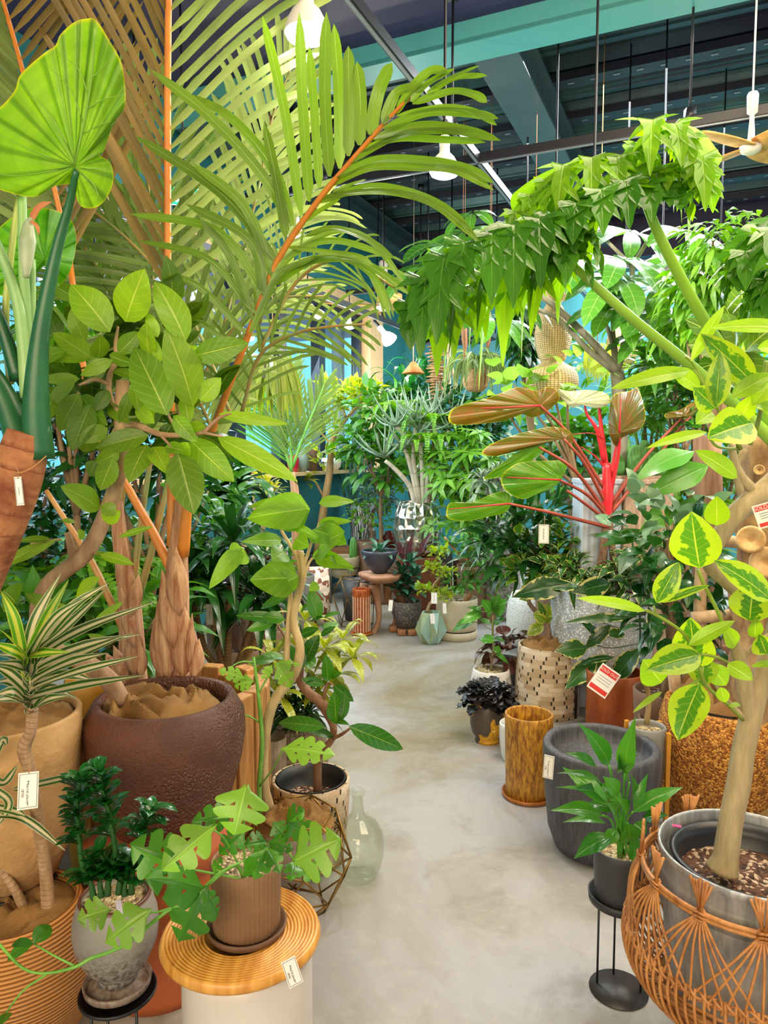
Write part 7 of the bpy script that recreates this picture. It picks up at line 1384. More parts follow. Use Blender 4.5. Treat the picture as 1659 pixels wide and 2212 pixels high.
# driftwood strand, macrame, wooden cone
c0, c1 = P(943, 752, 7.0), P(945, 872, 7.0); o = thing('driftwood_strand', c0, 'hanging strand of stacked driftwood pieces', 'driftwood strand'); mb = MB(); mb.tube([c0+Vector((0, 0, .1)), c1], .004, 6); part(mb, 'string', STR, o)
for i in range(22):
    p = c0.lerp(c1, i/21); a = R.uniform(-.5, .5); h_ = Vector((cos(a), sin(a), R.uniform(-.12, .12))); L = R.uniform(.06, .115); mb = MB(); mb.tube([p-h_*L, p-h_*L*.4+Vector((0, 0, .006)), p+h_*L*.5, p+h_*L], [.006, .013, .012, .005], 7, sub=2); part(mb, 'driftwood_piece', DW, o)
MAC = plain('#cdbb98', .9, c2='#b8a27c', ns=60, name='macrame_cord')
c0 = P(972, 738, 7.0); o = thing('macrame_hanger', c0, 'empty cream macrame cord hanger beside the driftwood strand', 'macrame hanger'); mb = MB()
for i in range(8): a = 2*pi*i/8; mb.tube([c0, c0+Vector((.035*cos(a), .035*sin(a), -.1)), c0+Vector((.02*cos(a), .02*sin(a), -.2)), c0+Vector((.07*cos(a), .07*sin(a), -.42)), c0+Vector((.02*cos(a), .02*sin(a), -.52))], .007, 6, sub=4)
part(mb, 'cords', MAC, o)
c0 = P(893, 796, 6.6); o = thing('wooden_cone_shade', c0, 'rough orange-brown wooden cone hanging from a cord', 'hanging cone'); mb = MB(); s_ = S(893, 796, 6.6); mb.lathe(c0, [(.0005, s_*15), (s_*5, s_*14), (s_*14, s_*2), (s_*24, -s_*10), (s_*22, -s_*11), (s_*10, s_*1), (.0005, s_*6)], 24, None, lambda a, z: 1+.1*sin(a*3)); part(mb, 'cone', bark('cone', '#b0622c', '#d88a4c', sc=20, bs=.4, stretch=(1, 1, 1)), o); mb = MB(); mb.tube([c0+Vector((0, 0, s_*14)), c0+Vector((0, 0, s_*90))], .005, 6); mb.tube([c0+Vector((0, 0, s_*90)), c0+Vector((0, 0, ZC(c0)-c0.z))], .0012, 5); part(mb, 'cord', MAC, o)
# spider plant in macrame basket
D = 5.6; c0 = P(1028, 812, D); s_ = S(1028, 812, D); o = thing('hanging_spider_plant', c0, 'striped spider plant in a banded bamboo basket hung by macrame straps', 'potted plant')
def bandm():
    t = NT('banded_bamboo'); v = t.obj(); z = t.n('ShaderNodeSeparateXYZ', {0: v}).outputs[2]; w = t.mth('FRACT', t.mth('MULTIPLY', z, 60.)); return t.out(t.pbr(t.mix(t.step(t.noise(20, t.scalev(v, (1, 1, 6)), 4), .35, .65), lin('#b07c48'), lin('#dcb07c')), .6, 0., t.bump(w, .5, .004)))
mb = MB(); mb.lathe(c0, [(.0005, -s_*34), (s_*16, -s_*33), (s_*26, -s_*22), (s_*30, -s_*5), (s_*28, s_*12), (s_*25, s_*12), (s_*25, s_*2), (.0005, s_*2)], 40); part(mb, 'basket', bandm(), o)
SPL = leafm('spider_plant', '#2a6a1c', '#3c8424', stripe='#b8c87c', rough=.35, tr=.25); mb = MB(); q = c0+Vector((0, 0, s_*14))
for i in range(75):
    a = R.uniform(0, 2*pi); h_ = Vector((cos(a), sin(a), 0)); l = s_*R.uniform(45, 80); u = R.uniform(.2, .9); ribbon(mb, [q, q+h_*l*.35+Vector((0, 0, l*u*.6)), q+h_*l*.75+Vector((0, 0, l*u*.35)), q+h_*l*.95-Vector((0, 0, l*R.uniform(.2, .9)))], s_*6, None, 'strap', .3, 2, 4)
part(mb, 'foliage', SPL, o)
for i in range(4):
    a = .6+i*pi/2; p = c0+Vector((s_*31*cos(a), s_*31*sin(a), s_*10)); tp = c0+Vector((s_*40*cos(a), s_*40*sin(a), s_*135)); mb = MB(); mb.tube([c0+Vector((0, 0, -s_*36)), c0+Vector((s_*28*cos(a), s_*28*sin(a), -s_*20)), p, p.lerp(tp, .4), p.lerp(tp, .5), p.lerp(tp, .9), tp], [.008, .008, .01, .01, .022, .022, .006], 7, sub=2, ell=.4); mb.tube([tp, Vector((tp.x, tp.y, ZC(tp)))], .0015, 5); part(mb, 'macrame_strap', plain('#a87850', .9, c2='#8a5c3c', ns=90, name='tan_macrame'), o)
# wicker gourd lamps
def wickm():
    t = NT('woven_wicker'); u, v, uvv = t.uv(); a = t.mth('FRACT', t.mth('MULTIPLY', u, 44.)); b_ = t.mth('FRACT', t.mth('MULTIPLY', v, 90.)); h = t.mth('MULTIPLY', t.mth('SINE', t.mth('MULTIPLY', a, pi)), t.mth('SINE', t.mth('MULTIPLY', b_, pi)))
    return t.out(t.pbr(t.mix(t.step(h, .05, .4), lin('#9c6a2c'), lin('#e8cc94')), .6, 0., t.bump(h, .8, .006)))
WK = wickm()
def gourd(px, d, ys, lab, rs, top):
    s_ = S(px, 750, d); c = P(px, ys[-1], d); z0 = c.z; Zt = P(px, ys[0], d).z; o = thing('wicker_gourd_lamp', c, lab, 'pendant lamp'); pr = [(.004, 0)]
    zz = [(P(px, y, d).z-z0, r*s_) for y, r in zip(ys, rs)][::-1]; pr = [(max(.004, r), z) for z, r in zz]; cc = [Vector((r, 0, z)) for r, z in pr]; q = cat(cc, 6); mb = MB(); mb.lathe(c, [(max(.002, p.x), p.z) for p in q], 44); part(mb, 'woven_shade', WK, o)
    mb = MB(); mb.tube([Vector((c.x, c.y, Zt)), Vector((c.x, c.y, ZC(c)))], .006, 6); part(mb, 'cord', M_BLACK, o)
gourd(1192, 4.6, [600, 610, 640, 655, 665, 700, 740, 775, 783, 800, 825, 850, 868], 'large pale wicker gourd-shaped lamp hanging in the middle right', [6, 22, 30, 16, 20, 36, 39, 28, 24, 48, 56, 46, 10], 3.3)
gourd(1345, 5.2, [640, 650, 672, 690, 720, 755, 785, 800], 'second wicker gourd lamp partly hidden by the money tree', [5, 20, 24, 14, 32, 34, 22, 6], 3.3)
c0 = P(1152, 770, 5.4); mb = MB(); s_ = S(1152, 770, 5.4); mb.lathe(c0, [(.0005, -s_*8), (s_*20, -s_*7), (s_*22, s_*10), (s_*20, s_*55), (s_*18, s_*55), (s_*19, s_*5), (.0005, s_*2)], 36); o = thing('hanging_wicker_basket', c0, 'tall narrow brown wicker basket with orange strap left of the gourd lamp', 'basket'); part(mb, 'basket', WK, o); mb = MB(); mb.tube([c0+Vector((s_*12, -s_*20, -s_*8)), c0+Vector((s_*10, -s_*22, s_*60)), c0+Vector((0, 0, s_*150))], .008, 6, sub=4); mb.tube([c0+Vector((0, 0, s_*150)), Vector((c0.x, c0.y, ZC(c0)))], .0015, 5); part(mb, 'strap', plain('#c0602c', .6), o)
c0 = P(1290, 780, 5.0); s_ = S(1290, 780, 5.0); o = thing('hanging_moss_plant', c0, 'yellow-green thready moss hanging beside the gourd lamp', 'hanging plant'); mb = MB()
for i in range(150):
    a = R.uniform(0, 2*pi); r_ = s_*26*sqrt(R.random()); p = c0+Vector((r_*cos(a), r_*sin(a), s_*R.uniform(10, 40))); ribbon(mb, [p, p+Vector((R.uniform(-.02, .02), 0, -s_*20)), p+Vector((R.uniform(-.03, .03), 0, -s_*R.uniform(40, 75)))], .006, None, 'strap', 0, 1, 3)
part(mb, 'threads', plain('#c4cc34', .7, c2='#a8b82c', ns=30), o); mb = MB(); mb.tube([c0+Vector((0, 0, s_*40)), Vector((c0.x, c0.y, ZC(c0)))], .003, 5); part(mb, 'cord', STR, o)
# ================================================================ the jungle behind
CLAY = plain('#8a6a54', .7, c2='#7a5c48', ns=6, name='brown_clay'); GPOT = plain('#7c7a76', .6, c2='#6c6a66', ns=6, name='grey_clay'); WPOT = plain('#c8c0b0', .5, c2='#b8ae9c', ns=6, name='pale_clay')
BR1 = bark('twiggy', '#6a5038', '#a08460', sc=20); BR2 = bark('grey_twig', '#7a7462', '#a8a08a', sc=20)
def tree(name, lab, px, py, d, heads, LM, kind, L, w, n, pm=CLAY, pr=.14, ph=.32, br=BR1, tr=.018, bx=None, droop=.3, rad=(.2, .2, .16), cat_='potted plant', floor=True, nu=2, nv=5):
    """plant: pot on the floor under (px,·), stems to each head (px,py,d offset), leaves round each head"""
    base = P(bx if bx is not None else px, 1200, d); base.z = 0
    o = thing(name, base, lab, cat_); pot(o, base, cyl(pr*.85, pr, ph), pm, .014, .04, 28); soil(o, base+Vector((0, 0, ph-.03)), pr*.86)
    mb = MB(); mf = MB(); t0 = base+Vector((0, 0, ph-.03)); hub = P(px, py, d); hub = t0.lerp(hub, .55)
    mb.tube([t0, t0.lerp(hub, .5)+Vector((R.uniform(-.04, .04), 0, 0)), hub], [tr*1.2, tr, tr*.85], 8, sub=4)
    for (x, y, dd) in heads:
        h_ = P(x, y, d+dd); mid = hub.lerp(h_, .5)+Vector((R.uniform(-.05, .05), 0, R.uniform(-.03, .06))); mb.tube([hub, mid, h_], [tr*.8, tr*.55, tr*.3], 6, sub=4)
        if kind == 'palm':
            for i in range(3): palmate(mf, h_+Vector((R.uniform(-1, 1)*rad[0]*.7, R.uniform(-1, 1)*rad[1]*.7, R.uniform(-.5, 1)*rad[2]*.6)), Vector((R.uniform(-.5, .5), -.4, 1)), 7, L, w, droop, 'lance', nv, nu)
            for i in range(n):
                p = h_+Vector((R.uniform(-1, 1)*rad[0], R.uniform(-1, 1)*rad[1], R.uniform(-.8, 1)*rad[2])); palmate(mf, p, (p-h_).normalized()*.7+Vector((0, -.2, .9)), 7, L, w, droop, 'lance', nv, nu)
        elif kind == 'rosette': rosette(mf, h_, n, L, w, -25, 75, droop, 'strap', nu=nu, sub=3)
        elif kind == 'fern':
            for i in range(n):
                a = R.uniform(0, 2*pi); v = Vector((cos(a), sin(a), 0)); u = R.uniform(.2, .8); frond(mf, [h_, h_+v*L*.4+Vector((0, 0, L*u*.5)), h_+v*L*.8+Vector((0, 0, L*u*.4)), h_+v*L-Vector((0, 0, L*.2))], 16, lambda s: w*(1.15-s), w*.3, 70, .1, shape='lance', sub=2, nu=1)
        else: bush(mf, h_, rad, n, L, w, kind, droop, .2, .25, nv, nu)
    part(mb, 'trunk', br, o); part(mf, 'foliage', LM, o); return o
FID = leafm('fiddle', '#34641c', '#5c8a24', vein='#c0cc5c', nv=5, slant=1.4, rough=.3, tr=.3, back='#7a9a3c'); PA = leafm('money_tree', '#2c7424', '#4c9a2c', vein='#9cc46c', nv=9, slant=.7, rough=.22, tr=.28); BF = leafm('bright_fern', '#56a81c', '#7cc428', rough=.4, tr=.4)
SG = leafm('silver_green', '#7a9478', '#9cb094', rough=.4, tr=.15); OL = leafm('olive_leaf', '#6a8a1c', '#94a42c', vein='#c4c860', rough=.35, tr=.35)
# ---- left side, behind the palm and ficus
tree('ferny_shrub', 'bright green ferny shrub low behind the ficus trunk', 200, 1230, 3.0, [(170, 1260, 0), (90, 1270, .1), (250, 1240, 0), (230, 1290, -.1), (300, 1260, .2)], BF, 'fern', .26, .09, 15, pr=.18)
tree('blue_leafed_shrub', 'dark blue-green shrub against the teal wall at the left', 80, 1100, 3.3, [(90, 1130, 0), (60, 1230, 0), (110, 1010, 0), (40, 1170, 0), (170, 1090, .2), (150, 1180, 0)], DG, 'oval', .13, .055, 55, bx=90, rad=(.2, .2, .2))
tree('round_leaf_shrub', 'broad-leaved green shrub under the striped dracaena leaves', 240, 1360, 2.8, [(230, 1350, 0), (280, 1310, 0), (150, 1330, 0), (300, 1380, 0), (60, 1350, -.2), (210, 1410, -.2)], MG, 'lance', .15, .055, 55, bx=230, ph=.3)
tree('strappy_palm', 'bushy strap-leaved plant between ficus leaves and alocasia', 150, 700, 3.0, [(150, 700, 0), (120, 790, 0), (190, 640, 0), (240, 720, 0), (60, 700, .2)], MG2, 'rosette', .34, .03, 26, bx=170, droop=.8)
tree('tall_dark_ficus', 'dark leafy plant deep in the shade behind the palm stems', 330, 1000, 3.2, [(300, 960, 0), (200, 980, 0), (350, 1050, 0), (150, 900, 0), (330, 850, .1), (240, 860, 0), (120, 940, 0), (400, 980, 0)], DG, 'lance', .16, .045, 70, bx=330)
tree('sand_wall_bush', 'bushy mid-green plant between the palm stems and the corn dracaena', 330, 1250, 3.4, [(330, 1200, 0), (380, 1270, 0), (340, 1330, 0), (250, 1160, .2), (420, 1150, .2), (450, 1060, .3)], MG, 'oval', .12, .05, 70, bx=340)
# ringed canes with dark corn-plant heads
d = 3.4; base = G(490, 1560); base = P(487, 1478, d); base.z = 0; o = thing('corn_dracaena', base, 'several ringed bare canes topped by dark drooping corn-plant leaves', 'potted plant'); zt = P(487, 1490, d).z
pot(o, base, cyl(.13, .16, zt), GPOT, .015, .04, 32); soil(o, base+Vector((0, 0, zt-.03)), .14); mb = MB(); mf = MB()
CT = bark('ringed_cane', '#6e4e30', '#b58a5c', ring=60, sc=20); k = 5.53; of = (400, 1120)
for q in ([(500, 1960), (420, 1820), (250, 1600), (150, 1250), (90, 900), (80, 720)], [(500, 1960), (450, 1750), (370, 1450), (345, 1150), (345, 880)], [(510, 1960), (510, 1500), (530, 1000), (560, 640), (575, 330)], [(530, 1960), (620, 1760), (720, 1500), (820, 1200), (860, 980)], [(540, 1950), (700, 1700), (880, 1380), (980, 1050), (990, 980)]):
    mb.tube([P(of[0]+x/k, of[1]+y/k, d) for x, y in q], [.022, .018, .017, .016, .015, .015][:len(q)], 9, sub=4)
    x, y = q[-1]; rosette(mf, P(of[0]+x/k, of[1]+y/k-8, d), 26, .34, .055, -35, 80, .8, 'lance', nu=4, sub=4)
part(mb, 'cane', CT, o); part(mf, 'foliage', DG, o); price_tag(452, 1305, d-.1, 15, 44, 'cream tag hanging on the second ringed cane', string=.02, big=False)
tree('rear_corn_plant', 'corn plant with broad arching dark leaves in front of the teal wall', 480, 1060, 4.6, [(470, 1075, 0), (500, 1130, 0), (440, 1010, .1), (520, 1040, 0)], DG, 'rosette', .42, .07, 26, bx=490, droop=.7, ph=.45, nu=4)
tree('dark_red_bromeliads', 'dark low plants with a few red leaves behind the canes', 520, 1290, 4.4, [(520, 1290, 0), (540, 1240, 0), (480, 1250, 0), (570, 1260, 0)], leafm('dark_mixed', '#1c3a1c', '#5a1c20', rough=.3, tr=.1), 'lance', .16, .05, 60, bx=520, ph=.3)
tree('small_song_plant', 'variegated small-leaved dracaena on a curved pale trunk by the sill', 560, 1050, 5.4, [(575, 1048, 0), (560, 1035, 0), (590, 1062, 0)], YG, 'rosette', .13, .022, 24, bx=565, ph=.5, tr=.02, br=bark('pale', '#a08060', '#d0b08c'))
tree('leaf_pile_by_bowl', 'low leafy plant under the wide beige bowl', 580, 1225, 4.9, [(560, 1225, 0), (600, 1215, 0), (530, 1210, 0)], MG, 'lance', .13, .04, 50, bx=575, ph=.3)
# window palm, ferns
rach = None
base = P(640, 1215, 5.9); base.z = 0; o = thing('kentia_palm', base, 'small palm with one upright fine-leaved frond in front of the window', 'potted plant'); pot(o, base, cyl(.12, .15, .5), GPOT, .014, .04, 28); soil(o, base+Vector((0, 0, .47)), .13)
mb = MB(); mb.tube([base+Vector((0, 0, .47)), P(638, 1080, 5.9), P(630, 1020, 5.9)], [.04, .035, .025], 10, sub=4); part(mb, 'trunk', SH, o)
for q in ([(630, 1020), (628, 950), (622, 860), (632, 790)], [(630, 1020), (600, 930), (560, 870), (520, 850)], [(632, 1010), (660, 930), (690, 860), (700, 830)]):
    ra = [P(x, y, 5.85) for x, y in q]; f4 = stem_and(ra, [.012, .01, .008, .005], MST, o); mb = MB(); frond(mb, ra, 30, lambda s: .46*(1.1-s*.75), .012, 42, .05, CAM-ra[0], .1, tipang=20, nu=1, sub=2); part(mb, 'leaflets', PF4 if q[3][0] != 520 else MG, f4)
base = P(590, 790, 5.0); o = thing('hanging_cactus_fern', base, 'hanging plant with long flat notched stems before the window', 'hanging plant'); mb = MB()
for i in range(46):
    a = R.uniform(0, 2*pi); v = Vector((cos(a), sin(a), 0)); l = R.uniform(.2, .42); ribbon(mb, [base, base+v*.1+Vector((0, 0, .04)), base+v*.17-Vector((0, 0, l*.5)), base+v*.19-Vector((0, 0, l))], .03, None, 'strap', .3, 2, 3)
part(mb, 'foliage', OL, o); mb = MB(); mb.lathe(base-Vector((0, 0, .08)), [(.0005, 0), (.07, 0), (.1, .08), (.095, .1), (.0005, .1)], 24); part(mb, 'pot', CLAY, o); mb = MB(); mb.tube([base, Vector((base.x, base.y, ZC(base)))], .003, 5); part(mb, 'cord', STR, o)
price_tag(586, 765, 4.85, 8, 26, 'pale tag above the hanging notched plant', string=.01, big=False)
# variegated ficus by window
base = P(684, 1215, 7.55); base.z = 0; o = thing('window_ficus', base, 'yellow-variegated ficus on a smooth tan trunk in front of the window', 'potted plant'); pot(o, base, cyl(.11, .13, .45), plain('#26262a', .5), .014, .04, 30); soil(o, base+Vector((0, 0, .42)), .17)
mb = MB(); D6 = 7.55
mb.tube([base+Vector((0, 0, .42)), P(702, 1080, D6), P(712, 1020, D6), P(716, 960, D6), P(726, 935, D6), P(748, 905, D6), P(770, 880, D6), P(790, 855, D6)], [.045, .04, .036, .03, .022, .018, .014, .01], 10, sub=4)
for q in ([(748, 905), (740, 880), (730, 860)], [(716, 960), (690, 930), (670, 900)], [(702, 1080), (680, 1040), (662, 1035)], [(716, 965), (730, 950), (725, 930)]): mb.tube([P(x, y, D6) for x, y in q], [.014, .01, .006], 7, sub=3)
part(mb, 'trunk', bark('tan', '#8a6a44', '#b8965c', sc=14), o); mb = MB()
for x, y, n, rr in ((735, 845, 44, .18), (790, 850, 46, .17), (715, 880, 22, .1), (715, 920, 22, .12), (700, 975, 14, .1), (765, 860, 30, .14), (655, 1040, 12, .1), (762, 985, 12, .07), (690, 1000, 10, .08), (810, 880, 16, .12)): bush(mb, P(x, y, D6), (rr, rr, rr*.7), n, .16, .065, 'oval', .2, .3, .3, 5, 2)
part(mb, 'foliage', leafm('window_ficus', '#4c8a1c', '#8cae1c', edge='#d4d834', vein='#c4d45c', rough=.35, tr=.4, thr=.7), o)
# papyrus-like reeds, corner plants
base = P(776, 1130, 8.3); base.z = .0; o = thing('tall_reeds', base, 'sheaf of thin grey-green reed stems rising in the corner', 'potted plant'); pot(o, base, cyl(.1, .13, .5), plain('#3c3a3c', .6, name='ridged_dark_pot'), .014, .04, 28); mb = MB()
for i in range(44):
    tp = P(R.uniform(690, 830), R.uniform(760, 1000), 8.3+R.uniform(-.2, .2)); b_ = base+Vector((R.uniform(-.07, .07), R.uniform(-.07, .07), .48)); mb.tube([b_, b_.lerp(tp, .5)+Vector((0, 0, .04)), tp], [.0055, .0045, .0015], 4, sub=3)
part(mb, 'reeds', plain('#4c7a5c', .5, c2='#38664c', ns=9), o)
tree('corner_shrub', 'dense dark green shrub in the corner right of the window', 820, 950, 7.2, [(800, 950, 0), (830, 920, 0), (800, 1010, 0), (840, 980, -.2), (780, 960, 0), (810, 890, 0), (830, 870, 0), (850, 1020, 0)], MG, 'oval', .17, .07, 55, bx=825, rad=(.25, .25, .22), ph=.4)
tree('ponytail_plant', 'dark arching strap-leaved plant against the back wall', 905, 860, 8.0, [(880, 850, 0), (930, 830, .1), (905, 880, 0), (860, 900, 0)], leafm('dark_arch', '#14502c', '#2a7038', rough=.3, tr=.2), 'rosette', .75, .04, 34, bx=905, droop=1.1, ph=.5)
tree('silver_leaf_plant', 'pale-veined dark leafy plant left of the silver pot', 820, 1065, 7.9, [(815, 1060, 0), (835, 1040, 0), (800, 1075, 0), (840, 1080, 0)], leafm('silvervein', '#3c5c54', '#6c8c7c', vein='#a8c0b0', nv=6, slant=1., rough=.3, tr=.1), 'lance', .2, .065, 26, bx=820, ph=.5, nu=4)
tree('thin_trailing_plant', 'thin trailing plant standing behind the cactus bowl', 800, 1110, 7.4, [(800, 1110, 0), (815, 1130, 0), (780, 1105, 0), (812, 1090, 0)], MG2, 'oval', .08, .035, 40, bx=800, ph=.6)
# centre: umbrella trees, small-leaved masses
tree('umbrella_tree', 'glossy umbrella tree with finger-like leaflets right of the tree aloe', 1010, 1000, 6.4, [(1000, 960, 0), (1030, 1010, 0), (990, 1030, 0), (1060, 990, 0), (1040, 1060, 0), (1000, 1080, -.1), (1070, 1050, .1), (960, 1010, .1), (980, 1120, 0), (1040, 1110, 0), (1080, 1000, .2)], MG2, 'palm', .17, .045, 7, bx=1020, ph=.5, rad=(.2, .18, .16))
tree('small_leaved_fig', 'small-leaved dark green fig mass above the umbrella tree', 1000, 880, 6.8, [(1000, 880, 0), (970, 860, 0), (1030, 900, 0), (1000, 920, 0), (960, 900, .1), (1060, 930, 0), (1075, 880, .2), (1040, 950, 0)], DG, 'oval', .09, .045, 110, bx=1010, ph=.5, rad=(.2, .2, .15))
tree('light_fern_tree', 'light green feathery plant left of the dark fig mass', 930, 930, 6.6, [(930, 920, 0), (900, 960, 0), (950, 960, 0), (925, 990, 0), (870, 890, .2)], BF, 'fern', .3, .08, 12, bx=930, ph=.5)
tree('air_plant_cluster', 'silver-grey curling air plants among the foliage', 1050, 1040, 5.0, [(1045, 1040, 0), (1060, 1060, 0), (1075, 1030, 0)], SG, 'rosette', .2, .02, 30, bx=1230, ph=.6, droop=1.)
tree('mid_filler_palm', 'drooping blade-leaved plant below the bronze leaf tips', 1110, 1130, 4.6, [(1100, 1130, 0), (1130, 1170, 0), (1080, 1200, 0), (1140, 1210, -.1), (1160, 1120, 0), (1090, 1160, 0)], DG, 'lance', .24, .055, 34, bx=1300, ph=.4, nu=4)
tree('pothos_mass', 'yellow-flecked trailing leaves around the cream tag', 1180, 1190, 4.4, [(1170, 1180, 0), (1210, 1200, 0), (1150, 1230, 0), (1190, 1240, 0), (1235, 1160, 0)], leafm('pothos', '#2c7a20', '#5c9a24', edge='#c8c84c', rough=.25, tr=.25, thr=.8), 'ovate', .11, .06, 38, bx=1330, ph=.4, nu=4)
tree('cream_pot_companion', 'thin twiggy plant beside the cream cylinder pot', 1060, 1250, 6.4, [(1050, 1240, 0), (1075, 1270, 0), (1040, 1280, 0), (1070, 1210, 0)], MG, 'lance', .12, .035, 26, bx=1065, ph=.25, pr=.1)
tree('climbing_leaf_mass', 'mixed green leaves behind the aloe stems', 900, 1050, 7.4, [(880, 1040, 0), (930, 1050, 0), (960, 1060, 0), (940, 1010, 0), (870, 1000, 0), (980, 1060, 0)], MG2, 'lance', .14, .05, 50, bx=905, ph=.5)
# right: money tree, gourd side foliage, fiddle-leaf fig, hanging ficus, cacti
base = P(1345, 1150, 4.45); base.z = 0; o = thing('money_tree', base, 'money tree with forking grey branches and large palmate leaves', 'potted plant'); pot(o, base, cyl(.17, .2, .5), CLAY, .014, .04, 32); soil(o, base+Vector((0, 0, .47)), .18); mb = MB(); D3 = 4.45
mb.tube([base+Vector((0, 0, .47)), P(1338, 980, D3), P(1338, 850, D3), P(1332, 800, D3)], [.06, .05, .045, .04], 12, sub=4)
for q, r in [([(1332, 800), (1290, 750), (1220, 680), (1160, 630), (1130, 605)], [.028, .024, .02, .017, .012]), ([(1325, 800), (1270, 755), (1200, 685), (1140, 665), (1100, 655)], [.02, .018, .014, .01, .007]), ([(1332, 800), (1345, 760), (1352, 690), (1362, 640), (1365, 580), (1350, 560), (1290, 500)], [.022, .02, .019, .018, .016, .012, .008]), ([(1365, 580), (1375, 560), (1400, 520), (1410, 512), (1470, 490)], [.015, .013, .011, .01, .007]), ([(1330, 800), (1322, 740), (1305, 690), (1295, 660)], [.016, .014, .012, .01]), ([(1335, 800), (1325, 720), (1322, 690)], [.014, .012, .01])]: mb.tube([P(x, y, D3-.1) for x, y in q], r, 9, sub=4)
part(mb, 'trunk', BR2, o); mb = MB()
for x, y, L in ((1335, 600, .3), (1410, 620, .3), (1300, 600, .26), (1480, 560, .3), (1345, 560, .28), (1440, 680, .24), (1360, 500, .25), (1480, 500, .26), (1100, 640, .22), (960, 530, .26), (930, 570, .26), (1000, 500, .24), (1050, 560, .24), (1020, 460, .16), (1330, 660, .25), (1400, 720, .22), (1260, 560, .25), (1380, 640, .26), (1060, 680, .2), (1080, 700, .18)):
    palmate(mb, P(x, y, D3-.15+R.uniform(-.2, .2)), Vector((R.uniform(-.4, .4), -.6, 1)), 7, L*1.2, L*.42, .55, 'obov', 7, 4)
part(mb, 'foliage', PA, o)
for q in ([(1130, 605), (1040, 560), (960, 540)],): mb = MB(); mb.tube([P(x, y, D3-.1) for x, y in q], [.012, .009, .006], 8, sub=4); part(mb, 'branch', BR2, o)
tree('weeping_fig', 'weeping fig with small pointed leaves at the upper right', 1540, 560, 3.6, [(1540, 520, 0), (1570, 570, 0), (1520, 600, 0), (1590, 640, 0), (1550, 680, 0), (1500, 640, .1), (1620, 570, 0), (1560, 620, 0), (1640, 700, .1), (1480, 700, .2), (1600, 520, 0)], MG2, 'lance', .1, .038, 75, bx=1560, ph=.5, rad=(.17, .15, .15), droop=.8)
base = P(1610, 1150, 2.9); base.z = 0; o = thing('fiddle_leaf_fig', base, 'fiddle-leaf fig with large olive rounded leaves at the right', 'potted plant'); pot(o, base, cyl(.17, .2, .5), GPOT, .014, .04, 32); soil(o, base+Vector((0, 0, .47)), .18)
mb = MB(); mb.tube([base+Vector((0, 0, .47)), P(1612, 900, 2.9), P(1605, 770, 2.9)], [.025, .02, .014], 8, sub=4); part(mb, 'trunk', BR1, o); mb = MB()
for b_, t, w in [((1602, 690), (1600, 605), 66), ((1600, 745), (1540, 680), 60), ((1598, 750), (1485, 745), 80), ((1600, 745), (1560, 650), 60), ((1605, 770), (1500, 800), 70), ((1610, 760), (1680, 700), 60), ((1600, 760), (1650, 840), 70), ((1600, 755), (1590, 840), 60), ((1590, 750), (1480, 690), 60), ((1612, 720), (1670, 640), 60)]: pxleaf(mb, 2.75, b_, t, w, (0, 0), 1, up=.3, jit=.3, nv=9, nu=6, wave=.03)
part(mb, 'foliage', FID, o)
tree('right_edge_mass', 'deep green leafy plant filling behind the lime ficus at the right', 1500, 850, 4.3, [(1450, 800, 0), (1490, 860, 0), (1500, 930, 0), (1460, 760, .1), (1440, 860, .2), (1520, 820, 0), (1420, 780, .2), (1550, 880, 0), (1560, 800, 0)], MG, 'lance', .15, .045, 60, bx=1480, ph=.5)
tree('spidery_papyrus', 'fine spidery umbrella leaves around the cacti', 1400, 860, 4.8, [(1380, 820, 0), (1420, 850, 0), (1440, 810, 0), (1360, 860, 0), (1400, 900, 0), (1450, 880, 0)], MG2, 'palm', .2, .014, 8, bx=1400, ph=.6, rad=(.14, .14, .12), droop=.2)
tree('leaves_left_of_gourd', 'trailing leafy plant hanging left of the gourd lamp', 1110, 720, 5.2, [(1120, 660, 0), (1110, 700, 0), (1125, 730, 0), (1130, 765, 0), (1120, 690, .1)], DG, 'oval', .1, .045, 60, bx=1200, ph=.5, rad=(.08, .08, .1), droop=1.1)
tree('heart_leaf_fig', 'heart-leaved green plant in front of the gourd lamp base', 1170, 820, 4.5, [(1110, 830, 0), (1190, 820, 0), (1150, 850, 0), (1230, 800, 0), (1080, 870, 0)], UM, 'ovate', .14, .1, 10, bx=1350, ph=.5, nu=4, nv=7)
d = 4.4; base = P(1370, 1100, d); base.z = P(1384, 1030, 4.3).z-.16; 
o = thing('cactus_group', base, 'group of ribbed upright cacti in a box behind the red plant', 'potted plant'); mb = MB(); mb.box(base+Vector((0, 0, .085)), (.17, .17, .082)); part(mb, 'planter_box', bark('weathered', '#8a7058', '#b59a80', sc=16, stretch=(3, 3, .1)), o, False)
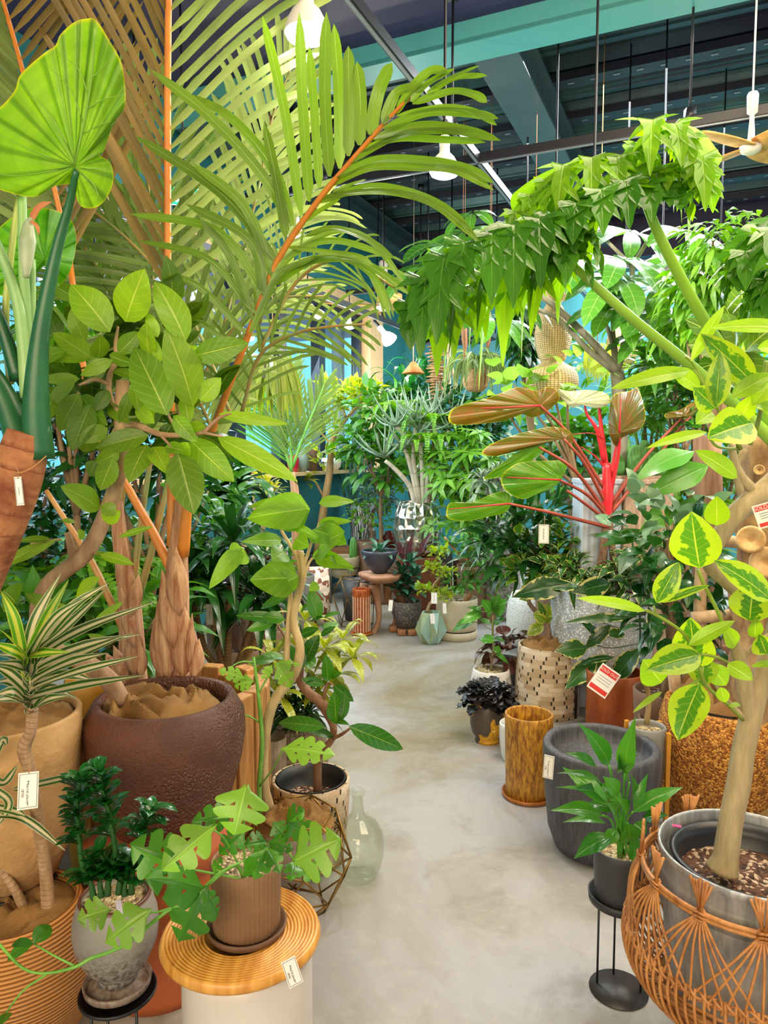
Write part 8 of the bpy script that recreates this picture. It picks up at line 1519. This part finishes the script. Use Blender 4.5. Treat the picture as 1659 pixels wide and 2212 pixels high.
for i, (x, y) in enumerate([(1350, 940), (1372, 960), (1392, 950), (1410, 975), (1335, 980), (1425, 990), (1365, 700)][:6]):
    q = P(x, y, d+R.uniform(-.08, .08)); mb = MB(); cactus(mb, Vector((q.x, q.y, base.z+.16)), .045, q.z-base.z-.16, 12); part(mb, 'cactus', CA, o)
tree('tall_green_backdrop', 'large mixed green foliage between gourd lamps and the back wall', 1230, 950, 5.9, [(1240, 930, 0), (1280, 960, 0), (1180, 940, 0), (1260, 1000, 0), (1210, 1040, 0), (1300, 920, 0), (1150, 1010, .1), (1290, 1040, 0)], MG, 'oval', .15, .07, 48, bx=1230, ph=.5)
tree('far_right_backdrop', 'dense foliage beyond the driftwood poles', 1560, 1000, 4.6, [(1480, 1000, 0), (1540, 960, 0), (1600, 880, 0), (1560, 1080, 0), (1470, 1100, 0), (1620, 1000, 0), (1500, 1180, 0), (1450, 1040, 0), (1640, 800, 0)], MG2, 'oval', .16, .07, 60, bx=1550, ph=.5, rad=(.28, .25, .25))
tree('dark_leaf_plant', 'dark thick-leaved plant between the speckled planter and the poles', 1460, 1270, 3.2, [(1450, 1230, 0), (1480, 1290, 0), (1430, 1320, 0), (1470, 1350, 0), (1440, 1170, 0)], DG, 'ovate', .13, .06, 30, bx=1460, ph=.3, nu=4)
tree('silvery_pothos', 'grey-green satin leaves in front of the weathered planter', 1440, 1140, 3.3, [(1430, 1100, 0), (1455, 1130, 0), (1410, 1160, 0), (1450, 1180, 0)], leafm('satin', '#5c8a5c', '#7ca47c', rough=.35, tr=.2), 'ovate', .13, .065, 14, bx=1445, ph=.4, nu=4)
tree('tree_by_back_wall', 'airy tree reaching toward the ceiling at the back right', 1450, 700, 6.0, [(1400, 720, 0), (1450, 760, 0), (1520, 720, 0), (1380, 800, 0), (1300, 780, 0), (1560, 760, 0), (1600, 700, 0), (1490, 640, 0)], MG, 'oval', .16, .06, 60, bx=1460, ph=.5, rad=(.35, .3, .28))
# small bright leaves near the climbing fig and under the ficus
tree('small_green_filler', 'low bright foliage behind the palm trunk bases', 250, 1310, 3.6, [(120, 1300, 0), (200, 1330, 0), (300, 1340, 0), (180, 1210, .1), (30, 1240, 0), (330, 1290, 0)], MG2, 'fern', .28, .07, 11, bx=240, ph=.25)
